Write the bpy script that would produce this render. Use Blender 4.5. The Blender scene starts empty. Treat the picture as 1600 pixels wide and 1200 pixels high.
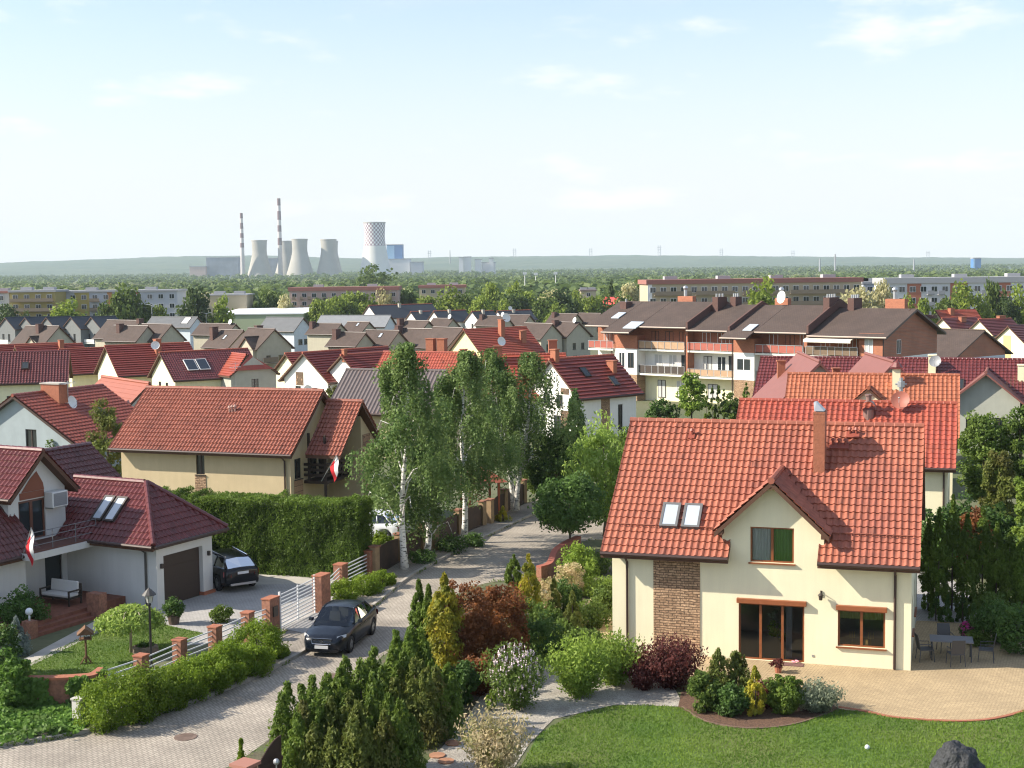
import bpy, bmesh, math, random
import numpy as np
from mathutils import Vector, Matrix, noise as mnoise
S = bpy.context.scene
COL = S.collection
R = math.radians
rnd = random.Random(11)

# ------------------------------------------------------------------ camera
CF, CP, CR, CH = 2200.0, math.atan(178 / 2200.0), -0.012, 14.3
def ray(x, y):
    a, b = x - 800.0, y - 600.0
    a, b = a * math.cos(CR) + b * math.sin(CR), -a * math.sin(CR) + b * math.cos(CR)
    u, v = a / CF, b / CF
    return (u, math.cos(CP) - v * math.sin(CP), -(math.sin(CP) + v * math.cos(CP)))
TY = [0, 72, 225, 520, 2600, 3400, 4200, 9000]
TZ = [0, 0, -3.3, -7.2, -7.2, 0, 6, 6]
def gz(Y):
    return float(np.interp(Y, TY, TZ))
def at(x, y, Y):
    d = ray(x, y); t = Y / d[1]
    return Vector((d[0] * t, Y, CH + d[2] * t))
def gnd(x, y):
    lo, hi = 5.0, 3000.0
    for _ in range(50):
        m = (lo + hi) / 2
        if at(x, y, m).z > gz(m): lo = m
        else: hi = m
    return at(x, y, m)
def onx(x, y, z):
    d = ray(x, y); t = (z - CH) / d[2]
    return Vector((d[0] * t, d[1] * t, z))

cam = bpy.data.cameras.new('camera'); camo = bpy.data.objects.new('camera', cam); COL.objects.link(camo)
cam.sensor_width = 36; cam.sensor_fit = 'HORIZONTAL'; cam.lens = 36 * CF / 1600
cam.clip_start = 0.5; cam.clip_end = 40000
camo.matrix_world = Matrix.Translation((0, 0, CH)) @ Matrix.Rotation(math.pi / 2 - CP, 4, 'X') @ Matrix.Rotation(CR, 4, 'Z')
S.camera = camo

# ------------------------------------------------------------------ objects
def tag(o, label=None, cat=None, group=None, kind=None):
    if label: o['label'] = label
    if cat: o['category'] = cat
    if group: o['group'] = group
    if kind: o['kind'] = kind
    return o
def thing(name, label, cat, loc=(0, 0, 0), rz=0.0, group=None):
    o = bpy.data.objects.new(name, None); COL.objects.link(o)
    o.empty_display_size = 0.3
    o.location = loc; o.rotation_euler = (0, 0, rz)
    return tag(o, label, cat, group)
KIDS = {}
def link(o, parent=None):
    COL.objects.link(o)
    if parent is not None:
        o.parent = parent
        KIDS.setdefault(parent.name, []).append(o)
    return o
def dup(root, loc, rz=0.0, label=None, group=None, scale=None):
    r = root.copy(); COL.objects.link(r); r.location = loc; r.rotation_euler = (0, 0, rz)
    if scale is not None: r.scale = scale if hasattr(scale, '__len__') else (scale,) * 3
    if label: r['label'] = label
    if group: r['group'] = group
    for ch in list(KIDS.get(root.name, [])):
        c = ch.copy(); link(c, r)
        for g in list(KIDS.get(ch.name, [])):
            d = g.copy(); link(d, c)
    return r

class MB:
    def __init__(s): s.v = []; s.f = []; s.m = []; s.t = []; s.cur = 0
    def mat(s, i): s.cur = i; return s
    def add(s, vs, fs, ts=None):
        b = len(s.v); s.v += [tuple(p) for p in vs]
        for f in fs: s.f.append(tuple(b + i for i in f)); s.m.append(s.cur)
        s.t += ts if ts is not None else [0.0] * len(fs)
        return s
    def poly(s, pts): return s.add(pts, [tuple(range(len(pts)))])
    def hexa(s, p):  # 8 points: bottom ring 0-3, top ring 4-7
        return s.add(p, [(3, 2, 1, 0), (4, 5, 6, 7), (0, 1, 5, 4), (1, 2, 6, 5), (2, 3, 7, 6), (3, 0, 4, 7)])
    def box(s, x0, y0, z0, x1, y1, z1):
        return s.hexa([(x0, y0, z0), (x1, y0, z0), (x1, y1, z0), (x0, y1, z0), (x0, y0, z1), (x1, y0, z1), (x1, y1, z1), (x0, y1, z1)])
    def obox(s, c, sz, rz=0.0, taper=1.0):
        ca, sa = math.cos(rz), math.sin(rz); P = []
        for z, k in ((0, 1), (sz[2], taper)):
            for x, y in ((-1, -1), (1, -1), (1, 1), (-1, 1)):
                a, b = x * sz[0] / 2 * k, y * sz[1] / 2 * k
                P.append((c[0] + a * ca - b * sa, c[1] + a * sa + b * ca, c[2] + z))
        return s.hexa(P)
    def tube(s, pts, r, n=8, cap=True):
        pts = [Vector(p) for p in pts]; rs = r if hasattr(r, '__len__') else [r] * len(pts)
        rings = []
        for i, p in enumerate(pts):
            a = pts[max(i - 1, 0)]; b = pts[min(i + 1, len(pts) - 1)]
            t = (b - a).normalized()
            u = t.cross(Vector((0, 0, 1))) if abs(t.z) < 0.95 else t.cross(Vector((1, 0, 0)))
            u.normalize(); w = t.cross(u)
            rings.append([p + (u * math.cos(2 * math.pi * k / n) + w * math.sin(2 * math.pi * k / n)) * rs[i] for k in range(n)])
        vs = [q for g in rings for q in g]; fs = []
        for i in range(len(pts) - 1):
            for k in range(n):
                fs.append((i * n + k, i * n + (k + 1) % n, (i + 1) * n + (k + 1) % n, (i + 1) * n + k))
        if cap:
            fs.append(tuple(range(n))[::-1]); fs.append(tuple((len(pts) - 1) * n + k for k in range(n)))
        return s.add(vs, fs)
    def lathe(s, prof, n=24, c=(0, 0, 0), cap=True):
        vs = [(c[0] + r * math.cos(2 * math.pi * k / n), c[1] + r * math.sin(2 * math.pi * k / n), c[2] + z) for r, z in prof for k in range(n)]
        fs = []
        for i in range(len(prof) - 1):
            for k in range(n):
                fs.append((i * n + k, i * n + (k + 1) % n, (i + 1) * n + (k + 1) % n, (i + 1) * n + k))
        if cap:
            fs.append(tuple(range(n))[::-1]); fs.append(tuple((len(prof) - 1) * n + k for k in range(n)))
        return s.add(vs, fs)
    def prism(s, poly, z0, z1):
        n = len(poly)
        vs = [(x, y, z0) for x, y in poly] + [(x, y, z1) for x, y in poly]
        return s.add(vs, [tuple(range(n))[::-1], tuple(range(n, 2 * n))] + [(i, (i + 1) % n, n + (i + 1) % n, n + i) for i in range(n)])
    def sphere(s, c, r, n=10, m=7, sq=(1, 1, 1)):
        prof = []
        for i in range(m + 1):
            a = -math.pi / 2 + math.pi * i / m
            prof.append((max(math.cos(a), 0.001), math.sin(a)))
        b = len(s.v); s.lathe(prof, n, (0, 0, 0), False)
        for i in range(b, len(s.v)):
            x, y, z = s.v[i]; s.v[i] = (c[0] + x * r * sq[0], c[1] + y * r * sq[1], c[2] + z * r * sq[2])
        return s
    def build(s, name, mats, parent=None, smooth=False, loc=None, clips=None, bevel=0.0, recalc=False, rz=None):
        me = bpy.data.meshes.new(name); me.from_pydata(s.v, [], s.f)
        mats = mats if isinstance(mats, (list, tuple)) else [mats]
        for m in mats: me.materials.append(m)
        if len(mats) > 1: me.polygons.foreach_set('material_index', s.m)
        if any(s.t): me.attributes.new('tile', 'FLOAT', 'FACE').data.foreach_set('value', s.t)
        if smooth: me.polygons.foreach_set('use_smooth', [True] * len(me.polygons))
        if clips or bevel or recalc:
            bm = bmesh.new(); bm.from_mesh(me)
            for co, no in (clips or []):
                bmesh.ops.bisect_plane(bm, geom=bm.verts[:] + bm.edges[:] + bm.faces[:], plane_co=co, plane_no=no, clear_outer=True)
            if bevel:
                bmesh.ops.bevel(bm, geom=bm.edges[:], offset=bevel, segments=1, affect='EDGES')
            if recalc: bmesh.ops.recalc_face_normals(bm, faces=bm.faces[:])
            bm.to_mesh(me); bm.free()
        me.update()
        o = bpy.data.objects.new(name, me)
        if loc is not None: o.location = loc
        if rz is not None: o.rotation_euler = (0, 0, rz)
        link(o, parent); return o

# ------------------------------------------------------------------ materials
MATS = {}
def nodes(name):
    m = bpy.data.materials.new(name); m.use_nodes = True
    nt = m.node_tree; b = nt.nodes['Principled BSDF']
    return m, nt, b
def mat(name, col, rough=0.7, var=0.0, vscale=1.5, col2=None, c2scale=0.6, bump=0.0, bscale=12.0, metal=0.0, spec=0.5, coat=0.0, detail=4, streak=0.0):
    if name in MATS: return MATS[name]
    m, nt, b = nodes(name); N = nt.nodes; K = nt.links
    b.inputs['Roughness'].default_value = rough; b.inputs['Metallic'].default_value = metal
    b.inputs['Specular IOR Level'].default_value = spec; b.inputs['Coat Weight'].default_value = coat
    b.inputs['Base Color'].default_value = (*col, 1)
    if var or col2 or bump:
        tc = N.new('ShaderNodeTexCoord')
    if var or col2:
        n1 = N.new('ShaderNodeTexNoise'); n1.inputs['Scale'].default_value = vscale; n1.inputs['Detail'].default_value = detail
        K.new(tc.outputs['Object'], n1.inputs['Vector'])
        mr = N.new('ShaderNodeMapRange'); mr.inputs[1].default_value = 0.3; mr.inputs[2].default_value = 0.7
        mr.inputs[3].default_value = 1 - var; mr.inputs[4].default_value = 1 + var
        K.new(n1.outputs['Fac'], mr.inputs[0])
        mul = N.new('ShaderNodeMix'); mul.data_type = 'RGBA'; mul.blend_type = 'MULTIPLY'; mul.inputs[0].default_value = 1
        mul.inputs[6].default_value = (*col, 1)
        K.new(mr.outputs[0], mul.inputs[7])
        if col2:
            n2 = N.new('ShaderNodeTexNoise'); n2.inputs['Scale'].default_value = c2scale; n2.inputs['Detail'].default_value = 5
            K.new(tc.outputs['Object'], n2.inputs['Vector'])
            r2 = N.new('ShaderNodeMapRange'); r2.inputs[1].default_value = 0.42; r2.inputs[2].default_value = 0.62
            K.new(n2.outputs['Fac'], r2.inputs[0])
            mx = N.new('ShaderNodeMix'); mx.data_type = 'RGBA'; mx.inputs[6].default_value = (*col, 1); mx.inputs[7].default_value = (*col2, 1)
            K.new(r2.outputs[0], mx.inputs[0]); K.new(mx.outputs[2], mul.inputs[6])
        out = mul.outputs[2]
        if 'tile' in name:
            aa = N.new('ShaderNodeAttribute'); aa.attribute_name = 'tile'; ad = N.new('ShaderNodeMath'); ad.operation = 'ADD'; ad.inputs[1].default_value = 1.0; K.new(aa.outputs['Fac'], ad.inputs[0])
            m3 = N.new('ShaderNodeMix'); m3.data_type = 'RGBA'; m3.blend_type = 'MULTIPLY'; m3.inputs[0].default_value = 1; K.new(out, m3.inputs[6]); K.new(ad.outputs[0], m3.inputs[7]); out = m3.outputs[2]
            streak = streak or .10
        if streak:
            mp = N.new('ShaderNodeMapping'); mp.inputs['Scale'].default_value = (3.2, 3.2 if 'tile' not in name else .5, .3); K.new(tc.outputs['Object'], mp.inputs[0])
            n4 = N.new('ShaderNodeTexNoise'); n4.inputs['Scale'].default_value = 1.0; n4.inputs['Detail'].default_value = 7; n4.inputs['Roughness'].default_value = .65; K.new(mp.outputs[0], n4.inputs[0])
            r4 = N.new('ShaderNodeMapRange'); r4.inputs[1].default_value = .35; r4.inputs[2].default_value = .75; r4.inputs[3].default_value = 1.03; r4.inputs[4].default_value = 1 - streak * 1.6; K.new(n4.outputs['Fac'], r4.inputs[0])
            m4 = N.new('ShaderNodeMix'); m4.data_type = 'RGBA'; m4.blend_type = 'MULTIPLY'; m4.inputs[0].default_value = 1; K.new(out, m4.inputs[6]); K.new(r4.outputs[0], m4.inputs[7]); out = m4.outputs[2]
        K.new(out, b.inputs['Base Color'])
    if bump:
        nb = N.new('ShaderNodeTexNoise'); nb.inputs['Scale'].default_value = bscale; nb.inputs['Detail'].default_value = 6
        K.new(tc.outputs['Object'], nb.inputs['Vector'])
        bp = N.new('ShaderNodeBump'); bp.inputs['Strength'].default_value = bump; bp.inputs['Distance'].default_value = 0.05
        K.new(nb.outputs['Fac'], bp.inputs['Height']); K.new(bp.outputs[0], b.inputs['Normal'])
    MATS[name] = m; return m
def brickmat(name, c1, c2, mortar, bw, bh, msize=0.01, rough=0.8, rot=(0, 0, 0), off=0.5, bump=0.5, var=0.12, big=0.15, distort=0.0):
    """Coursed pattern (bricks, pavers, stone) in object space."""
    m, nt, b = nodes(name); N = nt.nodes; K = nt.links
    tc = N.new('ShaderNodeTexCoord'); mp = N.new('ShaderNodeMapping'); mp.inputs['Rotation'].default_value = rot
    K.new(tc.outputs['Object'], mp.inputs['Vector'])
    src = mp.outputs[0]
    if distort:
        nz = N.new('ShaderNodeTexNoise'); nz.inputs['Scale'].default_value = 3; K.new(tc.outputs['Object'], nz.inputs['Vector'])
        va = N.new('ShaderNodeVectorMath'); va.operation = 'MULTIPLY_ADD'; va.inputs[1].default_value = (distort,) * 3
        K.new(nz.outputs['Color'], va.inputs[0]); K.new(src, va.inputs[2]); src = va.outputs[0]
    br = N.new('ShaderNodeTexBrick'); br.inputs['Color1'].default_value = (*c1, 1); br.inputs['Color2'].default_value = (*c2, 1)
    br.inputs['Mortar'].default_value = (*mortar, 1); br.inputs['Scale'].default_value = 1.0
    br.inputs['Mortar Size'].default_value = msize; br.inputs['Brick Width'].default_value = bw; br.inputs['Row Height'].default_value = bh
    br.offset = off
    K.new(src, br.inputs['Vector'])
    n1 = N.new('ShaderNodeTexNoise'); n1.inputs['Scale'].default_value = 0.5; n1.inputs['Detail'].default_value = 6
    K.new(tc.outputs['Object'], n1.inputs['Vector'])
    mr = N.new('ShaderNodeMapRange'); mr.inputs[1].default_value = 0.3; mr.inputs[2].default_value = 0.7
    mr.inputs[3].default_value = 1 - big; mr.inputs[4].default_value = 1 + big
    K.new(n1.outputs['Fac'], mr.inputs[0])
    n2 = N.new('ShaderNodeTexNoise'); n2.inputs['Scale'].default_value = 14; K.new(tc.outputs['Object'], n2.inputs['Vector'])
    m2 = N.new('ShaderNodeMapRange'); m2.inputs[1].default_value = 0.3; m2.inputs[2].default_value = 0.7
    m2.inputs[3].default_value = 1 - var; m2.inputs[4].default_value = 1 + var; K.new(n2.outputs['Fac'], m2.inputs[0])
    mm = N.new('ShaderNodeMath'); mm.operation = 'MULTIPLY'; K.new(mr.outputs[0], mm.inputs[0]); K.new(m2.outputs[0], mm.inputs[1])
    mul = N.new('ShaderNodeMix'); mul.data_type = 'RGBA'; mul.blend_type = 'MULTIPLY'; mul.inputs[0].default_value = 1
    K.new(br.outputs['Color'], mul.inputs[6]); K.new(mm.outputs[0], mul.inputs[7]); K.new(mul.outputs[2], b.inputs['Base Color'])
    b.inputs['Roughness'].default_value = rough
    if bump:
        bp = N.new('ShaderNodeBump'); bp.inputs['Strength'].default_value = bump; bp.inputs['Distance'].default_value = 0.02; bp.invert = True
        K.new(br.outputs['Fac'], bp.inputs['Height']); K.new(bp.outputs[0], b.inputs['Normal'])
    MATS[name] = m; return m
def leafmat(name, ca, cb, cc=None, trans=0.42, rough=0.6, nscale=0.7):
    """Foliage: a random tint per leaf (stored on the mesh) between two greens, plus patches of a third."""
    if name in MATS: return MATS[name]
    m, nt, b = nodes(name); N = nt.nodes; K = nt.links
    at_ = N.new('ShaderNodeAttribute'); at_.attribute_name = 'tint'
    mx = N.new('ShaderNodeMix'); mx.data_type = 'RGBA'; mx.inputs[6].default_value = (*ca, 1); mx.inputs[7].default_value = (*cb, 1)
    K.new(at_.outputs['Fac'], mx.inputs[0]); out = mx.outputs[2]
    if cc:
        tc = N.new('ShaderNodeTexCoord'); nz = N.new('ShaderNodeTexNoise'); nz.inputs['Scale'].default_value = nscale; nz.inputs['Detail'].default_value = 3
        K.new(tc.outputs['Object'], nz.inputs['Vector'])
        mr = N.new('ShaderNodeMapRange'); mr.inputs[1].default_value = 0.45; mr.inputs[2].default_value = 0.65; K.new(nz.outputs['Fac'], mr.inputs[0])
        m2 = N.new('ShaderNodeMix'); m2.data_type = 'RGBA'; m2.inputs[7].default_value = (*cc, 1)
        K.new(mr.outputs[0], m2.inputs[0]); K.new(out, m2.inputs[6]); out = m2.outputs[2]
    oi = N.new('ShaderNodeObjectInfo'); hs = N.new('ShaderNodeHueSaturation')
    r1 = N.new('ShaderNodeMapRange'); r1.inputs[3].default_value = 0.85; r1.inputs[4].default_value = 1.15; K.new(oi.outputs['Random'], r1.inputs[0])
    K.new(r1.outputs[0], hs.inputs['Value']); K.new(out, hs.inputs['Color']); out = hs.outputs[0]
    K.new(out, b.inputs['Base Color']); b.inputs['Roughness'].default_value = rough; b.inputs['Specular IOR Level'].default_value = 0.3
    tr = N.new('ShaderNodeBsdfTranslucent'); K.new(out, tr.inputs['Color'])
    ms = N.new('ShaderNodeMixShader'); ms.inputs[0].default_value = trans
    K.new(b.outputs[0], ms.inputs[1]); K.new(tr.outputs[0], ms.inputs[2])
    K.new(ms.outputs[0], nt.nodes['Material Output'].inputs['Surface'])
    MATS[name] = m; return m
def glassmat(name, tint=(0.5, 0.55, 0.55), rough=0.02):
    if name in MATS: return MATS[name]
    m, nt, b = nodes(name); N = nt.nodes; K = nt.links
    t = N.new('ShaderNodeBsdfTransparent'); t.inputs[0].default_value = (*tint, 1)
    g = N.new('ShaderNodeBsdfGlossy'); g.inputs['Roughness'].default_value = rough; g.inputs['Color'].default_value = (0.9, 0.95, 1, 1)
    fr = N.new('ShaderNodeFresnel'); fr.inputs[0].default_value = 1.6
    ms = N.new('ShaderNodeMixShader'); K.new(fr.outputs[0], ms.inputs[0]); K.new(t.outputs[0], ms.inputs[1]); K.new(g.outputs[0], ms.inputs[2])
    K.new(ms.outputs[0], nt.nodes['Material Output'].inputs['Surface'])
    MATS[name] = m; return m

PANE = mat('window_glass_dark', (0.025, 0.032, 0.035), 0.06, spec=0.8)
PANE_SKY = mat('skylight_glass', (0.45, 0.5, 0.55), 0.08, spec=0.9, var=0.08, vscale=0.8)
GLASS = glassmat('window_glass_clear', (0.85, 0.88, 0.87))
WOODF = mat('window_frame_oak', (0.23, 0.075, 0.025), 0.45, var=0.15, vscale=6)
WHITEF = mat('window_frame_white', (0.72, 0.72, 0.7), 0.5)
DARKF = mat('window_frame_dark', (0.04, 0.028, 0.022), 0.5)
GUT = mat('gutter_brown', (0.055, 0.03, 0.024), 0.45)
GREYM = mat('galvanised_metal', (0.45, 0.46, 0.47), 0.4, metal=0.7)
CREAM = mat('render_cream', (0.80, 0.74, 0.52), 0.9, var=0.03, vscale=0.8, bump=0.15, bscale=40, streak=0.035)
TAN = mat('render_tan', (0.52, 0.42, 0.26), 0.9, var=0.05, vscale=1.2, bump=0.25, bscale=30, streak=0.035)
WHITE = mat('render_white', (0.78, 0.77, 0.72), 0.9, var=0.04, vscale=0.7, bump=0.1, bscale=30, streak=0.035)
OFFW = mat('render_offwhite', (0.70, 0.68, 0.60), 0.9, var=0.05, vscale=0.8, bump=0.1, bscale=30, streak=0.035)
YELLOW = mat('render_yellow', (0.78, 0.68, 0.36), 0.9, var=0.04, streak=0.035)
PALEY = mat('render_pale_yellow', (0.80, 0.75, 0.50), 0.9, var=0.04, streak=0.035)
GREYG = mat('render_grey_green', (0.40, 0.41, 0.35), 0.9, var=0.05, streak=0.035)
BEIGE = mat('render_beige', (0.42, 0.39, 0.30), 0.9, var=0.05, streak=0.035)
GREYS = mat('render_shaded_grey', (0.30, 0.35, 0.37), 0.9, var=0.05, streak=0.03)  # darker copy of the blue grey render; the wall's shade is in its colour
WHITE_SHADE = mat('render_white_shade', (0.60, 0.59, 0.56), 0.9, var=0.04, vscale=0.7, bump=0.1, bscale=30, streak=0.035)  # white lowered for one house; part of its shade is put into the colour
TILE_Q = mat('clay_tile_worn_red', (0.26, 0.068, 0.045), 0.4, var=0.18, vscale=5)
GREYB = mat('render_blue_grey', (0.55, 0.6, 0.64), 0.9, var=0.05, streak=0.035)
TILE_O = mat('clay_tile_orange_red', (0.345, 0.108, 0.062), 0.65, var=0.16, vscale=5, col2=(0.285, 0.088, 0.056), c2scale=0.35, detail=8)
TILE_M = mat('clay_tile_terracotta', (0.305, 0.100, 0.062), 0.55, var=0.15, vscale=5, col2=(0.26, 0.082, 0.052), c2scale=0.4, detail=8)
TILE_R = mat('clay_tile_red', (0.33, 0.066, 0.040), 0.55, var=0.16, vscale=5, col2=(0.33, 0.075, 0.04), c2scale=0.5, detail=8)
TILE_S = mat('clay_tile_bright_orange', (0.355, 0.112, 0.054), 0.55, var=0.14, vscale=5, detail=8)
TILE_D = mat('glazed_tile_dark_red', (0.10, 0.026, 0.022), 0.28, var=0.15, vscale=5, spec=0.7)
TILE_W = mat('glazed_tile_wine_red', (0.125, 0.026, 0.025), 0.35, var=0.15, vscale=5, spec=0.6)
TILE_C = mat('tile_carmine', (0.205, 0.038, 0.028), 0.5, var=0.12, vscale=5)
TILE_P = mat('sheet_roof_dusty_red', (0.20, 0.075, 0.06), 0.6, var=0.06, vscale=2)
TILE_T = mat('sheet_roof_orange_red', (0.29, 0.085, 0.05), 0.6, var=0.06, vscale=2)
TILE_B = brickmat('shingle_brown', (0.082, 0.056, 0.044), (0.068, 0.046, 0.037), (0.045, 0.031, 0.026), 0.3, 0.22, 0.02, rough=0.85, bump=0.3, var=0.1)
TILE_G = mat('sheet_roof_grey_brown', (0.12, 0.095, 0.09), 0.5, var=0.1, vscale=2)
TILE_K = mat('slate_navy', (0.028, 0.034, 0.045), 0.6, var=0.15, vscale=3)
TILE_A = mat('sheet_roof_ash_grey', (0.11, 0.115, 0.12), 0.6, var=0.1, vscale=1)
SOFFIT = mat('soffit_wood_brown', (0.10, 0.045, 0.025), 0.7, var=0.1, vscale=4)
FASC_R = mat('verge_board_red', (0.36, 0.09, 0.05), 0.6, var=0.06)
STONE = brickmat('split_stone', (0.50, 0.33, 0.20), (0.33, 0.205, 0.12), (0.14, 0.09, 0.055), 0.31, 0.095, 0.014, rough=0.9, rot=(R(90), 0, 0), bump=1.0, var=0.35, distort=0.10)
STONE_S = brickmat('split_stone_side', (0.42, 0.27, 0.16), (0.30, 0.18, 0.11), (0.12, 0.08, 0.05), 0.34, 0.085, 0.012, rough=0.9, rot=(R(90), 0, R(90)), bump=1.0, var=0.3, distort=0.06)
BRICK = mat('brick_red_pier', (0.29, 0.13, 0.08), 0.85, var=0.25, vscale=9, bump=0.4, bscale=16, col2=(0.22, 0.10, 0.065), c2scale=3)
BRICKC = mat('chimney_brick', (0.33, 0.12, 0.065), 0.85, var=0.12, vscale=7, bump=0.3, bscale=18)
BRICKD = mat('chimney_dark_brown', (0.10, 0.05, 0.04), 0.8, var=0.15, vscale=5)
BRICKW = brickmat('facade_brick_orange', (0.42, 0.15, 0.075), (0.34, 0.115, 0.06), (0.3, 0.15, 0.1), 0.25, 0.075, 0.008, rot=(R(90), 0, 0), bump=0.2)
REDPL = mat('render_brick_red', (0.33, 0.10, 0.065), 0.9, var=0.08)
SUNS, SKYS, SKYW, EXPO, HAZE = 4.8, 0.13, 3.95, 0.88, 6.5e-5
# ------------------------------------------------------------------ foliage
def npmesh(name, V, nq, mats, tint=None, parent=None, loc=None, core=None, mi=None):
    """Mesh from quads (numpy) plus optional core (verts, faces)."""
    me = bpy.data.meshes.new(name)
    me.vertices.add(nq * 4); me.vertices.foreach_set('co', V.astype(np.float32).ravel())
    me.loops.add(nq * 4); me.loops.foreach_set('vertex_index', np.arange(nq * 4, dtype=np.int32))
    me.polygons.add(nq); me.polygons.foreach_set('loop_start', np.arange(0, nq * 4, 4, dtype=np.int32))
    me.polygons.foreach_set('loop_total', np.full(nq, 4, dtype=np.int32))
    for m in (mats if isinstance(mats, (list, tuple)) else [mats]): me.materials.append(m)
    if mi is not None: me.polygons.foreach_set('material_index', mi.astype(np.int32))
    a = me.attributes.new('tint', 'FLOAT', 'FACE')
    if tint is None: tint = np.random.default_rng(1).random(nq)
    a.data.foreach_set('value', tint.astype(np.float32))
    me.update(calc_edges=True)
    o = bpy.data.objects.new(name, me)
    if loc is not None: o.location = loc
    return link(o, parent)
def unit(a):
    return a / np.maximum(np.linalg.norm(a, axis=1, keepdims=True), 1e-9)
def leafquads(P, Nn, L, Wd, rg, bias=0.6, droop=None):
    n = len(P)
    nr = unit(Nn * bias + unit(rg.normal(size=(n, 3))) * (1.0))
    t = rg.normal(size=(n, 3))
    if droop is not None: t = t * 0.6 + np.array(droop)
    a = unit(t - nr * np.sum(t * nr, axis=1, keepdims=True)); b = np.cross(nr, a)
    s = (0.7 + 0.6 * rg.random((n, 1)))
    a = a * L * s / 2; b = b * Wd * s / 2
    return np.stack([P - a, P + b - a * 0.1, P + a, P - b - a * 0.1], axis=1).reshape(-1, 3)
def clumps(C, rc, n, rg, sq=(1, 1, 1), shell=0.5):
    """n leaf points spread over clump spheres; returns points and outward normals, clump id"""
    k = len(C); idx = rg.integers(0, k, n)
    d = unit(rg.normal(size=(n, 3))); d[:, 2] = d[:, 2] * 0.9 + 0.1
    rad = (shell + (1 - shell) * rg.random((n, 1)) ** 0.7) * np.asarray(rc)[idx].reshape(-1, 1)
    P = C[idx] + d * rad * np.array(sq)
    return P, d, idx
def ctint(idx, k, n, rg, a=0.55):
    ct = rg.random(k); return np.clip(a * ct[idx] + (1 - a) * rg.random(n), 0, 1)
def crown_round(rg, rx, rz, k, rc, n, size, zc, flat=0.0, aspect=1.7, droop=None, hollow=0.45, ry=None):
    """Rounded, uneven crown: clumps scattered over an irregular ellipsoid."""
    d = unit(rg.normal(size=(k, 3)))
    rad = (hollow + (1 - hollow) * rg.random((k, 1)) ** 0.5) * (0.82 + 0.3 * rg.random((k, 1)))
    C = d * rad * np.array([rx, ry or rx, rz]); C[:, 2] = np.where(C[:, 2] < 0, C[:, 2] * (1 - flat), C[:, 2]) + zc
    rcs = rc * (0.65 + 0.7 * rg.random(k))
    P, N_, idx = clumps(C, rcs, n, rg)
    out = unit(P - np.array([0, 0, zc - rz * 0.3]))
    V = leafquads(P, unit(N_ + out * 0.7), size * aspect ** 0.5, size / aspect ** 0.5, rg, 0.9, droop)
    return V, ctint(idx, k, n, rg)
def crown_cone(rg, r, h, n, size, z0=0.0, power=0.8, k=None, rag=0.18, aspect=2.2, up=1.0, tipr=0.03, lean=0.0):
    """Conifer / thuja: points over a ragged cone or flame profile with upright sprays."""
    k = k or max(24, n // 60)
    t = rg.random(k) ** 0.85; ang = rg.random(k) * 2 * math.pi
    if power >= 1.5:   # column / flame
        prof = np.minimum(1.0, (1 - t) * 2.4) ** 0.75 * (0.72 + 0.28 * np.sin(np.clip(t * 3.0, 0, math.pi)))
    else:
        prof = (1 - t) ** power
    rr = np.maximum(r * prof, tipr) * (1 - rag + 1.6 * rag * rg.random(k))
    C = np.stack([np.cos(ang) * rr * 0.8, np.sin(ang) * rr * 0.8, z0 + t * h], axis=1)
    rc = np.maximum(0.10 * r, 0.34 * rr) * (0.7 + 0.6 * rg.random(k))
    P, N_, idx = clumps(C, rc, n, rg, (1, 1, 1.9), 0.35)
    P[:, 0] += lean * (P[:, 2] - z0)
    P[:, 2] = np.maximum(P[:, 2], z0 + 0.02)
    out = np.stack([np.cos(ang)[idx], np.sin(ang)[idx], np.full(n, 0.35)], axis=1)
    V = leafquads(P, unit(out + 0.5 * N_), size * aspect ** 0.5, size / aspect ** 0.5, rg, 1.0, (0, 0, up) if up else None)
    return V, ctint(idx, k, n, rg)
def put(name, V, t, m, parent=None, loc=None):
    return npmesh(name, V, len(V) // 4, m, t, parent, loc)
def trunk_mb(rg, h, r, lean=(0, 0), branches=5, spread=1.0, b0=0.45, seg=7, n=7):
    mb = MB(); pts = []
    for i in range(seg + 1):
        f = i / seg
        pts.append((lean[0] * f + 0.03 * h * math.sin(f * 5 + rg.random()) * 0.3, lean[1] * f + 0.02 * h * math.cos(f * 4) * 0.3 - 0.02 * h * 0.3, h * f))
    rs = [r * (1.25 if i == 0 else 1) * (1 - 0.85 * i / seg) for i in range(seg + 1)]
    mb.tube(pts, rs, n)
    for b in range(branches):
        f = b0 + (0.95 - b0) * (b + rg.random() * 0.5) / branches
        i = min(int(f * seg), seg - 1); g = f * seg - i
        p = Vector(pts[i]).lerp(Vector(pts[i + 1]), g)
        a = b * 2.4 + rg.random(); l = spread * (1.1 - f) * (0.8 + 0.4 * rg.random())
        q = p + Vector((math.cos(a) * l, math.sin(a) * l, l * 0.9)); mid = p.lerp(q, 0.5) + Vector((0, 0, -0.06 * l))
        r0 = r * (1 - 0.85 * f) * 0.65
        mb.tube([p, mid, q], [r0, r0 * 0.7, r0 * 0.25], 5, False)
    return mb
BARK = mat('bark_brown', (0.10, 0.075, 0.055), 0.9, var=0.3, vscale=8)
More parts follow.
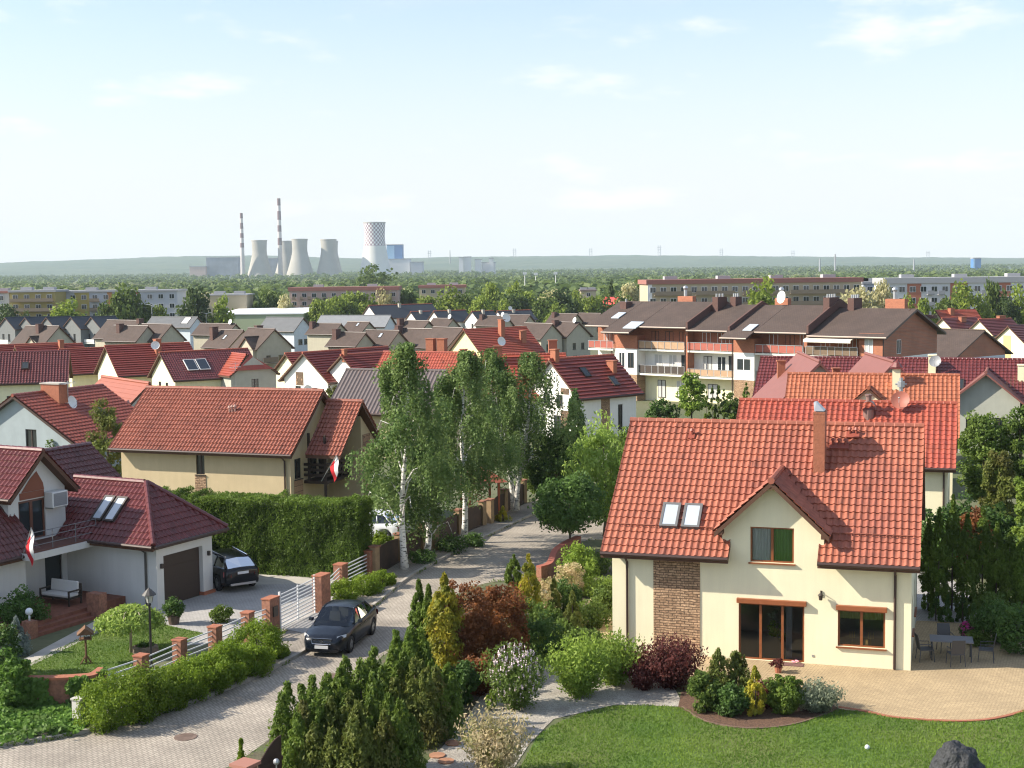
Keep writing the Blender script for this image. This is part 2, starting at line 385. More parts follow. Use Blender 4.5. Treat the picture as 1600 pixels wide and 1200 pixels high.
def birchmat():
    m, nt, b = nodes('bark_birch'); N = nt.nodes; K = nt.links
    tc = N.new('ShaderNodeTexCoord'); mp = N.new('ShaderNodeMapping'); mp.inputs['Scale'].default_value = (3, 3, 9); K.new(tc.outputs['Object'], mp.inputs[0])
    n1 = N.new('ShaderNodeTexNoise'); n1.inputs['Scale'].default_value = 1.3; n1.inputs['Detail'].default_value = 5; K.new(mp.outputs[0], n1.inputs['Vector'])
    cr = N.new('ShaderNodeValToRGB'); e = cr.color_ramp.elements
    e[0].position = 0.36; e[0].color = (0.05, 0.045, 0.04, 1); e[1].position = 0.48; e[1].color = (0.72, 0.70, 0.65, 1)
    K.new(n1.outputs['Fac'], cr.inputs[0]); K.new(cr.outputs[0], b.inputs['Base Color']); b.inputs['Roughness'].default_value = 0.8
    return m
BIRCHB = birchmat()
L_BIRCH = leafmat('leaves_birch', (0.105, 0.180, 0.045), (0.225, 0.300, 0.100), (0.085, 0.150, 0.038), nscale=0.9)
L_GREEN = leafmat('leaves_fresh_green', (0.165, 0.252, 0.036), (0.297, 0.400, 0.063), (0.140, 0.222, 0.031))
L_MID = leafmat('leaves_mid_green', (0.091, 0.156, 0.028), (0.182, 0.252, 0.050), (0.083, 0.133, 0.025))
L_DARK = leafmat('leaves_dark_green', (0.062, 0.123, 0.028), (0.123, 0.212, 0.047), (0.053, 0.105, 0.028))
L_THUJA = leafmat('thuja_green', (0.096, 0.161, 0.022), (0.188, 0.263, 0.042), (0.086, 0.136, 0.022))
L_HEDGE = leafmat('hedge_green', (0.075, 0.137, 0.017), (0.152, 0.233, 0.032), (0.068, 0.116, 0.017))
L_YEW = leafmat('yew_olive', (0.104, 0.146, 0.028), (0.190, 0.213, 0.044), (0.141, 0.129, 0.036))
L_CLIP = leafmat('clipped_shrub_green', (0.129, 0.209, 0.015), (0.257, 0.347, 0.032), (0.109, 0.180, 0.015))
L_GOLD = leafmat('golden_conifer', (0.263, 0.282, 0.028), (0.594, 0.474, 0.050), (0.165, 0.207, 0.028), nscale=1.4)
L_BRONZE = leafmat('leaves_bronze', (0.182, 0.068, 0.023), (0.339, 0.137, 0.044), (0.140, 0.052, 0.023), nscale=1.2)
L_PURPLE = leafmat('leaves_purple', (0.096, 0.028, 0.026), (0.206, 0.062, 0.052), (0.076, 0.025, 0.021))
L_SILVER = leafmat('juniper_silver', (0.175, 0.210, 0.135), (0.351, 0.378, 0.259), (0.141, 0.168, 0.100))
L_BLUE = leafmat('spruce_blue', (0.152, 0.200, 0.180), (0.328, 0.367, 0.339), (0.117, 0.168, 0.140))
L_CREAM = leafmat('leaves_variegated', (0.490, 0.399, 0.199), (0.795, 0.651, 0.439), (0.210, 0.231, 0.060), nscale=2.2)
L_WILLOW = leafmat('leaves_willow', (0.218, 0.326, 0.055), (0.399, 0.522, 0.117), (0.182, 0.277, 0.047))
L_IVY = leafmat('leaves_ivy', (0.091, 0.186, 0.028), (0.182, 0.311, 0.056), (0.083, 0.148, 0.028), nscale=1.0)
L_FAR = [leafmat('far_crown_mid', (0.087, 0.136, 0.029), (0.159, 0.214, 0.048), (0.079, 0.114, 0.029), nscale=0.2),
         leafmat('far_crown_bright', (0.175, 0.243, 0.038), (0.269, 0.335, 0.054), (0.142, 0.199, 0.034), nscale=0.2),
         leafmat('far_crown_dark', (0.048, 0.085, 0.027), (0.096, 0.136, 0.038), (0.048, 0.071, 0.024), nscale=0.2),
         leafmat('far_crown_blossom', (0.317, 0.314, 0.135), (0.634, 0.570, 0.338), (0.206, 0.243, 0.095), nscale=0.25)]
PETAL_P = mat('petals_pale_pink', (0.62, 0.50, 0.52), 0.7)
PETAL_M = mat('petals_magenta', (0.55, 0.06, 0.28), 0.7)
def shrub(name, label, cat, loc, V, t, m, group=None, stem=None, stemm=None, leafname='foliage'):
    o = thing(name, label, cat, loc, 0, group)
    put(leafname, V, t, m, o)
    if stem: stem.build('trunk' if cat == 'tree' else 'stem', stemm or BARK, o, smooth=True)
    return o

def shoots(rg, r, h, K_, per, size, z0=.12, aspect=2.6, spread=1.0, sag=.0):
    """Upright or arching shoots fanning out of the ground, leaves all along them."""
    a = rg.random(K_) * 6.283; q = rg.random(K_) ** .6 * spread; L = h * (.72 + .38 * rg.random(K_)) * (1 - .30 * q ** 2)
    P = []; D = []
    for j in range(per):
        f = z0 + (1 - z0) * (j + rg.random(K_)) / per; rad = r * (.12 * rg.random(K_) + q * f ** .9); z = L * (f - sag * q * f ** 3)
        P.append(np.stack([np.cos(a) * rad, np.sin(a) * rad, np.maximum(z, .02)], 1) + rg.normal(size=(K_, 3)) * size * .7)
        D.append(np.stack([np.cos(a) * q, np.sin(a) * q, np.full(K_, .3)], 1))
    P = np.concatenate(P); D = np.concatenate(D); ct = np.tile(rg.random(K_), per)
    V = leafquads(P, unit(D), size * aspect ** .5, size / aspect ** .5, rg, .7, (0, 0, .8)); return V, np.clip(.6 * ct + .4 * rg.random(len(P)), 0, 1)
# ------------------------------------------------------------------ house kit
def tile_slope(mb, o, ex, up, lx, ls, pw=0.26, ph=0.37, amp=0.045, seg=6, step=0.035, lift=0.0):
    o, ex, up = Vector(o), Vector(ex).normalized(), Vector(up).normalized(); nr = ex.cross(up).normalized()
    if nr.z < 0: nr = -nr
    nc = max(1, round(lx / pw)) if seg > 1 else 1; ncol = nc * seg if seg > 1 else 1
    nrow = max(1, round(ls / ph)); vs = []; fs = []; ts = []
    hs = []
    for i in range(ncol + 1):
        if seg > 1:
            c = (i / seg) % 1.0
            hs.append(amp * (0.5 + 0.5 * math.cos(2 * math.pi * c)) ** 1.6)
        else: hs.append(0.0)
    for j in range(nrow):
        for k in (0, 1):
            t = ls * (j + k) / nrow; h0 = lift + (step if k == 0 else 0.0)
            for i in range(ncol + 1):
                q = o + ex * (lx * i / ncol) + up * t
                vs.append(q + nr * (hs[i] + h0 + (.016 * mnoise.noise(q * .55) if seg > 2 else 0)))
    w = ncol + 1
    for j in range(nrow):
        a = 2 * j * w
        row = [rnd.gauss(0, .075) + (rnd.choice((-.28, .14)) if rnd.random() < .02 else 0) for _ in range(nc + 1)]
        for i in range(ncol): fs.append((a + i, a + i + 1, a + w + i + 1, a + w + i)); ts.append(row[(i + seg // 2) // seg] if seg > 1 else row[0] * .5)
        if j + 1 < nrow:
            b = a + w; c = a + 2 * w
            for i in range(ncol): fs.append((b + i, b + i + 1, c + i + 1, c + i)); ts.append(0.0)
        if j == 0:   # front lip of the lowest row
            q = len(vs)
            for i in range(ncol + 1): vs.append(vs[i] - nr * (hs[i] + step + lift - 0.005))
            for i in range(ncol): fs.append((q + i, q + i + 1, i + 1, i)); ts.append(0.0)
    mb.add(vs, fs, ts)
def ridgecap(mb, a, b, r=0.13, n=8, pitch=0.36):
    a, b = Vector(a), Vector(b); l = (b - a).length; k = max(2, int(l / pitch)); pts = []; rs = []
    for i in range(k):
        pts += [a.lerp(b, i / k), a.lerp(b, (i + 0.92) / k)]; rs += [r, r * 0.86]
    mb.tube(pts, rs, n)
def clip_poly(P, Q):
    """Sutherland-Hodgman: polygon P clipped by convex counter-clockwise Q."""
    out = P
    for i in range(len(Q)):
        a, b = Q[i], Q[(i + 1) % len(Q)]; inp = out; out = []
        f = lambda p: (b[0] - a[0]) * (p[1] - a[1]) - (b[1] - a[1]) * (p[0] - a[0])
        for k in range(len(inp)):
            p, q = inp[k - 1], inp[k]; fp, fq = f(p), f(q)
            if (fp >= -1e-9) != (fq >= -1e-9):
                t = fp / (fp - fq); out.append((p[0] + (q[0] - p[0]) * t, p[1] + (q[1] - p[1]) * t))
            if fq >= -1e-9: out.append(q)
        if len(out) < 3: return []
    return out
def wall_face(mb, outline, holes, xf, depth=0.14):
    us = sorted({p[0] for Q in outline for p in Q} | {h[0] for h in holes} | {h[0] + h[2] for h in holes})
    zs = sorted({p[1] for Q in outline for p in Q} | {h[1] for h in holes} | {h[1] + h[3] for h in holes})
    for i in range(len(us) - 1):
        for j in range(len(zs) - 1):
            u0, u1, z0, z1 = us[i], us[i + 1], zs[j], zs[j + 1]
            cu, cz = (u0 + u1) / 2, (z0 + z1) / 2
            if any(h[0] < cu < h[0] + h[2] and h[1] < cz < h[1] + h[3] for h in holes): continue
            for Q in outline:
                P = clip_poly([(u0, z0), (u1, z0), (u1, z1), (u0, z1)], Q)
                if P: mb.poly([xf(u, z, 0) for u, z in P])
    for h in holes:
        a, b, c, d = h[0], h[0] + h[2], h[1], h[1] + h[3]
        for p, q in (((a, c), (b, c)), ((b, c), (b, d)), ((b, d), (a, d)), ((a, d), (a, c))):
            mb.poly([xf(*p, 0), xf(*q, 0), xf(*q, depth), xf(*p, depth)])
def fbox(mb, xf, u0, u1, z0, z1, d0, d1):
    P = [xf(u, z, d) for z in (z0, z1) for u, d in ((u0, d0), (u1, d0), (u1, d1), (u0, d1))]
    mb.hexa(P)
def window(parent, xf, u, z, w, h, cols=2, fm=None, pane=None, sill=True, d=0.07, name='window', rows=1, ft=0.06, sillm=None, bars=None):
    fm = fm or WOODF; mb = MB()
    fbox(mb, xf, u, u + w, z, z + ft, d, d + 0.06); fbox(mb, xf, u, u + w, z + h - ft, z + h, d, d + 0.06)
    fbox(mb, xf, u, u + ft, z + ft, z + h - ft, d, d + 0.06); fbox(mb, xf, u + w - ft, u + w, z + ft, z + h - ft, d, d + 0.06)
    for c in range(1, cols):
        x = u + w * c / cols; fbox(mb, xf, x - ft * 0.8, x + ft * 0.8, z + ft, z + h - ft, d - 0.006, d + 0.066)
    for c in range(1, rows):
        y = z + h * c / rows; fbox(mb, xf, u + ft, u + w - ft, y - ft * 0.45, y + ft * 0.45, d + 0.004, d + 0.056)
    o = mb.build(name, fm, parent)
    mp = MB(); mp.poly([xf(u + ft * .5, z + ft * .5, d + 0.03), xf(u + w - ft * .5, z + ft * .5, d + 0.03), xf(u + w - ft * .5, z + h - ft * .5, d + 0.03), xf(u + ft * .5, z + h - ft * .5, d + 0.03)])
    mp.build('pane', pane or PANE, o)
    if sill:
        ms = MB(); fbox(ms, xf, u - 0.06, u + w + 0.06, z - 0.055, z - 0.012, -0.09, d)
        ms.build('sill', sillm or fm, o)
    return o
def dish(parent, c, r=0.4, aim=(-0.5, -1, 0.55), col=None, name='satellite_dish', post=None):
    mb = MB(); A = Vector(aim).normalized(); u = A.cross(Vector((0, 0, 1))).normalized(); w = u.cross(A)
    rings = 5; n = 16; c = Vector(c); vs = [c]; fs = []
    for i in range(1, rings + 1):
        q = i / rings
        for k in range(n):
            a = 2 * math.pi * k / n
            vs.append(c + (u * math.cos(a) + w * math.sin(a)) * r * q + A * (r * 0.28 * q * q))
    for k in range(n): fs.append((0, 1 + k, 1 + (k + 1) % n))
    for i in range(rings - 1):
        for k in range(n):
            a = 1 + i * n; fs.append((a + k, a + n + k, a + n + (k + 1) % n, a + (k + 1) % n))
    mb.add(vs, fs); o = mb.build(name, col or WHITEF, parent, smooth=True)
    m2 = MB(); m2.tube([c - w * r * 0.9, c - w * r * 0.5 + A * r * 0.9, c + A * r * 1.0], 0.014, 5); m2.sphere(tuple(c + A * r), 0.05, 8, 5)
    m2.tube([c - A * 0.01, c - A * 0.14], 0.035, 6)
    if post: m2.tube([c - A * 0.14, Vector(post)], 0.025, 6)
    m2.build('feed_arm', GREYM, o)
    return o

class House:
    def __init__(s, name, label, cat, x0, y0, th, L, W, ze, zr, roof=None, wall=None, zb=None, oe=0.6, og=0.4, tile=(0.26, 0.37, 0.045, 6),
                 soffit=None, verge=None, wins=(), outF=None, back=True, gut=True, group=None, fm=None, pane=None, cutF=None, cuty=0.0, hip=None, roofed=True, base=None, skipF=False, thick=0.16, sills=True, ridge=True, rname='roof', name_wall='wall', hollow=False):
        th = R(th); s.L, s.W, s.oe, s.og = L, W, oe, og
        zb = gz(y0) if zb is None else zb; s.zb = zb
        s.ze, s.zr = ze, zr; s.roofm, s.wallm = roof, wall
        s.sl = (zr - ze) / (W / 2 + oe); s.k = math.sqrt(1 + s.sl ** 2)
        ex = Vector((math.cos(th), -math.sin(th), 0))
        o = Vector((x0, y0, zb)) - ex * L
        s.t = thing(name, label, cat, o, -th, group); s.tile = tile; s.thick = thick
        s.wt = ze + s.sl * oe - thick * s.k * 0.98       # wall top at the eaves
        s.wa = zr - thick * s.k * 0.98                     # wall apex
        s.fm = fm or WOODF; s.pane = pane or PANE; s.base = base
        s.xf = {'F': lambda u, z, d: (u, d, z), 'B': lambda u, z, d: (u, W - d, z), 'L': lambda u, z, d: (d, u, z), 'R': lambda u, z, d: (L - d, u, z)}
        holes = {k: [] for k in 'FBLR'}
        for w in wins: holes[w[0]].append(w[1:5])
        z0 = -0.8
        if callable(outF): outF = outF(s.wt)
        rect = [(0, z0), (L, z0), (L, s.wt), (0, s.wt)]
        gab = [(0, z0), (W, z0), (W, s.wt), (W / 2, s.wa), (0, s.wt)]
        mb = MB()
        wall_face(mb, [rect] + (outF or []), holes['F'], s.xf['F'])
        wall_face(mb, [rect], holes['B'], s.xf['B'])
        wall_face(mb, [gab], holes['L'], s.xf['L']); wall_face(mb, [[(0, z0), (W, z0), (W, s.wt), (0, s.wt)] if hip else gab], holes['R'], s.xf['R'])
        s.wall = mb.build(name_wall, wall, s.t)
        for w in wins:
            kw = dict(w[5]) if len(w) > 5 else {}
            kw.setdefault('fm', s.fm); kw.setdefault('pane', s.pane); kw.setdefault('sill', sills)
            window(s.t, s.xf[w[0]], *w[1:5], **kw)
        if roofed:
            m = MB(); lx = L + 2 * og; ls = (W / 2 + oe) * s.k
            m.mat(0)
            up = Vector((0, 1, s.sl)); 
            fc = cutF or []   # intervals of x where the eave overhang is cut away (list of (x0,x1))
            if not fc:
                tile_slope(m, (-og, -oe, ze), (1, 0, 0), up, lx, ls, *tile)
            else:
                # rows above the wall line run through, rows on the overhang only between the cuts
                nrow = round(ls / tile[1]); rh = ls / nrow; kc = math.ceil((oe + cuty + 0.02) * s.k / rh); tc = kc * rh
                tile_slope(m, Vector((-og, -oe, ze)) + up.normalized() * tc, (1, 0, 0), up, lx, ls - tc, tile[0], rh, *tile[2:])
                xs = [-og] + [v for c in fc for v in c] + [L + og]
                for a, b in zip(xs[::2], xs[1::2]):
                    tile_slope(m, (a, -oe, ze), (1, 0, 0), up, b - a, tc, tile[0], rh, *tile[2:])
            if back: tile_slope(m, (-og, W + oe, ze), (1, 0, 0), (0, -1, s.sl), lx, ls, tile[0] * 1, tile[1], tile[2], min(tile[3], 3))
            m.mat(1); e = 0.004
            th_ = thick * s.k; spans = [(-og + e, L + og - e)]
            if fc:
                xs = [-og + e] + [v for c in fc for v in c] + [L + og - e]; spans = list(zip(xs[::2], xs[1::2]))
            def slab(x0, x1, ya, yb, za, zb_):
                m.hexa([(x0, ya, za - th_), (x1, ya, za - th_), (x1, yb, zb_ - th_), (x0, yb, zb_ - th_), (x0, ya, za - 0.004), (x1, ya, za - 0.004), (x1, yb, zb_ - 0.004), (x0, yb, zb_ - 0.004)])
            for a, b in spans: slab(a, b, -oe + e, cuty - 0.001, ze + s.sl * e, ze + s.sl * (oe + cuty))
            slab(-og + e, L + og - e, cuty, W / 2, ze + s.sl * (oe + cuty), zr)
            slab(-og + e, L + og - e, W / 2 + 0.001, W + oe - e, zr, ze + s.sl * e)
            if ridge:
                m.mat(2); ridgecap(m, (-og - 0.02, W / 2, zr + 0.02), (L + og + 0.02, W / 2, zr + 0.02))
            clips = None
            if hip:
                clips = [(Vector((L + og, 0, ze + 0.05)), Vector((hip, 0, 1)).normalized())]
            s.roof = m.build(rname, [roof, soffit or SOFFIT, verge or roof], s.t, clips=clips)
            if hip:
                h = MB(); kh = math.sqrt(1 + hip * hip); run = (zr - ze) / hip
                tile_slope(h, (L + og, -oe, ze), (0, 1, 0), (-1, 0, hip), W + 2 * oe, run * kh + 0.1, *tile)
                h.build('hip_slope', roof, s.t, clips=[(Vector((0, -oe, ze + 0.05)), Vector((0, -s.sl, 1)).normalized()), (Vector((0, W + oe, ze + 0.05)), Vector((0, s.sl, 1)).normalized())])
                h = MB(); ap = (L + og - run, W / 2, zr + 0.05)
                for yy in (-oe, W + oe): ridgecap(h, (L + og, yy, ze + 0.08), ap, 0.12)
                h.build('hip_ridge', verge or roof, s.roof)
                h = MB(); h.tube([(L + og + .07, -oe, ze - .03), (L + og + .07, W + oe, ze - .03)], 0.075, 8)
                h.box(-0.2, -oe + .02, ze - 0.17, L + og - .02, W + oe - .02, ze - 0.03); h.build('eave_board', GUT, s.roof)
            if gut:
                for a, b in (spans if fc else [(-og, L + og)]):
                    g = MB(); g.tube([(a, -oe - 0.07, ze - 0.03), (b, -oe - 0.07, ze - 0.03)], 0.075, 8); g.build('gutter', GUT, s.roof)
                g = MB(); g.tube([(-og, W + oe + 0.07, ze - 0.03), (L + og, W + oe + 0.07, ze - 0.03)], 0.075, 6); g.build('gutter', GUT, s.roof)
    def on(s, x, t, h=0.0):   # point on the front slope: x along, t up the slope in metres, h above it
        d = t / s.k
        return Vector((x, -s.oe + d - h * s.sl / s.k, s.ze + d * s.sl + h / s.k))
    def onB(s, x, t, h=0.0):
        p = s.on(x, t, h); return Vector((p.x, s.W - p.y, p.z))
    def skylight(s, x, t, w=0.78, h=1.2, back=False, pane=None, fm=None, n=1, gap=0.12):
        P = s.onB if back else s.on; top = s.tile[2] + (s.tile[4] if len(s.tile) > 4 else .035) + 0.07
        for i in range(n):
            a = x + i * (w + gap)
            m = MB(); f = 0.09
            for (x0, x1, t0, t1) in ((a, a + w, t, t + f), (a, a + w, t + h - f, t + h), (a, a + f, t + f, t + h - f), (a + w - f, a + w, t + f, t + h - f)):
                m.hexa([P(x0, t0, -.05), P(x1, t0, -.05), P(x1, t1, -.05), P(x0, t1, -.05), P(x0, t0, top), P(x1, t0, top), P(x1, t1, top), P(x0, t1, top)])
            o = m.build('skylight', fm or DARKF, s.t)
            q = MB(); q.poly([P(a + f * .5, t + f * .5, top - 0.02), P(a + w - f * .5, t + f * .5, top - 0.02), P(a + w - f * .5, t + h - f * .5, top - 0.02), P(a + f * .5, t + h - f * .5, top - 0.02)])
            q.build('pane', pane or PANE, o)
    def chimney(s, x, y, w, d, top, m=None, capm=None, pots=0, base=None, name='chimney', cap=0.06):
        z0 = (s.ze + s.sl * (min(y, s.W - y) + s.oe) - 0.7) if base is None else base
        mb = MB(); mb.mat(0).box(x - w / 2, y - d / 2, z0, x + w / 2, y + d / 2, top)
        mb.mat(1).box(x - w / 2 - cap, y - d / 2 - cap, top + 0.002, x + w / 2 + cap, y + d / 2 + cap, top + 0.09)
        for i in range(pots):
            py = y - d / 2 + d * (i + 0.5) / pots; mb.tube([(x, py, top + 0.09), (x, py, top + 0.4)], 0.09, 8)
        return mb.build(name, [m or BRICKC, capm or m or BRICKC], s.t)
    def downpipe(s, x, y=-0.07, r=0.05, z0=0.05, m=None, face='F'):
        mb = MB(); zt = s.ze - 0.08
        if face == 'F': mb.tube([(x, -s.oe - 0.06, zt), (x, -s.oe * .6, zt - 0.12), (x, y, zt - 0.35), (x, y, z0)], r, 7)
        else: mb.tube([(x, s.W + s.oe, zt), (x, s.W + 0.07, zt - 0.35), (x, s.W + .07, z0)], r, 7)
        return mb.build('downpipe', m or GUT, s.t)
    def cladding(s, face, u0, u1, z0, z1, m, d=-0.035, name='stone_cladding', holes=()):
        mb = MB(); xf = s.xf[face]
        segs = [(u0, u1, z0, z1)]
        for h in holes:
            segs = [(u0, u1, z0, h[1]), (u0, u1, h[1] + h[3], z1), (u0, h[0], h[1], h[1] + h[3]), (h[0] + h[2], u1, h[1], h[1] + h[3])]
        for a, b, c, e in segs:
            if b - a > 0.02 and e - c > 0.02: fbox(mb, xf, a, b, c, e, d, -0.001)
        return mb.build(name, m, s.t)
    def cross(s, xc, hw, za, yf=0.0, og=0.4, oe=0.25, zl=None, wall=True, wallm=None, roof=None, wins=(), fm=None, soffit=None, verge=None, tile=None, name='gable_roof', halfhip=0.0, cap=True, rafters=False, pitch=None):
        """Cross gable that faces the front: ridge at x=xc, apex height za, half width hw of its wall."""
        sl = pitch or s.sl; k = math.sqrt(1 + sl * sl); th_ = 0.14; tile = tile or s.tile
        yb = -s.oe + (za - s.ze) / s.sl            # where the ridge meets the main slope
        ln = yb - (yf - og) + 0.3; run = hw + oe; m = MB(); roof = roof or s.roofm
        N1 = Vector((0, s.sl, -1)).normalized(); pl = (Vector((0, -s.oe, s.ze + 0.01)), N1)
        yh = yf - og + 0.0
        m.mat(0)
        tile_slope(m, (xc - run, yf - og, za - run * sl), (0, 1, 0), (1, 0, sl), ln, run * k, *tile)
        tile_slope(m, (xc + run, yf - og, za - run * sl), (0, 1, 0), (-1, 0, sl), ln, run * k, *tile)
        m.mat(1); e = 0.004
        for sg in (-1, 1):
            x1 = xc + sg * (run - e)
            A = [(xc + sg * .0005, yf - og + e, za - th_ * k), (x1, yf - og + e, za - run * sl - th_ * k), (x1, yb, za - run * sl - th_ * k), (xc + sg * .0005, yb, za - th_ * k)]
            m.hexa(A + [(x, y, z + th_ * k - 0.004) for x, y, z in A])
        if cap:
            m.mat(2); ridgecap(m, (xc, yf - og - 0.03, za + 0.03), (xc, yb + 0.1, za + 0.03))
        clips = [pl]
        if halfhip:
            hz = za - halfhip
            clips.append((Vector((0, yf - og, hz)), Vector((0, -1.0, 1.3)).normalized()))
        r = m.build(name, [roof, soffit or SOFFIT, verge or roof], s.t, clips=clips)
        if halfhip:
            h = MB(); hw2 = halfhip / sl; d = halfhip / 1.3
            # sloping half-hip face
            h.poly([(xc - hw2 - .05, yf - og - 0.02, hz), (xc + hw2 + .05, yf - og - .02, hz), (xc, yf - og + d, za + 0.03)])
            h.build('half_hip', roof, r)
        if wall:
            mw = MB(); aw = za - th_ * k; zs = aw - hw * sl
            top = [(xc - hw, s.wt), (xc + hw, s.wt), (xc + hw, max(zs, s.wt + .01)), (xc, aw), (xc - hw, max(zs, s.wt + .01))]
            if yf < -0.01:
                top = [(xc - hw, -0.8), (xc + hw, -0.8)] + top[2:]
            xf = lambda u, z, d: (u, yf + d, z)
            holes = [w[1:5] for w in wins]
            wall_face(mw, [top], holes, xf)
            yend = 3.0
            for x in (xc - hw, xc + hw):
                z0 = -0.8 if yf < -0.01 else s.wt
                mw.poly([(x, yf, z0), (x, yend, z0), (x, yend, max(zs, z0 + .01)), (x, yf, max(zs, z0 + .01))])
            w_ = mw.build('gable_wall', wallm or s.wallm, s.t)
            for w in wins:
                kw = dict(w[5]) if len(w) > 5 else {}
                kw.setdefault('fm', fm or s.fm); kw.setdefault('pane', s.pane)
                window(s.t, xf, *w[1:5], **kw)
        return r
# ------------------------------------------------------------------ ground
def grassmat(name, a, b, c, s1=0.35, s2=18):
    m, nt, bs = nodes(name); N = nt.nodes; K = nt.links
    tc = N.new('ShaderNodeTexCoord')
    n1 = N.new('ShaderNodeTexNoise'); n1.inputs['Scale'].default_value = s1; n1.inputs['Detail'].default_value = 6; K.new(tc.outputs['Object'], n1.inputs[0])
    n2 = N.new('ShaderNodeTexNoise'); n2.inputs['Scale'].default_value = s2; n2.inputs['Detail'].default_value = 8; K.new(tc.outputs['Object'], n2.inputs[0])
    r1 = N.new('ShaderNodeMapRange'); r1.inputs[1].default_value = 0.38; r1.inputs[2].default_value = 0.66; K.new(n1.outputs['Fac'], r1.inputs[0])
    r2 = N.new('ShaderNodeMapRange'); r2.inputs[1].default_value = 0.3; r2.inputs[2].default_value = 0.7; K.new(n2.outputs['Fac'], r2.inputs[0])
    x1 = N.new('ShaderNodeMix'); x1.data_type = 'RGBA'; x1.inputs[6].default_value = (*a, 1); x1.inputs[7].default_value = (*b, 1); K.new(r2.outputs[0], x1.inputs[0])
    x2 = N.new('ShaderNodeMix'); x2.data_type = 'RGBA'; x2.inputs[7].default_value = (*c, 1); K.new(x1.outputs[2], x2.inputs[6])
    mm = N.new('ShaderNodeMath'); mm.operation = 'MULTIPLY'; mm.inputs[1].default_value = 0.7; K.new(r1.outputs[0], mm.inputs[0]); K.new(mm.outputs[0], x2.inputs[0])
    K.new(x2.outputs[2], bs.inputs['Base Color']); bs.inputs['Roughness'].default_value = 0.9
    bp = N.new('ShaderNodeBump'); bp.inputs['Strength'].default_value = 0.8; bp.inputs['Distance'].default_value = 0.06; K.new(n2.outputs['Fac'], bp.inputs['Height']); K.new(bp.outputs[0], bs.inputs['Normal'])
    MATS[name] = m; return m
GRASS = grassmat('lawn_grass', (0.055, 0.115, 0.012), (0.10, 0.17, 0.022), (0.14, 0.155, 0.04))
GROUND = grassmat('ground_meadow', (0.06, 0.085, 0.03), (0.10, 0.115, 0.045), (0.14, 0.13, 0.075), 0.05, 2.5)
HILLM = grassmat('hill_forest', (0.028, 0.052, 0.030), (0.070, 0.105, 0.050), (0.080, 0.105, 0.055), 0.003, 0.035)
PAVER = brickmat('paver_road', (0.39, 0.345, 0.285), (0.325, 0.285, 0.235), (0.175, 0.15, 0.125), 0.22, 0.115, 0.014, rot=(0, 0, R(-62)), bump=0.5, var=0.16, big=0.24)
PAVER2 = brickmat('paver_driveway', (0.40, 0.38, 0.36), (0.35, 0.335, 0.315), (0.22, 0.21, 0.19), 0.2, 0.1, 0.01, rot=(0, 0, R(28)), bump=0.4, var=0.1, big=0.16)
PAVEG = brickmat('paver_sidewalk', (0.34, 0.30, 0.25), (0.27, 0.24, 0.20), (0.15, 0.13, 0.11), 0.2, 0.1, 0.012, rot=(0, 0, R(-62)), bump=0.4, var=0.15, big=0.3)
KERB = mat('kerb_concrete', (0.34, 0.31, 0.27), 0.9, var=0.2, vscale=3)
GRAVEL = mat('gravel_light', (0.40, 0.37, 0.32), 0.95, var=0.35, vscale=22, bump=0.9, bscale=28, col2=(0.30, 0.27, 0.23), c2scale=0.8)
MULCH = mat('bark_mulch', (0.12, 0.065, 0.04), 0.95, var=0.45, vscale=20, bump=1.0, bscale=24)
SOIL = mat('garden_soil', (0.11, 0.09, 0.06), 0.95, var=0.3, vscale=6, bump=0.6, bscale=14, col2=(0.07, 0.09, 0.03), c2scale=0.9)
CONC = mat('concrete_pale', (0.40, 0.375, 0.33), 0.9, var=0.12, vscale=1.5)
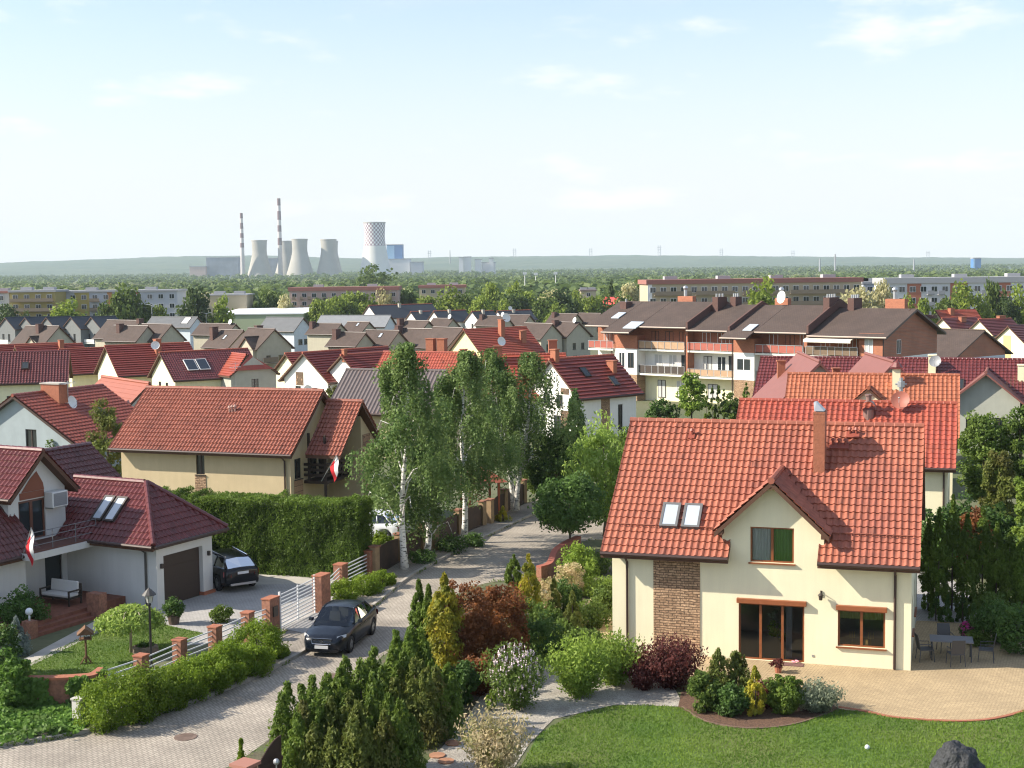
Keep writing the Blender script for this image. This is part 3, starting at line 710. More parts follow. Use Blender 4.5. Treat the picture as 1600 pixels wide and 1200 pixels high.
def fanmat():
    m, nt, b = nodes('patio_setts'); N = nt.nodes; K = nt.links
    tc = N.new('ShaderNodeTexCoord')
    # arcs of small setts: rings round a grid of fan centres
    sp = N.new('ShaderNodeSeparateXYZ'); K.new(tc.outputs['Object'], sp.inputs[0])
    def mth(op, a, bb=None, v=None):
        n = N.new('ShaderNodeMath'); n.operation = op
        K.new(a, n.inputs[0])
        if bb is not None: K.new(bb, n.inputs[1])
        if v is not None: n.inputs[1].default_value = v
        return n.outputs[0]
    fx = mth('SUBTRACT', mth('PINGPONG', sp.outputs[0], v=2.6), v=0.0)
    fy = sp.outputs[1]
    r = mth('SQRT', mth('ADD', mth('POWER', fx, v=2), mth('POWER', mth('ADD', fy, v=-60.0), v=2)))
    ring = mth('FRACT', mth('MULTIPLY', r, v=8.0))
    rid = mth('FLOOR', mth('MULTIPLY', r, v=8.0))
    an = mth('ADD', mth('MULTIPLY', sp.outputs[0], v=8.5), mth('MULTIPLY', rid, v=0.5)); af = mth('FRACT', an)
    e1 = mth('LESS_THAN', ring, v=0.16); e2 = mth('LESS_THAN', af, v=0.12); joint = mth('MAXIMUM', e1, e2)
    nz = N.new('ShaderNodeTexNoise'); nz.inputs['Scale'].default_value = 9; K.new(tc.outputs['Object'], nz.inputs[0])
    n2 = N.new('ShaderNodeTexNoise'); n2.inputs['Scale'].default_value = 0.5; n2.inputs['Detail'].default_value = 6; K.new(tc.outputs['Object'], n2.inputs[0])
    mr = N.new('ShaderNodeMapRange'); mr.inputs[3].default_value = 0.65; mr.inputs[4].default_value = 1.35; K.new(nz.outputs['Fac'], mr.inputs[0])
    m2 = N.new('ShaderNodeMapRange'); m2.inputs[1].default_value = 0.3; m2.inputs[2].default_value = 0.7; m2.inputs[3].default_value = 0.85; m2.inputs[4].default_value = 1.12; K.new(n2.outputs['Fac'], m2.inputs[0])
    mix = N.new('ShaderNodeMix'); mix.data_type = 'RGBA'; mix.inputs[6].default_value = (0.43, 0.325, 0.19, 1); mix.inputs[7].default_value = (0.25, 0.18, 0.10, 1); K.new(joint, mix.inputs[0])
    mul = N.new('ShaderNodeMix'); mul.data_type = 'RGBA'; mul.blend_type = 'MULTIPLY'; mul.inputs[0].default_value = 1
    K.new(mix.outputs[2], mul.inputs[6]); K.new(mth('MULTIPLY', mr.outputs[0], m2.outputs[0]), mul.inputs[7])
    K.new(mul.outputs[2], b.inputs['Base Color']); b.inputs['Roughness'].default_value = 0.85
    bp = N.new('ShaderNodeBump'); bp.inputs['Strength'].default_value = 0.6; bp.inputs['Distance'].default_value = 0.02; bp.invert = True
    K.new(joint, bp.inputs['Height']); K.new(bp.outputs[0], b.inputs['Normal'])
    return m
FAN = fanmat()

def hillz(x, y):
    a = x / max(y, 1.0)   # direction
    px = 800 + a * CF
    top = float(np.interp(px, [-400, 0, 120, 300, 420, 600, 700, 1000, 1300, 1600, 2000], [14, 20, 23, 27, 26, 19, 21, 20, 14, 8.5, 8]))
    zt = top / CF * 7400 + CH
    f = float(np.clip((y - 4600) / (7400 - 4600), 0, 1)); f = f * f * (3 - 2 * f)
    return f * (zt - 6)
ys = list(range(-60, 72, 12)) + [72] + list(range(90, 225, 15)) + [225] + list(range(260, 520, 30)) + [520] + list(range(620, 3400, 130)) + list(range(3400, 9001, 70))
mb = MB(); xs_n = 200
grid = []
for y in ys:
    half = max(120, abs(y) * 0.62 + 120); row = []
    for i in range(xs_n + 1):
        x = -half + 2 * half * i / xs_n
        z = gz(y)
        if y > 4600:
            z += hillz(x, y); 
            if y <= 7600: z += (mnoise.noise((x * 0.004, y * 0.004, 0)) * 5 + mnoise.noise((x * 0.018, y * 0.018, 3)) * 3.2 + rnd.uniform(-1.6, 1.6)) * min(1, (y - 4600) / 900)
            else: z -= (y - 7600) * 0.02
        row.append((x, y, z))
    grid.append(row)
vs = [p for r_ in grid for p in r_]; fs = []; w = xs_n + 1
for j in range(len(ys) - 1):
    for i in range(xs_n): fs.append((j * w + i, j * w + i + 1, (j + 1) * w + i + 1, (j + 1) * w + i))
nj = sum(1 for y in ys if y <= 3400)
mb.add(vs, fs)
mb.m = [1 if (k // xs_n) >= nj else 0 for k in range(len(fs))]
g_ = mb.build('ground', [GROUND, HILLM], smooth=False); tag(g_, kind='structure')

def sheet(name, pts, m, z=0.004, kind='structure', cut=6.0):
    """Flat sheet that follows the terrain: polygon cut along terrain break lines."""
    me = bpy.data.meshes.new(name); bm = bmesh.new()
    vsx = [bm.verts.new((p[0], p[1], 0)) for p in pts]; bm.faces.new(vsx)
    for y in TY[1:4]:
        bmesh.ops.bisect_plane(bm, geom=bm.verts[:] + bm.edges[:] + bm.faces[:], plane_co=(0, y, 0), plane_no=(0, 1, 0))
    for v in bm.verts: v.co.z = gz(v.co.y) + z
    bmesh.ops.recalc_face_normals(bm, faces=bm.faces[:])
    if bm.faces[:] and bm.faces[0].normal.z < 0: bmesh.ops.reverse_faces(bm, faces=bm.faces[:])
    bm.to_mesh(me); bm.free(); me.materials.append(m)
    o = bpy.data.objects.new(name, me); link(o); tag(o, kind=kind); return o
def smoothline(P, k=6):
    """Catmull-Rom through points"""
    out = []; n = len(P)
    for i in range(n - 1):
        p0, p1, p2, p3 = P[max(i - 1, 0)], P[i], P[i + 1], P[min(i + 2, n - 1)]
        for j in range(k):
            t = j / k
            out.append(tuple(0.5 * (2 * p1[a] + (p2[a] - p0[a]) * t + (2 * p0[a] - 5 * p1[a] + 4 * p2[a] - p3[a]) * t * t + (3 * p1[a] - p0[a] - 3 * p2[a] + p3[a]) * t ** 3) for a in range(2)))
    out.append(tuple(P[-1][:2])); return out
def offset(line, d):
    out = []
    for i, p in enumerate(line):
        a = line[max(i - 1, 0)]; b = line[min(i + 1, len(line) - 1)]
        dx, dy = b[0] - a[0], b[1] - a[1]; l = math.hypot(dx, dy) or 1
        out.append((p[0] - dy / l * d, p[1] + dx / l * d))
    return out
KL = smoothline([(-34, 36.5), (-22, 39.6), (-15.7, 41.85), (-13.2, 43.3), (-10.8, 46.0), (-8.5, 50.45), (-6.3, 58.0), (-4.9, 64.7), (-3.3, 69.7), (-1.5, 75.0), (1.2, 82.7), (4.5, 91), (8, 99)])
KRR = smoothline([(-34, 30), (-20, 33.5), (-12, 36.5), (-8.6, 39.5), (-6.9, 45.1), (-5.5, 49.6), (-4.0, 55), (-2.9, 60), (-1.6, 63.3), (0.3, 64.6), (1.5, 66.5), (2.3, 69.5), (3.6, 73.5), (9, 75), (16, 77), (17, 84), (10, 86), (8.5, 92), (11, 99)])
sheet('road', KL + KRR[::-1], PAVER, 0.006)
sw = offset(KL, 1.9)
sheet('sidewalk', KL[7:] + sw[7:][::-1], PAVEG, 0.10)
def strip(name, line, wd, z0, z1, m, kind='structure', label=None):
    mb = MB(); b = offset(line, wd)
    for i in range(len(line) - 1):
        p, q, r_, s_ = line[i], line[i + 1], b[i + 1], b[i]
        mb.hexa([(p[0], p[1], gz(p[1]) + z0), (q[0], q[1], gz(q[1]) + z0), (r_[0], r_[1], gz(r_[1]) + z0), (s_[0], s_[1], gz(s_[1]) + z0),
                 (p[0], p[1], gz(p[1]) + z1), (q[0], q[1], gz(q[1]) + z1), (r_[0], r_[1], gz(r_[1]) + z1), (s_[0], s_[1], gz(s_[1]) + z1)])
    o = mb.build(name, m); tag(o, kind=kind); return o
strip('kerb', KL, 0.16, -0.1, 0.12, KERB)
# left property: driveway, path, lawn
G = lambda *p: gnd(*p)[:2]
sheet('driveway', [(-17.5, 52.9), (-11.35, 53.6), (-9.3, 55.4), (-8.4, 57.9), (-7.0, 64.4), (-14.0, 63.6), (-13.7, 62.4), (-15.5, 59.2), (-17.3, 56.0)], PAVER2, 0.012)
sheet('driveway_apron', [(-9.35, 55.4), (-8.4, 57.9), (-6.6, 57.6), (-7.5, 54.0)], PAVER2, 0.115)
sheet('driveway_edge', [(-14.2, 63.4), (-7.0, 64.2), (-7.2, 65.0), (-14.5, 66.6)], CONC, 0.009)
sheet('garden_path', [G(8, 1046), G(30, 1050), G(185, 974), G(245, 968), G(240, 955), G(165, 962)], CONC, 0.020)
lawnL = [G(30, 1046), G(168, 976), G(235, 972), G(318, 990), G(262, 1022), G(200, 1060), G(166, 1076), G(40, 1082)]
sheet('lawn', lawnL, GRASS, 0.016)
sheet('planting_bed', [(-22, 44), (-14.2, 46.6), (-13.1, 43.6), (-15.6, 42.1), (-22, 40.1)], SOIL, 0.010)
sheet('planting_bed', [(-13.1, 43.5), (-10.8, 46.15), (-8.65, 50.5), (-8.0, 53.5), (-9.6, 55.2), (-12.5, 50.8), (-14.2, 46.8)], SOIL, 0.05)
# right garden
sheet('planting_bed', [(-8.4, 39.6), (-6.7, 45.2), (-5.2, 49.7), (-3.8, 55), (-2.8, 59.5), (-1.3, 63), (0.6, 64.3), (2.2, 67), (3, 70), (5.5, 68), (4.5, 56), (3.6, 52.5), (1.5, 47), (-0.4, 42), (-2, 37), (-6, 35)], SOIL, 0.008)
sheet('gravel_bed', [(-0.9, 48.2), (0.6, 49.5), (3.6, 52.2), (4.6, 51.2), (5.4, 47.8), (5.5, 45.0), (3.3, 45.3), (1.2, 43.9), (0.4, 41.6), (-0.3, 38.5), (-1.8, 36), (-3.4, 37.5), (-2.2, 41.5), (-1.5, 44.5)], GRAVEL, 0.016)
lawnR = smoothline([(-0.6, 36), (0.3, 40.5), (0.8, 42.6), (1.9, 44.2), (3.4, 45.2), (5.4, 44.9), (6.0, 43.4), (7.3, 42.7), (8.8, 43.1), (10.3, 44.4), (11.2, 44.2), (12.2, 43.5), (13.9, 43.1), (15.4, 43.4), (16.6, 44.4), (18.5, 45.0), (23, 44.0)], 4)
sheet('lawn', lawnR + [(24, 32), (-2, 32)], GRASS, 0.012)
sheet('mulch_bed', [(5.3, 45.0), (5.95, 43.4), (7.2, 42.7), (8.8, 43.1), (10.4, 44.6), (10.3, 46.0), (8.8, 47.1), (7.0, 47.2), (5.6, 46.6)], MULCH, 0.020)
patio = smoothline([(3.4, 53.0), (5.2, 48.2), (6.9, 47.3), (8.8, 47.2), (10.2, 46.2), (10.45, 44.6), (11.2, 44.25), (12.1, 43.55), (13.9, 43.15), (15.4, 43.5), (17.2, 44.9), (18.6, 47.5), (19.5, 51), (19.2, 55)], 5)
sheet('patio', patio + [(16.2, 55.8), (13.9, 50), (8, 50.5), (3.6, 53)], FAN, 0.024)
arc = smoothline([(10.45, 44.7), (11.2, 44.25), (12.1, 43.55), (13.9, 43.15), (15.4, 43.5), (17.2, 44.9), (18.6, 47.5)], 6)
strip('patio_edging', arc, 0.14, -0.02, 0.034, BRICKC)
strip('lawn_edging', smoothline([(5.4, 44.95), (6.0, 43.4), (7.3, 42.7), (8.8, 43.1), (10.3, 44.4)], 6), 0.06, -0.02, 0.045, mat('edging_brown', (.17, .11, .08), .9, var=.2))
sheet('side_yard', [(14.2, 50), (19.4, 54), (20, 64), (17.8, 66), (15.5, 58)], PAVER2, 0.018)
sheet('side_patio', [(2.6, 56.5), (3.6, 53), (5.6, 60.5), (3.5, 61.5)], FAN, 0.018)
for nm, a, b in (('manhole', (290, 1152), 'round iron manhole cover in the road near the hedge end'), ('manhole', (520, 1057), 'round iron manhole cover in the road in front of the dark saloon car')):
    p = gnd(*a); m = MB(); m.lathe([(0.001, 0.0), (0.36, 0.0), (0.36, 0.012), (0.33, 0.014), (0.001, 0.012)], 24, (0, 0, 0), False)
    for k in range(-2, 3): m.box(-0.2, k * .11 - .02, .012, .2, k * .11 + .02, .02)
    o = m.build('manhole_cover', mat('cast_iron', (0.16, 0.11, 0.085), 0.7, var=0.2, vscale=6), loc=(p.x, p.y, 0.007)); tag(o, b, 'manhole cover')
# stepping stones in the gravel path
for i, (px, py) in enumerate([(683, 1182), (697, 1191), (708, 1163), (712, 1139), (718, 1120)]):
    p = gnd(px, py); m = MB(); m.lathe([(0.001, 0), (0.24, 0), (0.25, 0.04), (0.001, 0.045)], 9, (0, 0, 0), False)
    o = m.build('stepping_stone', mat('terracotta_slab', (0.34, 0.17, 0.10), 0.9, var=0.2), loc=(p.x, p.y, 0.016), rz=i); tag(o, 'flat terracotta stepping stone in the shaded gravel path', 'stepping stone', 'stepping stones in the gravel path')
# short grass blades over the two lawns
def blades(name, poly, n, seed, h=0.055, holes=()):
    rg = np.random.default_rng(seed); P = np.array([p[:2] for p in poly]); lo, hi = P.min(0), P.max(0); hi[1] = min(hi[1], 60); lo[1] = max(lo[1], 36)
    q = lo + (hi - lo) * rg.random((int(n * 2.2), 2)); ins = np.zeros(len(q), bool); j = len(P) - 1
    for i in range(len(P)):
        xi, yi = P[i]; xj, yj = P[j]
        c = ((yi > q[:, 1]) != (yj > q[:, 1])) & (q[:, 0] < (xj - xi) * (q[:, 1] - yi) / (yj - yi + 1e-12) + xi); ins ^= c; j = i
    q = q[ins][:n]; k = len(q)
    C = np.stack([q[:, 0], q[:, 1], np.full(k, 0.016 + h * 0.4)], 1)
    a = rg.normal(size=(k, 3)) * 0.5 + np.array([0, 0, 1]); a = unit(a) * h * (0.6 + 0.8 * rg.random((k, 1))) ; b = unit(np.cross(a, rg.normal(size=(k, 3)))) * 0.012
    V = np.stack([C - a * .5 - b, C - a * .5 + b, C + a * .6 + b * .3, C + a * .6 - b * .3], 1).reshape(-1, 3)
    # patchy tint across the lawn
    t = np.array([0.5 + 0.9 * mnoise.noise((x * 0.5, y * 0.5, seed)) for x, y in q]); t = np.clip(0.7 * t + 0.3 * rg.random(k), 0, 1)
    o = npmesh(name, V, k, leafmat('grass_blades', (0.068, 0.150, 0.012), (0.170, 0.255, 0.030), None, 0.25), t); tag(o, kind='stuff'); return o
blades('grass', lawnR + [(19, 36), (-2, 36)], 75000, 3)
blades('grass', lawnL, 14000, 4)
# ------------------------------------------------------------------ the house on the right
W_ = lambda *a, **k: (*a, k)
T1 = (0.235, 0.345, 0.05, 6, 0.045)
H1 = House('detached_house', 'cream detached house with orange red tiled roof and gabled front, nearest on the right', 'house', 13.96, 48.76, 17.3, 10.78, 9.41, 3.85, 8.18, TILE_O, CREAM, zb=0, og=0.3, tile=T1,
    outF=lambda wt: [[(4.12, wt), (7.76, wt), (7.76, 4.78), (5.94, 6.45), (4.12, 4.78)]], cutF=[(4.42, 7.58)], cuty=0.75,
    wins=[('F', 4.72, 0.03, 2.36, 2.08, dict(cols=3, pane=GLASS, sill=False)), ('F', 8.26, 0.74, 1.64, 1.32, dict(pane=GLASS)), ('F', 5.14, 3.64, 1.56, 1.29, dict(pane=GLASS)),
          ('R', 1.2, 1.0, 1.0, 1.3), ('R', 4.2, 1.0, 1.4, 1.3), ('R', 3.2, 4.2, 1.2, 1.3), ('R', 5.4, 4.2, 0.8, 1.3)])
h = H1
h.cross(5.94, 1.82, 6.68, yf=0.0, og=0.5, oe=0.22, wall=False, pitch=0.94, tile=T1)
mb = MB()   # cheeks of the gabled front
for x in (4.12, 7.76): mb.poly([(x, 0.001, 3.9), (x, 0.001, 4.78), (x, 1.0, 4.78), (x, 1.0, 3.9)])
mb.build('gable_cheek', CREAM, h.t)
h.cladding('F', 1.57, 3.30, 0.0, h.wt - 0.02, STONE)
h.skylight(1.72, 1.27, 0.68, 1.16, n=2, gap=0.14, pane=PANE_SKY, fm=mat('skylight_frame_grey', (0.13, 0.13, 0.13), 0.5))
h.chimney(7.33, 3.1, 0.42, 0.85, 8.78, BRICKC, BRICKC, cap=0.01)
mb = MB(); mb.hexa([(7.15, 2.72, 8.9), (7.51, 2.72, 8.9), (7.51, 3.48, 8.9), (7.15, 3.48, 8.9), (7.1, 2.95, 9.2), (7.2, 2.95, 9.22), (7.2, 3.4, 9.22), (7.1, 3.4, 9.2)]); mb.build('chimney_cowl', GREYM, h.t)
for x in (0.58, 10.23): h.downpipe(x)
for a, b in ((0.2, 1.62), (3.25, 4.3), (7.75, 10.8)):
    mb = MB(); n = int((b - a) / 0.12)
    for i in range(n): p, q = h.on(a + (b - a) * i / n, 1.28, 0.05), h.on(a + (b - a) * i / n, 1.28, 0.17); mb.tube([p, q], 0.012, 4, False)
    for hh in (0.11, 0.17): mb.tube([h.on(a, 1.28, hh), h.on(b, 1.28, hh)], 0.014, 5)
    mb.build('snow_guard', TILE_O, h.roof)
for i, (x, t, k) in enumerate([(7.75, 5.65, 3), (8.35, 6.25, 2), (2.3, 6.0, 1)]):
    mb = MB()
    for j in range(k):
        p = h.on(x + j * 0.24, t, 0.0); mb.tube([p, p + Vector((0, 0, 0.3))], 0.05, 7); mb.tube([p + Vector((0, 0, 0.27)), p + Vector((0, 0, 0.36))], [0.1, 0.05], 8)
        q = [h.on(x + j * .24 - .12, t - .15, .05), h.on(x + j * .24 + .12, t - .15, .05), h.on(x + j * .24 + .12, t + .15, .05), h.on(x + j * .24 - .12, t + .15, .05)]
        mb.hexa(q + [v + Vector((0, -.03, .05)) for v in q])
    mb.build('roof_vent', mat('roof_vent_red', (0.27, 0.065, 0.04), 0.5), h.t)
for u0, u1, z in ((4.66, 7.16, 2.13), (8.2, 9.96, 2.08)):
    mb = MB(); fbox(mb, h.xf['F'], u0, u1, z, z + 0.17, -0.16, -0.002); mb.build('shutter_box', mat('shutter_box_oak', (0.27, 0.085, 0.03), 0.5, var=0.1, vscale=5), h.t, bevel=0.01)
mb = MB(); mb.box(0.3, 0.3, 0.045, 10.4, 9.1, 0.06); mb.box(0.2, 0.2, 2.62, 10.5, 4.0, 2.85); mb.box(0.2, 4.0, 0.06, 10.5, 4.12, 6.6)
mb.build('interior', mat('interior_plaster', (0.30, 0.26, 0.2), 0.9), h.t)
def curtain(parent, u0, u1, z0, z1, y, m, amp=0.035, name='curtain', taper=0.0):
    mb = MB(); n = 28; vs = []
    for j, z in enumerate((z0, z1)):
        for i in range(n + 1):
            f = i / n; u = u0 + (u1 - u0) * f
            if taper and j == 0: u = u0 + (u - u0) * (1 - taper)
            vs.append((u, y + amp * math.sin(f * 6.28 * 6), z))
    mb.add(vs, [(i, i + 1, n + 2 + i, n + 1 + i) for i in range(n)]); return mb.build(name, m, parent, smooth=True)
curtain(h.t, 5.2, 5.85, 3.66, 4.9, 0.2, mat('curtain_lace', (0.55, 0.55, 0.52), 0.9))
curtain(h.t, 5.95, 6.66, 3.66, 4.9, 0.2, mat('curtain_green', (0.16, 0.32, 0.06), 0.9), taper=0.0)
for u0, u1 in ((8.3, 9.05), (9.1, 9.86)): curtain(h.t, u0, u1, 1.72, 2.06, 0.2, mat('blind_olive', (0.20, 0.21, 0.06), 0.9), 0.02)
curtain(h.t, 6.4, 6.62, 0.08, 2.08, 0.3, mat('blind_grey', (0.22, 0.22, 0.22), 0.9), 0.02)
mb = MB()
for u in (8.75, 9.4):
    mb.tube([(u, .22, .76), (u, .22, 1.15)], .012, 6); mb.tube([(u - .08, .22, 1.02), (u + .08, .22, 1.02)], .01, 5)
    for k in (-.08, 0, .08): mb.tube([(u + k, .22, 1.02), (u + k, .22, 1.25)], .014, 6)
mb.box(9.22, .18, .76, 9.3, .26, .98); mb.build('window_candlesticks', mat('brass', (0.5, 0.38, 0.16), 0.3, metal=0.8), h.t)
rg = np.random.default_rng(5)
V, t = crown_round(rg, .28, .42, 14, .13, 240, .1, 0.75); o = put('indoor_plant', V, t, L_GREEN, h.t, (6.05, .55, 0.35))
V, t = crown_round(rg, .2, .3, 10, .1, 160, .09, 0.5); put('indoor_plant', V, t, L_SILVER, h.t, (5.9, .5, 1.0))
mb = MB(); xf = h.xf['F']; fbox(mb, xf, 7.64, 7.7, 2.52, 2.72, -.04, 0); mb.tube([(7.67, -.03, 2.66), (7.67, -.2, 2.72)], .015, 6)
mb.lathe([(.001, 0), (.06, 0), (.08, .16), (.11, .17), (.02, .26), (.001, .28)], 8, (7.67, -.2, 2.42), False); mb.build('wall_lamp', DARKF, h.t)
mb = MB(); fbox(mb, xf, 7.35, 7.43, .28, .36, -.02, 0); mb.build('outdoor_socket', GREYM, h.t)
mb = MB(); mb.tube([(5.94, -.48, 6.42), (5.94, 0, 6.42)], .06, 6)
for x, z in ((4.12, 4.78), (7.76, 4.78)): mb.box(x - .07, -.48, z - .12, x + .07, 0, z + .02)
mb.build('rafter_end', SOFFIT, h.t)
mb = MB()   # small tiled canopy over the side entrance on the left
mb.hexa([(-1.0, 5.0, 2.35), (-.002, 5.0, 2.35), (-.002, 8.4, 2.35), (-1.0, 8.4, 2.35), (-1.0, 5.0, 2.5), (-.002, 5.3, 3.0), (-.002, 8.1, 3.0), (-1.0, 8.4, 2.5)]); mb.build('entrance_canopy', TILE_W, h.t)
for s_ in (-0.05, 2.26):
    pass
# doormat with slippers, a small flower pot
mb = MB(); mb.box(-.35, -.2, 0, .35, .2, .02); o = mb.build('doormat', mat('doormat', (0.16, 0.08, 0.07), 0.95, var=.2, vscale=20), loc=tuple(gnd(1240, 1040)[:2]) + (0.026,), rz=R(-17)); tag(o, 'dark doormat on the setts outside the patio door', 'doormat')
p = gnd(1243, 1037); mb = MB()
for k in (-.09, .07): mb.sphere((k, 0, .04), .1, 8, 5, (.45, 1.2, .4))
o = mb.build('slippers', mat('slipper_pink', (0.6, 0.25, 0.3), .8), loc=(p.x, p.y, .048), rz=.5); tag(o, 'pair of pink slippers on the dark doormat', 'slippers')
p = gnd(1216, 1052); o = thing('flower_pot', 'small pot with a red leaved plant on the setts by the patio door', 'flower pot', (p.x, p.y, .026))
mb = MB(); mb.lathe([(.001, 0), (.1, 0), (.14, .2), (.12, .2), (.001, .17)], 12, (0, 0, 0), False); mb.build('pot', BRICKC, o)
V, t = crown_round(rg, .24, .16, 14, .1, 260, .08, .3); put('foliage', V, t, L_PURPLE, o)

# ------------------------------------------------------------------ second house on the right
T2 = (0.30, 0.36, 0.06, 5, 0.03)
H2 = House('detached_house', 'cream house with bright red tiled roof, right behind the nearest right-hand house', 'house', 22.57, 72.46, 18.2, 10.95, 7.0, 3.83, 6.82, TILE_R, CREAM, oe=0.55, tile=T2, wins=[('F', 1.5, 1, 1.4, 1.3), ('F', 6, 1, 1.4, 1.3), ('R', 2.5, 1, 1.2, 1.3)])
h = H2; h.downpipe(10.75)
mb = MB(); p = Vector((6.75, 2.6, 6.35)); mb.tube([p + Vector((0, 0, -.5)), p + Vector((0, 0, .15))], .3, 12)
n = 12; vs = []
for y in (-.42, .42):
    for i in range(n + 1): a = math.pi * i / n; vs.append((p.x + .40 * math.cos(a), p.y + y, p.z + .15 + .5 * math.sin(a)))
mb.add(vs, [(i, i + 1, n + 2 + i, n + 1 + i) for i in range(n)]); mb.tube([p + Vector((0, 0, .6)), p + Vector((0, 0, .95))], .15, 10); mb.tube([p + Vector((0, 0, .9)), p + Vector((0, 0, 1.0))], .2, 10)
mb.build('chimney_cowl', mat('cowl_copper', (0.22, 0.13, 0.11), .5, metal=.3, var=.2), h.t)
mb = MB(); mb.tube([(8.4, 3.4, 6.5), (8.4, 3.4, 8.2)], .1, 10); mb.tube([(8.4, 3.4, 7.7), (8.4, 3.4, 8.0)], .2, 10); mb.tube([(8.1, 3.4, 7.85), (8.7, 3.4, 7.85)], .05, 8); mb.build('flue_pipe', GREYM, h.t)
dish(h.t, (8.42, 2.9, 7.0), .5, (-.15, -1, .42), mat('dish_red', (0.33, 0.11, 0.075), .6), post=(8.42, 3.3, 6.8))

# third: bright orange roof
H3 = House('detached_house', 'house with bright orange tiled roof and tiny roof dormer, third row back on the right', 'house', 27.42, 87.08, 17.1, 10.19, 8.12, 3.57, 7.47, TILE_S, CREAM, tile=(0.28, 0.36, 0.055, 4, 0.03), wins=[('F', 2, 1, 1.4, 1.3), ('F', 7, 1, 1.4, 1.3)])
h = H3; h.cross(4.95, .95, 6.75, yf=2.1, og=.2, oe=.25, tile=(0.28, 0.36, 0.055, 3, 0.03), pitch=.9)
h.chimney(6.65, 3.2, .5, .5, 7.95, PALEY, mat('chimney_hat_red', (.16, .035, .03), .5), cap=.15)
mb = MB(); mb.lathe([(.001, 0), (.38, 0), (.2, .3), (.001, .42)], 8, (6.65, 3.2, 8.06), False); mb.build('chimney_hat', mat('chimney_hat_red', (.16, .035, .03), .5), h.t)

# ------------------------------------------------------------------ tan house in the middle
T8 = (0.22, 0.33, 0.058, 5, 0.045)
H8 = House('detached_house', 'tan house with long terracotta tiled roof behind the tall clipped hedge', 'house', -12.31, 77.32, 19.7, 11.04, 6.77, 4.43, 7.62, TILE_M, TAN, zb=-.1, tile=T8, verge=TILE_M,
    wins=[('F', 5.0, 3.05, 0.55, 1.15, dict(fm=DARKF)), ('R', 0.45, 2.9, .8, 1.15, dict(fm=DARKF)), ('R', 2.2, 2.75, .95, 2.1, dict(fm=DARKF, sill=False)), ('R', 3.3, 2.75, .9, 2.1, dict(fm=DARKF, sill=False)), ('R', 4.9, .1, 1.4, 2.2, dict(fm=DARKF, sill=False))])
h = H8
h.cladding('F', 4.92, 5.62, 0, 3.0, STONE); h.downpipe(10.7); h.cladding('R', .35, 1.35, 0, 2.86, STONE_S)
mb = MB()   # balcony with dark boards on the gable end
mb.box(11.05, 1.5, 2.55, 12.5, 4.5, 2.72)
for z in (2.95, 3.25, 3.55): mb.box(12.42, 1.5, z, 12.48, 4.5, z + .16); mb.box(11.05, 1.5, z, 12.4, 1.56, z + .16)
for y in (1.5, 2.5, 3.5, 4.42): mb.box(12.36, y, 2.72, 12.44, y + .08, 3.75)
mb.box(11.3, 1.5, 2.72, 11.42, 1.62, 5.4); mb.box(12.3, 1.52, .0, 12.42, 1.64, 5.3); mb.build('balcony', mat('balcony_wood_dark', (0.035, 0.02, 0.014), .7), h.t)
# wing roof at the back of the gable end
wz, ws = 7.0, .95; m = MB(); m.mat(0)
kk = math.sqrt(1 + ws * ws)
tile_slope(m, (11.45, 1.0, wz - 2.9 * ws), (1, 0, 0), (0, 1, ws), 2.2, 2.9 * kk, *T8)
tile_slope(m, (11.45, 6.8, wz - 2.9 * ws), (1, 0, 0), (0, -1, ws), 2.2, 2.9 * kk, *T8)
m.mat(1)
for y0_, y1_ in ((1.0, 3.9), (6.8, 3.9)): m.hexa([(11.45, y0_, wz - 2.9 * ws - .18), (13.6, y0_, wz - 2.9 * ws - .18), (13.6, y1_, wz - .18), (11.45, y1_, wz - .18), (11.45, y0_, wz - 2.9 * ws - .01), (13.6, y0_, wz - 2.9 * ws - .01), (13.6, y1_, wz - .01), (11.45, y1_, wz - .01)])
m.mat(0); ridgecap(m, (11.3, 3.9, wz + .03), (13.7, 3.9, wz + .03)); m.build('wing_roof', [TILE_M, SOFFIT], h.t)
mb = MB(); wall_face(mb, [[(4.5, -.5), (6.6, -.5), (6.6, 4.3), (4.5, 6.1)]], [], lambda u, z, d: (13.2, u, z)); mb.poly([(11.05, 4.5, -.5), (13.2, 4.5, -.5), (13.2, 4.5, 6.1), (11.05, 4.5, 6.1)]); mb.build('wing_wall', TAN, h.t)
mb = MB(); mb.box(13.2, 4.7, -.3, 13.25, 5.6, 5.0); mb.build('stone_cladding', STONE_S, h.t)
mb = MB()
for k, (a, b_) in enumerate(((0, .3), (.32, .5), (.15, .42))):
    p = h.on(6.15 + a, 3.0 + b_ * .5, 0); mb.tube([p, p + Vector((0, 0, .35))], .055, 7); mb.tube([p + Vector((0, 0, .3)), p + Vector((0, 0, .42))], [.11, .05], 8)
mb.build('roof_vent', mat('roof_vent_pale', (.42, .25, .2), .6), h.t)
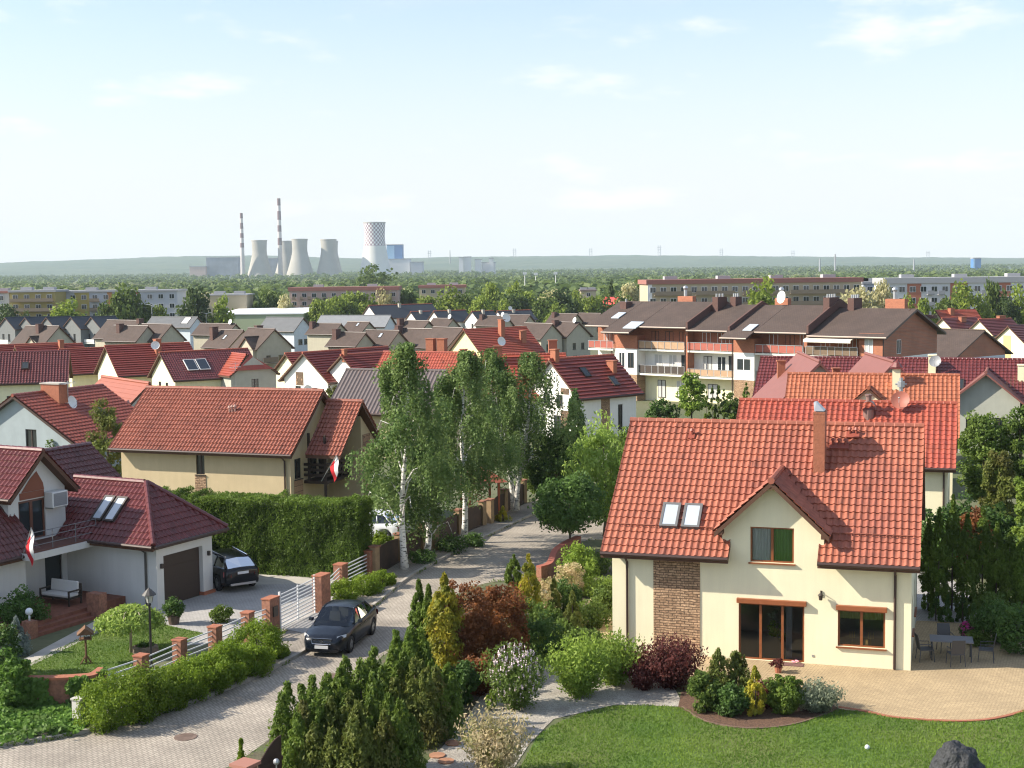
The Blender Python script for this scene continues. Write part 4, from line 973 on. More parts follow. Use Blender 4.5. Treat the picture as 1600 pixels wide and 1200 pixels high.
def flag(name, label, base, tip, size, parent=None, red_below=True, rz=0.0, sag=.3):
    o = thing(name, label, 'flag', base); b, t_ = Vector((0, 0, 0)), Vector(tip) - Vector(base)
    mb = MB(); mb.tube([b, t_], .018, 6); mb.build('flagpole', GREYM, o)
    n, mrow = 10, 6; vs = []; ax = (t_ - b).normalized(); L_, Hh = size
    # cloth hung along the upper pole, falling under its own weight
    for i in range(n + 1):
        for j in range(mrow + 1):
            f = i / n; p = t_ - ax * (Hh * j / mrow)
            vs.append(p + Vector((.05 * math.sin(f * 5 + j * .6) + .12 * f, .06 * math.sin(f * 6 + j * .4), -L_ * f)))
    mb = MB(); fs = []
    for i in range(n):
        for j in range(mrow):
            fs.append((i * (mrow + 1) + j, i * (mrow + 1) + j + 1, (i + 1) * (mrow + 1) + j + 1, (i + 1) * (mrow + 1) + j))
    mb.add(vs, fs); mb.m = [0 if (k % mrow) < mrow / 2 else 1 for k in range(len(fs))]
    mb.build('cloth', [mat('flag_white', (.75, .75, .76), .9), mat('flag_red', (.55, .02, .03), .9)], o, smooth=True)
b = at(502, 752, 77.0); tp = at(526, 711, 76.3)
flag('flag', 'white and red flag hanging from the balcony of the tan house', b, tp, (.95, .75))

# ------------------------------------------------------------------ house on the left edge: garage wing, gable block, front wing
TH = R(28); U = Vector((math.cos(TH), -math.sin(TH), 0)); NN = Vector((math.sin(TH), math.cos(TH), 0)); C0 = Vector((-15.44, 59.36, 0))
def gl(u, n, z=0.0): return C0 + U * u + NN * n + Vector((0, 0, z))
T9 = (0.24, 0.34, 0.05, 5, 0.035)
H9 = House('detached_house', 'white house on the left edge with wine red roof, hipped garage and balcony', 'house', C0.x, C0.y, 28, 5.5, 3.58, 2.86, 5.12, TILE_W, WHITE_SHADE, zb=0, og=.62, oe=.62, tile=T9, hip=0.9, fm=DARKF, wins=[])
h = H9; lx = 5.5
h.skylight(lx - 3.55, 1.0, .62, 1.35, n=2, gap=.1, pane=PANE_SKY)
# garage door in a recess on the right-hand wall
mb = MB(); xf = h.xf['R']; fbox(mb, xf, .42, 2.95, .0, 2.25, -.012, -.002)
for z in (.55, 1.1, 1.65): fbox(mb, xf, .42, 2.95, z, z + .02, -.02, -.012)
mb.build('garage_door', mat('garage_door_brown', (.045, .028, .02), .6), h.t)
mb = MB(); fbox(mb, xf, -.02, .42, -.1, 2.62, -.22, -.001); fbox(mb, xf, 2.95, 3.6, -.1, 2.62, -.22, -.001); fbox(mb, xf, .42, 2.95, 2.25, 2.62, -.22, -.001); mb.build('garage_surround', WHITE_SHADE, h.t)
mb = MB()
for y in (.2, 3.25): fbox(mb, xf, y, y + .1, 1.75, 1.95, -.34, -.22)
mb.build('wall_lamp', DARKF, h.t)
mb = MB(); fbox(mb, xf, 2.9, 3.66, -.1, .16, -.3, -.001); mb.build('plinth', BRICKC, h.t)
h.downpipe(lx - .35, m=mat('downpipe_dark', (.06, .055, .05), .5))
def attach(main, sub):
    """Move the meshes of a second block under the main house."""
    M = Matrix.Translation(main.t.location) @ Matrix.Rotation(main.t.rotation_euler.z, 4, 'Z'); M2 = Matrix.Translation(sub.t.location) @ Matrix.Rotation(sub.t.rotation_euler.z, 4, 'Z')
    Q = M.inverted() @ M2
    for ch in list(KIDS.get(sub.t.name, [])):
        ch.parent = main.t; ch.matrix_local = Q @ ch.matrix_local; KIDS.setdefault(main.t.name, []).append(ch)
    bpy.data.objects.remove(sub.t)
p = gl(-5.0, -3.18)
g1 = House('gable_block', 'x', 'house', p.x, p.y, 28, 6.5, 3.2, 4.95, 6.8, TILE_W, WHITE_SHADE, zb=0, oe=.32, og=.5, tile=T9, fm=WOODF, wins=[('R', .55, 2.95, 1.5, 1.75, dict(sill=False, ft=.1, fm=mat('window_frame_brown', (.13, .05, .03), .5))), ('R', 1.9, .45, 1.0, 2.05, dict(fm=DARKF, sill=False, cols=1))], rname='gable_roof', name_wall='gable_wall')
m = MB(); fbox(m, g1.xf['R'], .62, 1.98, 4.75, 5.05, -.03, -.001); m.poly([g1.xf['R'](.7, 5.06, -.02), g1.xf['R'](2.0, 5.06, -.02), g1.xf['R'](1.95, 5.35, -.02), g1.xf['R'](1.6, 5.9, -.02), g1.xf['R'](1.2, 5.6, -.02)]); m.build('gable_panel', mat('gable_panel_rust', (.22, .07, .035), .6), g1.t)
attach(h, g1)
p = gl(-4.1, -3.2)
g2 = House('front_wing', 'x', 'house', p.x, p.y, 28 - 90, 12, 9.0, 2.75, 7.5, TILE_D, WHITE_SHADE, zb=0, oe=.6, og=.35, tile=T9, fm=DARKF, rname='wing_roof', name_wall='wing_wall')
attach(h, g2)
p = gl(-6.4, 5.0)
g3 = House('rear_block', 'x', 'house', p.x, p.y, 28 - 90, 5.5, 4.4, 4.0, 6.1, TILE_D, WHITE_SHADE, zb=0, oe=.4, og=.3, tile=T9, fm=DARKF, rname='rear_roof', name_wall='rear_wall')
attach(h, g3)
LX = lambda u, n, z=0.0: (lx + u, n, z)   # garage-local coordinates
mb = MB(); mb.mat(0); mb.box(lx - 5.0, -3.9, 2.56, lx - 3.0, -.02, 2.84); mb.mat(1); mb.box(lx - 5.0, -3.86, 2.842, lx - 3.06, -.05, 2.9); mb.build('balcony', [WHITE_SHADE, mat('balcony_floor_brown', (.12, .05, .035), .8)], h.t)
mb = MB()
for z in (3.15, 3.45, 3.7): mb.tube([LX(-3.1, -3.8, z), LX(-3.1, -.1, z)], .018, 5)
for n_ in (-3.8, -2.6, -1.3, -.1): mb.tube([LX(-3.1, n_, 2.88), LX(-3.1, n_, 3.72)], .02, 5)
mb.build('balcony_railing', mat('railing_steel_dark', (.16, .16, .17), .5), h.t)
mb = MB(); mb.box(lx - 5, -5.8, 0, lx - 1.6, -.02, .42)
for i in range(2): mb.box(lx - 1.6, -5.6, 0, lx - 1.3 + .28 * i, -2.4, .28 - .14 * i + (.0 if i == 0 else 0))
mb.build('entrance_steps', mat('clinker_dark_red', (.20, .075, .045), .8, var=.2, vscale=6), h.t)
mb = MB(); mb.box(lx - 1.55, -2.35, 0, lx - .85, -1.9, 1.05); mb.build('brick_pier', BRICK, h.t); mb = MB(); mb.box(lx - 1.4, -6.0, 0, lx - .95, -5.6, .7); mb.build('brick_pier', BRICK, h.t)
mb = MB(); mb.tube([LX(-1.18, -5.8, .7), LX(-1.18, -5.8, .95)], .04, 6); mb.sphere(LX(-1.18, -5.8, 1.07), .15, 12, 8); mb.build('globe_lamp', mat('globe_white', (.7, .72, .74), .4), h.t, smooth=True)
# air conditioner on the gable
o = thing('air_conditioner', 'white air conditioner box on the wall beside the gable window', 'air conditioner', gl(-4.72, -.75, 4.25), -TH)
mb = MB(); mb.box(-.24, -.45, 0, .24, .45, .68); mb.build('casing', mat('ac_casing', (.68, .68, .66), .5), o, bevel=.02)
mb = MB(); mb.box(.245, -.38, .06, .25, .38, .62)
for k in range(7): mb.box(.25, -.36, .1 + k * .075, .262, .36, .12 + k * .075)
mb.build('grille', mat('ac_grille', (.25, .26, .27), .5), o); mb = MB(); mb.box(-.26, -.4, -.05, .2, -.34, -.002); mb.box(-.26, .34, -.05, .2, .4, -.002); mb.build('bracket', GREYM, o)
flag('flag', 'white and red flag drooping from a pole at the balcony of the left house', gl(-3.3, -4.1, 2.7), gl(-2.6, -4.2, 4.05), (1.0, .8))
# garden bench on the terrace
o = thing('garden_bench', 'dark wooden garden sofa with pale cushions on the shaded terrace', 'bench', gl(-3.2, -2.2, .42), -TH)
mb = MB(); wd = mat('bench_wood', (.04, .028, .02), .6)
mb.box(-.85, -.35, .28, .85, .4, .34); mb.box(-.85, .34, .34, .85, .42, .85)
mb.build('frame', wd, o)
for x in (-.85, .79):
    for y in (-.35, .34): m = MB(); m.box(x, y, 0, x + .06, y + .06, .58); m.build('leg', wd, o)
    m = MB(); m.box(x, -.35, .58, x + .06, .36, .64); m.build('armrest', wd, o)
m = MB(); m.box(-.77, -.33, .345, .77, .3, .47); m.build('seat_cushion', mat('cushion_pale', (.6, .58, .55), .9), o, bevel=.03)
m = MB(); m.hexa([(-.77, .2, .48), (.77, .2, .48), (.77, .33, .48), (-.77, .33, .48), (-.77, .26, .95), (.77, .26, .95), (.77, .335, .95), (-.77, .335, .95)]); m.build('back_cushion', mat('cushion_pale', (.6, .58, .55), .9), o, bevel=.02)
# ------------------------------------------------------------------ houses further back
TF = (0.3, 0.38, 0.05, 3, 0.04)      # tiles seen from far
TL = (0.3, 0.42, 0.0, 1, 0.10)       # sheet roof with strong horizontal steps
TS = (0.3, 0.36, 0.06, 4, 0.05)
FL = (5, 9, 0.0, 1, 0.0)             # plain shingle or sheet slope
def MH(label, prm, roof, wall, tile, gable=None, wins=None, fm=None, cat='house', **k):
    x0, y0, th, L, W, ze, zr = prm
    w = list(wins or [])
    if gable:   # windows in the visible gable: list of (u fraction, z, w, h)
        for f, z, ww, hh in gable[1]: w.append((gable[0], W * f - ww / 2, z, ww, hh))
    return House(k.pop('nm', 'detached_house'), label, cat, x0, y0, th, L, W, ze, zr, roof, wall, tile=tile, wins=w, fm=fm or DARKF, **k)
h7 = MH('white house with dark red roof and stone strip, beside the birches', (11.67, 132.08, -40.7, 7.6, 6.71, 3.91, 7.36), TILE_C, WHITE, TL, ('L', [(.62, 3.0, .9, 1.1), (.35, 3.0, .8, 1.1), (.4, .2, 1, 2)]), [('F', 5.2, .6, .6, 2.4)], verge=FASC_R)
h7.cladding('F', 3.0, 4.1, 0, h7.wt - .05, STONE); h7.cladding('L', 1.1, 2.2, 0, 2.7, STONE_S); h7.cladding('L', 1.1, 2.2, 4.2, 4.75, STONE_S); h7.chimney(.3, 3.3, .5, .7, 8.2); h7.chimney(6.3, 1.9, .5, .9, 6.9); h7.skylight(2.3, 2.6); h7.skylight(5.0, 1.2); h7.downpipe(.2)
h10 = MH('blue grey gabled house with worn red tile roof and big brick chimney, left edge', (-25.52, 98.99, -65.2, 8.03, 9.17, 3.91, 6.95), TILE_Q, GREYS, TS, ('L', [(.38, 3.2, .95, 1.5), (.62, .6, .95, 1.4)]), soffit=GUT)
h10.chimney(2.9, 4.0, .9, 1.6, 7.5, BRICKC, CONC, pots=0); dish(h10.t, (2.6, 2.3, 6.3), .45, (.1, -1, .3), post=(2.9, 3.1, 6.2)); h10.skylight(4.6, 2.2)
mb = MB(); mb.tube([(3.2, 3.1, 6.4), (3.2, 3.1, 7.7)], .025, 5); mb.tube([(2.6, 3.1, 7.5), (3.9, 3.1, 7.6)], .02, 5)
for i in range(5): mb.tube([(2.7 + i * .25, 2.8, 7.52), (2.7 + i * .25, 3.4, 7.52)], .012, 4)
mb.build('antenna', GREYM, h10.t)
h10b = MH('house with smooth orange red roof turned side on, left of the tan house', (-29.09, 99.86, 53.0, 8.47, 6.63, 3.51, 7.04), TILE_T, OFFW, TL[:4] + (.02,), ('R', [(.5, 1, 1.2, 1.3)]))
h10b.skylight(5.6, 1.5, .8, 1.4, pane=PANE_SKY)
h11 = MH('house with glossy wine red tiled roof and one skylight, far left', (-51.89, 163.12, -14, 13, 7.77, 3.95, 7.3), TILE_W, PALEY, (0.34, 0.40, 0.09, 4, 0.06), None, [('F', 9.5, 1.2, 1.3, 1.3), ('F', 6.5, 1.2, 1.3, 1.3)])
h11.skylight(8.1, 2.4)
h12 = MH('small cream gabled house with striped dark red roof between two larger ones', (-52.38, 187.41, -37.2, 6.4, 7.19, 3.91, 7.01), TILE_C, PALEY, TL, ('L', [(.4, 1, .9, 1.5), (.6, 1, .8, 1.4)]), verge=FASC_R)
h12.skylight(4.5, 1.3); dish(h12.t, (-.3, 2.0, 3.6), .5, (-.6, -.8, .3))
h13 = MH('cream gabled house with striped dark red roof, tall orange chimney and white dish', (-40.14, 180.62, -34.1, 10.45, 8.50, 4.07, 7.67), TILE_C, PALEY, TL, ('L', [(.38, 1.8, .9, 1.9), (.68, 1.8, .9, 1.9)]), verge=FASC_R)
h13.chimney(6.0, 2.9, .7, 1.1, 8.3); dish(h13.t, (5.4, 2.0, 7.6), .55, (-.4, -1, .3), post=(5.9, 2.4, 7.4))
h14 = MH('cream gabled house with wine red tiles and twin solar panels on the roof', (-30.76, 170.51, -34.9, 10.6, 7.49, 4.02, 7.14), TILE_W, PALEY, TF, ('L', [(.35, 1.6, .8, 2.0), (.65, 1.6, .8, 2.0)]), verge=FASC_R)
for i in range(2):
    mb = MB(); a = 1.9 + i * 1.5; P = h14.on
    mb.mat(0).hexa([P(a, 1.6, .1), P(a + 1.35, 1.6, .1), P(a + 1.35, 3.6, .1), P(a, 3.6, .1), P(a, 1.6, .2), P(a + 1.35, 1.6, .2), P(a + 1.35, 3.6, .2), P(a, 3.6, .2)])
    mb.mat(1).hexa([P(a + .08, 1.68, .19), P(a + 1.27, 1.68, .19), P(a + 1.27, 3.52, .19), P(a + .08, 3.52, .19), P(a + .08, 1.68, .212), P(a + 1.27, 1.68, .212), P(a + 1.27, 3.52, .212), P(a + .08, 3.52, .212)])
    mb.build('solar_panel', [WHITEF, mat('solar_cell', (.02, .03, .045), .15, spec=.7)], h14.t)
h14.cross(8.6, 2.9, 6.7, yf=-3.0, og=.4, oe=.35, roof=TILE_R, wallm=GREYG, tile=TL, halfhip=1.7, wins=[('X', 8.3, 2.6, .9, 1.3)], fm=DARKF)
mb = MB(); mb.tube([(6.2, -3.2, 3.2), (6.2, -3.2, 6.0)], .03, 5)
for z in (5.0, 5.4, 5.8): mb.tube([(5.5, -3.2, z), (6.9, -3.2, z + .1)], .02, 4)
for i in range(5): mb.tube([(5.6 + i * .3, -3.5, 5.42), (5.6 + i * .3, -2.9, 5.42)], .015, 4)
mb.build('antenna', GREYM, h14.t)
h15 = MH('white house with dark red roof, left one of the pair with joined gables', (-12.42, 167.01, -51.6, 13.15, 7.04, 4.07, 7.33), TILE_C, WHITE, TL, ('L', [(.68, 1.4, .9, 2.1), (.3, 1.4, 1.0, 2.0)]), verge=FASC_R)
h15.cladding('L', 3.9, 5.1, 3.6, 5.1, STONE_S); dish(h15.t, (-.3, 2.9, 3.2), .5, (-.5, -.9, .3)); h15.downpipe(.2)
h15b = MH('white house with dark red roof, right one of the pair with joined gables', (-9.46, 160.51, -46.1, 9.5, 7.38, 3.94, 7.03), TILE_C, WHITE, TL, ('L', [(.7, 1.4, .9, 1.9), (.35, 1.4, .9, 1.9)]), verge=FASC_R)
h15b.chimney(.1, 3.6, .45, .45, 7.6)
h16 = MH('house with ribbed grey brown roof half hidden behind the birches', (-7.0, 113.2, 20, 8.5, 7.36, 3.65, 6.91), TILE_G, TAN, (0.34, 3, 0.07, 6, 0.0), ('L', [(.5, 1, 1, 1.3)]))
h17 = MH('yellow gabled house with striped bright red roof and two chimneys', (4.84, 231.84, -37, 12.09, 8.77, 4.25, 8.19), TILE_R, YELLOW, TL, ('L', [(.35, 3.9, 1.0, .8), (.68, 3.9, 1.0, .8)]), verge=FASC_R)
h17.chimney(6.2, 2.9, .8, .9, 9.6); h17.chimney(9.6, 1.6, .8, .9, 7.7); dish(h17.t, (6.9, 2.6, 9.9), .75, (-.1, -1, .3)); dish(h17.t, (4.2, .4, 6.2), .75, (-.1, -1, .3))
h18 = MH('low house with red roof behind the birch crowns, left part of the long red band', (-5.42, 132.72, 22, 9.16, 8.21, 3.63, 7.64), TILE_R, OFFW, TF, None, [('F', 2, 1, 1.3, 1.3)])
for x in (4.4, 5.6): h18.chimney(x, 5.0, .8, .8, 8.9)
h18.skylight(2.4, 4.2, .8, 1.2); h18.chimney(8.8, 3.0, .5, .6, 8.0)
h19 = MH('low house with red roof behind the birch crowns, right part of the long red band', (5.04, 131.5, -2.9, 7.4, 8.10, 3.57, 7.47), TILE_R, OFFW, TL, None, [('F', 2, 1, 1.3, 1.3)])
h19.chimney(1.2, 3.2, .8, .8, 8.3); h19.chimney(6.6, 5.0, .8, .8, 8.7)
h6 = House('terraced_house', 'long terrace with dark red tiles and three cross gables behind the orange roof', 'house', 42.52, 112.02, 20.2, 23.0, 7.98, 3.50, 7.26, TILE_W, GREYG, tile=TF, wins=[('F', 3, 1, 1.3, 1.3), ('F', 9.5, 1, 1.3, 1.3)], fm=DARKF)
for xc in (18.6,): h6.cross(xc, 2.6, 6.55, yf=-1.2, og=.6, oe=.4, roof=TILE_P, wallm=GREYG, tile=FL, soffit=TILE_P, wins=[('X', xc - 1.5, 1.6, .9, 1.3), ('X', xc + .6, 1.6, .9, 1.3)], fm=DARKF)
h6.chimney(14.2, 2.8, .6, .8, 7.6, PALEY); dish(h6.t, (14.5, 2.1, 7.15), .5, (-.2, -1, .4), mat('dish_grey', (.25, .26, .27), .5), post=(14.3, 2.4, 7.1)); h6.skylight(16.0, 2.2, .8, 1.2)
h6.chimney(21.2, 2.3, .5, .7, 6.9, PALEY)
h4 = MH('house with smooth dusty red roof running towards the camera, left one behind the orange roof', (17.9, 100.3, 94, 11, 8.0, 3.6, 8.15), TILE_P, GREYG, FL, ('R', [(.5, 4.6, .9, 1)]), soffit=TILE_P)
h4.chimney(2.0, 2.4, .5, .6, 7.6)
h5 = MH('house with smooth dusty red roof running towards the camera, right one behind the orange roof', (24.3, 100.7, 93, 9.5, 6.0, 4.2, 8.05), TILE_P, GREYG, FL, ('R', [(.5, 4.6, .9, 1)]), soffit=TILE_P)
h5.chimney(.2, .6, .55, .55, 6.9)
q = MH('cream gabled house with striped dark red roof peeking out behind the glossy tiled one', (-60.5, 201.5, -37.2, 9.0, 7.19, 3.91, 7.2), TILE_C, PALEY, TL, ('L', [(.5, 1, .9, 1.5)]), verge=FASC_R); q.chimney(6, 3, .6, .8, 7.8)
q = MH('gabled house with dark red roof farthest left in the red row', (-65.5, 206.0, -37.2, 9.0, 7.19, 3.91, 7.2), TILE_C, PALEY, TL, ('L', [(.5, 1, .9, 1.5)]), verge=FASC_R)
q = MH('dark red roofed house between the solar panel house and the white gable pair', (-20.5, 183.0, -40, 8.0, 6.6, 3.6, 6.4), TILE_C, PALEY, TL, ('L', [(.5, 1, .9, 1.5)]), verge=FASC_R)
# brown shingled rows
BR = {'b1': ((-90.01, 271.06, 34.6, 9.70, 6.82, 4.88, 8.39), 'brown shingled house with a small extra gable and short chimney, far left'),
 'b2': ((-75.33, 282.56, 31.6, 9.11, 6.07, 4.92, 7.99), 'beige house with brown roof and tall dark chimney, left one of two joined gables'),
 'b3': ((-71.18, 283.83, 37.0, 8.74, 6.51, 4.84, 8.19), 'beige house with brown roof, right one of two joined gables left of the grey roof'),
 'b4': ((-82.66, 302.42, 35.5, 10.61, 7.49, 4.78, 8.67), 'brown roofed house peeking over the two joined gables on the left'),
 'd0': ((-61.92, 306.65, 29.6, 9.71, 5.26, 5.25, 7.66), 'brown roofed house whose ridge rises just behind the tallest twin chimney'),
 'd': ((-49.75, 247.43, 41.9, 7.15, 6.18, 4.77, 7.82), 'brown roofed house with grey gable and a tall dark twin chimney'),
 'e': ((-43.28, 239.49, 45.9, 7.49, 6.97, 4.78, 8.19), 'tall beige house with brown roof, balconies and a small cross gable'),
 'g0': ((-38.75, 306.40, 32.0, 7.36, 4.82, 5.17, 7.45), 'brown roofed house with dark block chimney behind the pale yellow bay'),
 'g': ((-27.14, 244.91, 33.7, 6.35, 4.94, 4.88, 7.24), 'brown roofed house with wide dark chimney behind the white gable pair'),
 'h0': ((-33.77, 317.70, 35.6, 6.07, 4.89, 5.17, 7.46), 'small brown gable in the back row in front of the ash grey roof'),
 'h': ((-21.63, 247.41, 33.9, 6.96, 5.49, 4.82, 7.43), 'brown roofed house with two skylights above the birch tops'),
 'i': ((-15.79, 250.07, 38.8, 7.54, 5.54, 4.76, 7.57), 'brown roofed house with dark chimney left of the yellow gable'),
 'i2': ((-11.04, 239.58, 46.6, 7.29, 7.04, 4.53, 7.98), 'brown roof touching the left slope of the yellow gable'),
 'j1': ((-19.45, 284.44, 44.7, 8.21, 7.22, 4.64, 8.25), 'brown roofed house with low square chimney in the middle row'),
 'j2': ((-15.69, 337.74, 36.1, 5.71, 5.20, 5.22, 7.61), 'brown gable with a white dish in front of the navy roofs'),
 'k1': ((-2.87, 353.65, 35.6, 7.65, 5.39, 5.31, 7.71), 'brown roofed house with dark chimney right of the white navy roofed gable'),
 'k2': ((2.96, 359.80, 36.4, 8.25, 5.69, 5.28, 7.81), 'brown roofed house at the end of the back row by the bright trees'),
 'r': ((5.76, 273.56, 43.3, 6.81, 6.23, 4.82, 7.68), 'beige house with brown roof, left gable behind the striped red roof'),
 's': ((10.89, 277.94, 48.5, 5.93, 6.56, 4.87, 7.74), 'beige house with brown roof, gable nearest the brick apartment building'),
 't1': ((15.53, 369.11, 36.9, 7.69, 5.70, 5.26, 7.82), 'far brown roofed house with square chimney under the trees'),
 't2': ((21.75, 371.53, 38.9, 6.52, 5.73, 5.27, 7.80), 'far brown roofed house beside the red pyramid roof')}
CH_ = {'b1': (.55, .35, 0), 'b2': (.28, .32, 1), 'd': (.12, .25, 2), 'g0': (.05, .3, 1), 'g': (.12, .3, 2), 'i': (.03, .3, 2), 'j1': (.15, .3, 0), 'k1': (.1, .35, 1), 's': (.05, .35, 1), 't1': (.15, .35, 0), 'b4': (1., .5, 0), 'e': (.1, .7, 1)}
for k_, (prm, lab) in BR.items():
    two = prm[1] < 300
    hh = MH(lab, prm, TILE_B, BEIGE, FL, ('R', [(.32, 2.4 if two else 3.0, .9, 1.3), (.68, 2.4 if two else 3.0, .9, 1.3)] + ([(.35, -.2, 1.0, 1.4)] if two else [])), group='brown roofed row houses', verge=GUT, oe=.5, og=.35)
    if k_ in CH_:
        f, g_, p_ = CH_[k_]; hh.chimney(prm[3] * f, prm[4] * g_, .9, 1.3, prm[6] + (.35 if p_ < 2 else .5), BRICKD, BRICKD)
    if k_ in ('d', 'h', 'e', 'h0'): hh.skylight(prm[3] * .5, 2.2, .7, 1.2, pane=PANE_SKY)
    if k_ == 'e':
        hh.cross(5.0, 2.0, 6.9, yf=-.6, og=.3, oe=.2, roof=TILE_B, wallm=BEIGE, tile=FL, wins=[('X', 4.5, 3.6, .9, 1.3)])
        mb = MB(); mb.box(7.5, .3, 2.3, 8.9, 3.3, 2.45)
        for y in (.3, 1.8, 3.2): mb.box(8.8, y, 2.45, 8.86, y + .08, 3.45)
        mb.box(8.8, .3, 2.6, 8.84, 3.3, 3.45); mb.build('balcony', mat('balcony_boards', (.2, .15, .1), .8), hh.t)
    if k_ == 'b1': hh.cross(6.3, 2.0, 6.5, yf=-.5, og=.3, oe=.2, roof=TILE_B, wallm=BEIGE, tile=FL)
    if k_ in ('d0', 'j2', 'k1', 's'): dish(hh.t, (prm[3] * .9, prm[4] * .45, prm[6] + .45), .6, (-.2, -1, .3))
grey = MH('house with dark grey roof, pale blue grey gable and white roof panel', (-81.20, 355.86, 22.9, 13.55, 5.97, 5.81, 8.41), TILE_A, GREYB, FL, ('R', [(.3, 3.2, 1.2, 1.3), (.7, 3.2, .8, 1)])); grey.skylight(10.2, 1.6, 2.0, 2.6, pane=WHITEF)
grey = MH('house with dark grey roof and pale blue gable in the middle of the rows', (-50.98, 330.16, 29.8, 10.49, 6.62, 5.24, 8.41), TILE_A, GREYB, FL, ('R', [(.35, 2.0, 1.6, 1.3), (.7, 2.0, 1.8, 1.3)]))
grey = MH('long ash grey roof with pale blue gable end, centre of the rows', (-31.49, 349.61, 18.6, 18.69, 6.83, 5.52, 8.30), mat('sheet_roof_pale_ash', (.20, .21, .22), .6, var=.08), GREYB, FL, ('R', [(.3, 3, .9, 1), (.6, 3, .9, 1)]))
NV = [((-124.10, 369.42, -54.8), 'grey gabled row house with navy roof, first from the left edge'), ((-118.46, 368.04, -54.3), 'grey gabled row house with navy roof, second from the left edge'),
      ((-112.49, 366.58, -53.8), 'grey gabled row house with navy roof, behind the white dish on a pole'), ((-105.67, 364.89, -53.2), 'grey gabled row house with navy roof, second from the right end of the left row'),
      ((-99.97, 363.48, -52.7), 'grey gabled row house with navy roof and white balcony, right end of the left row')]
for (a, b_, c), lab in NV:
    hh = MH(lab, (a, b_, c, 7.05, 7.35, 5.73, 8.8), TILE_K, mat('render_grey_shade', (.17, .18, .18), .9, var=.05), FL, ('L', [(.35, 2.6, .9, 1.9), (.68, 2.6, .9, 1.9)]), group='navy roofed row houses', oe=.4, og=.3)  # wall grey lowered: shade on the gables is painted into it
    mb = MB(); mb.box(-1.4, 1.2, 2.0, -.01, 6.0, 2.15); mb.box(-1.4, 1.2, 2.3, -1.34, 6.0, 3.1); mb.build('balcony', WHITEF, hh.t)
for prm, lab in (((-21.19, 420.05, -37.6, 21.83, 9.12, 6.66, 10.40), 'large white gabled house with long navy roof, farthest of the middle rows'),
                 ((-21.46, 399.65, -38.1, 6.22, 6.12, 5.75, 8.51), 'white gabled house with navy roof, leftmost of four in the back row'),
                 ((-10.96, 390.64, -37.1, 10.22, 6.79, 5.79, 8.81), 'white gabled house with navy roof and a dish on the ridge'),
                 ((-2.99, 387.66, -41.0, 7.26, 6.58, 5.54, 8.63), 'tall white gabled house with navy roof and red verge'),
                 ((7.00, 397.20, -33.5, 10.77, 6.25, 5.91, 8.55), 'navy roofed house at the right end of the back row by the trees')):
    hh = MH(lab, prm, TILE_K, WHITE, FL, ('L', [(.5, 4.0, .9, 1.2), (.3, 1.5, .9, 1.2), (.7, 1.5, .9, 1.2)]), group='navy roofed row houses', oe=.4, og=.3, verge=FASC_R)
    hh.chimney(prm[3] * .45, prm[4] * .4, .7, .7, prm[6] + .3, CONC, CONC)
dish(hh.t, (4, 3, 9.2), .6, (-.2, -1, .3))
# right edge
q = MH('cream house with dark tiled roof and a blue panel at the right edge', (91.75, 232.01, -25.0, 9.5, 6.6, 4.78, 7.6), TILE_D, PALEY, TL, ('L', [(.3, .2, 1.3, 2.2)])); q.cladding('L', 2.9, 4.6, 1.0, 6.0, mat('render_ochre', (.62, .42, .2), .9)); q.skylight(5.2, 2.0, 1.4, 1.8, pane=mat('solar_blue', (.06, .13, .2), .2))
q = MH('cream gabled house with striped wine red roof, second from the right edge', (94.66, 260.62, -27.5, 7.6, 6.2, 5.14, 7.95), TILE_W, PALEY, TL, ('L', [(.5, 3, .9, 1.2)]), verge=FASC_R); q.chimney(5.8, 3.5, 1.6, .8, 8.4)
q = MH('cream gabled house with wine red roof and wide orange chimney, behind the brick gable', (93.56, 277.86, -29.5, 8.6, 5.6, 5.33, 7.9), TILE_W, PALEY, TL, ('L', [(.5, 3, .9, 1.2)]), verge=FASC_R); q.chimney(4.3, 1.9, 1.4, .8, 8.0)
q = MH('red roofed house farthest back at the right edge', (101, 300, -20, 9.5, 7.5, 5.0, 8.9), TILE_R, PALEY, TL, None); q.chimney(3, 3, 1, 1, 9.3)
q = MH('house with bright scarlet roof alone among the trees', (33.5, 470.60, 60, 9.5, 8.42, 5.6, 11.2), mat('sheet_roof_scarlet', (.55, .035, .03), .6), WHITE, FL, ('R', [(.5, 3, 1.3, 1.4)]))

# ------------------------------------------------------------------ brick and white apartment building with balconies
o = thing('apartment_building', 'long apartment building with brown roofs, brick top floor and balconies on each unit', 'apartment building')
BX = Vector((math.cos(R(42)), -math.sin(R(42)), 0)); LB = 41.0
o.location = Vector((40.66, 153.54, 0)) - BX * LB; o.rotation_euler = (0, 0, -R(42))
X = lambda v: LB - v
D_ = 1.5
mb = MB(); mb.mat(0).box(0, D_, 4.15, LB, 13, 6.95); mb.mat(1).box(0.01, D_ + .02, 1.05, LB - .01, 12.98, 4.15); mb.mat(3).box(.02, D_ + .04, -4, LB - .02, 12.96, 1.05)
for a, b, y in ((36.9, 33.4, -.3), (19.2, 16.3, -.3), (3.0, 0, 0)):
    mb.mat(0).box(X(a), y, 4.3, X(b), D_, 5.98 if y < 0 else 6.9); mb.mat(1).box(X(a) + .01, y + .02, 1.06, X(b) - .01, D_, 4.3); mb.mat(2).box(X(a) + .02, y + .03, -4, X(b) - .02, D_, 1.06)
for a in (26.2, 9.75): mb.mat(0).box(X(a) - .2, .1, 1.05, X(a) + .2, D_, 6.85)
for x in (0, LB):   # brick gables
    mb.mat(0).add([(x, D_ - .001, 6.9), (x, 13.001, 6.9), (x, 6.5, 9.55)], [(0, 1, 2)])
mb.build('wall', [BRICKW, WHITE, STONE, PALEY], o)
sl = .397
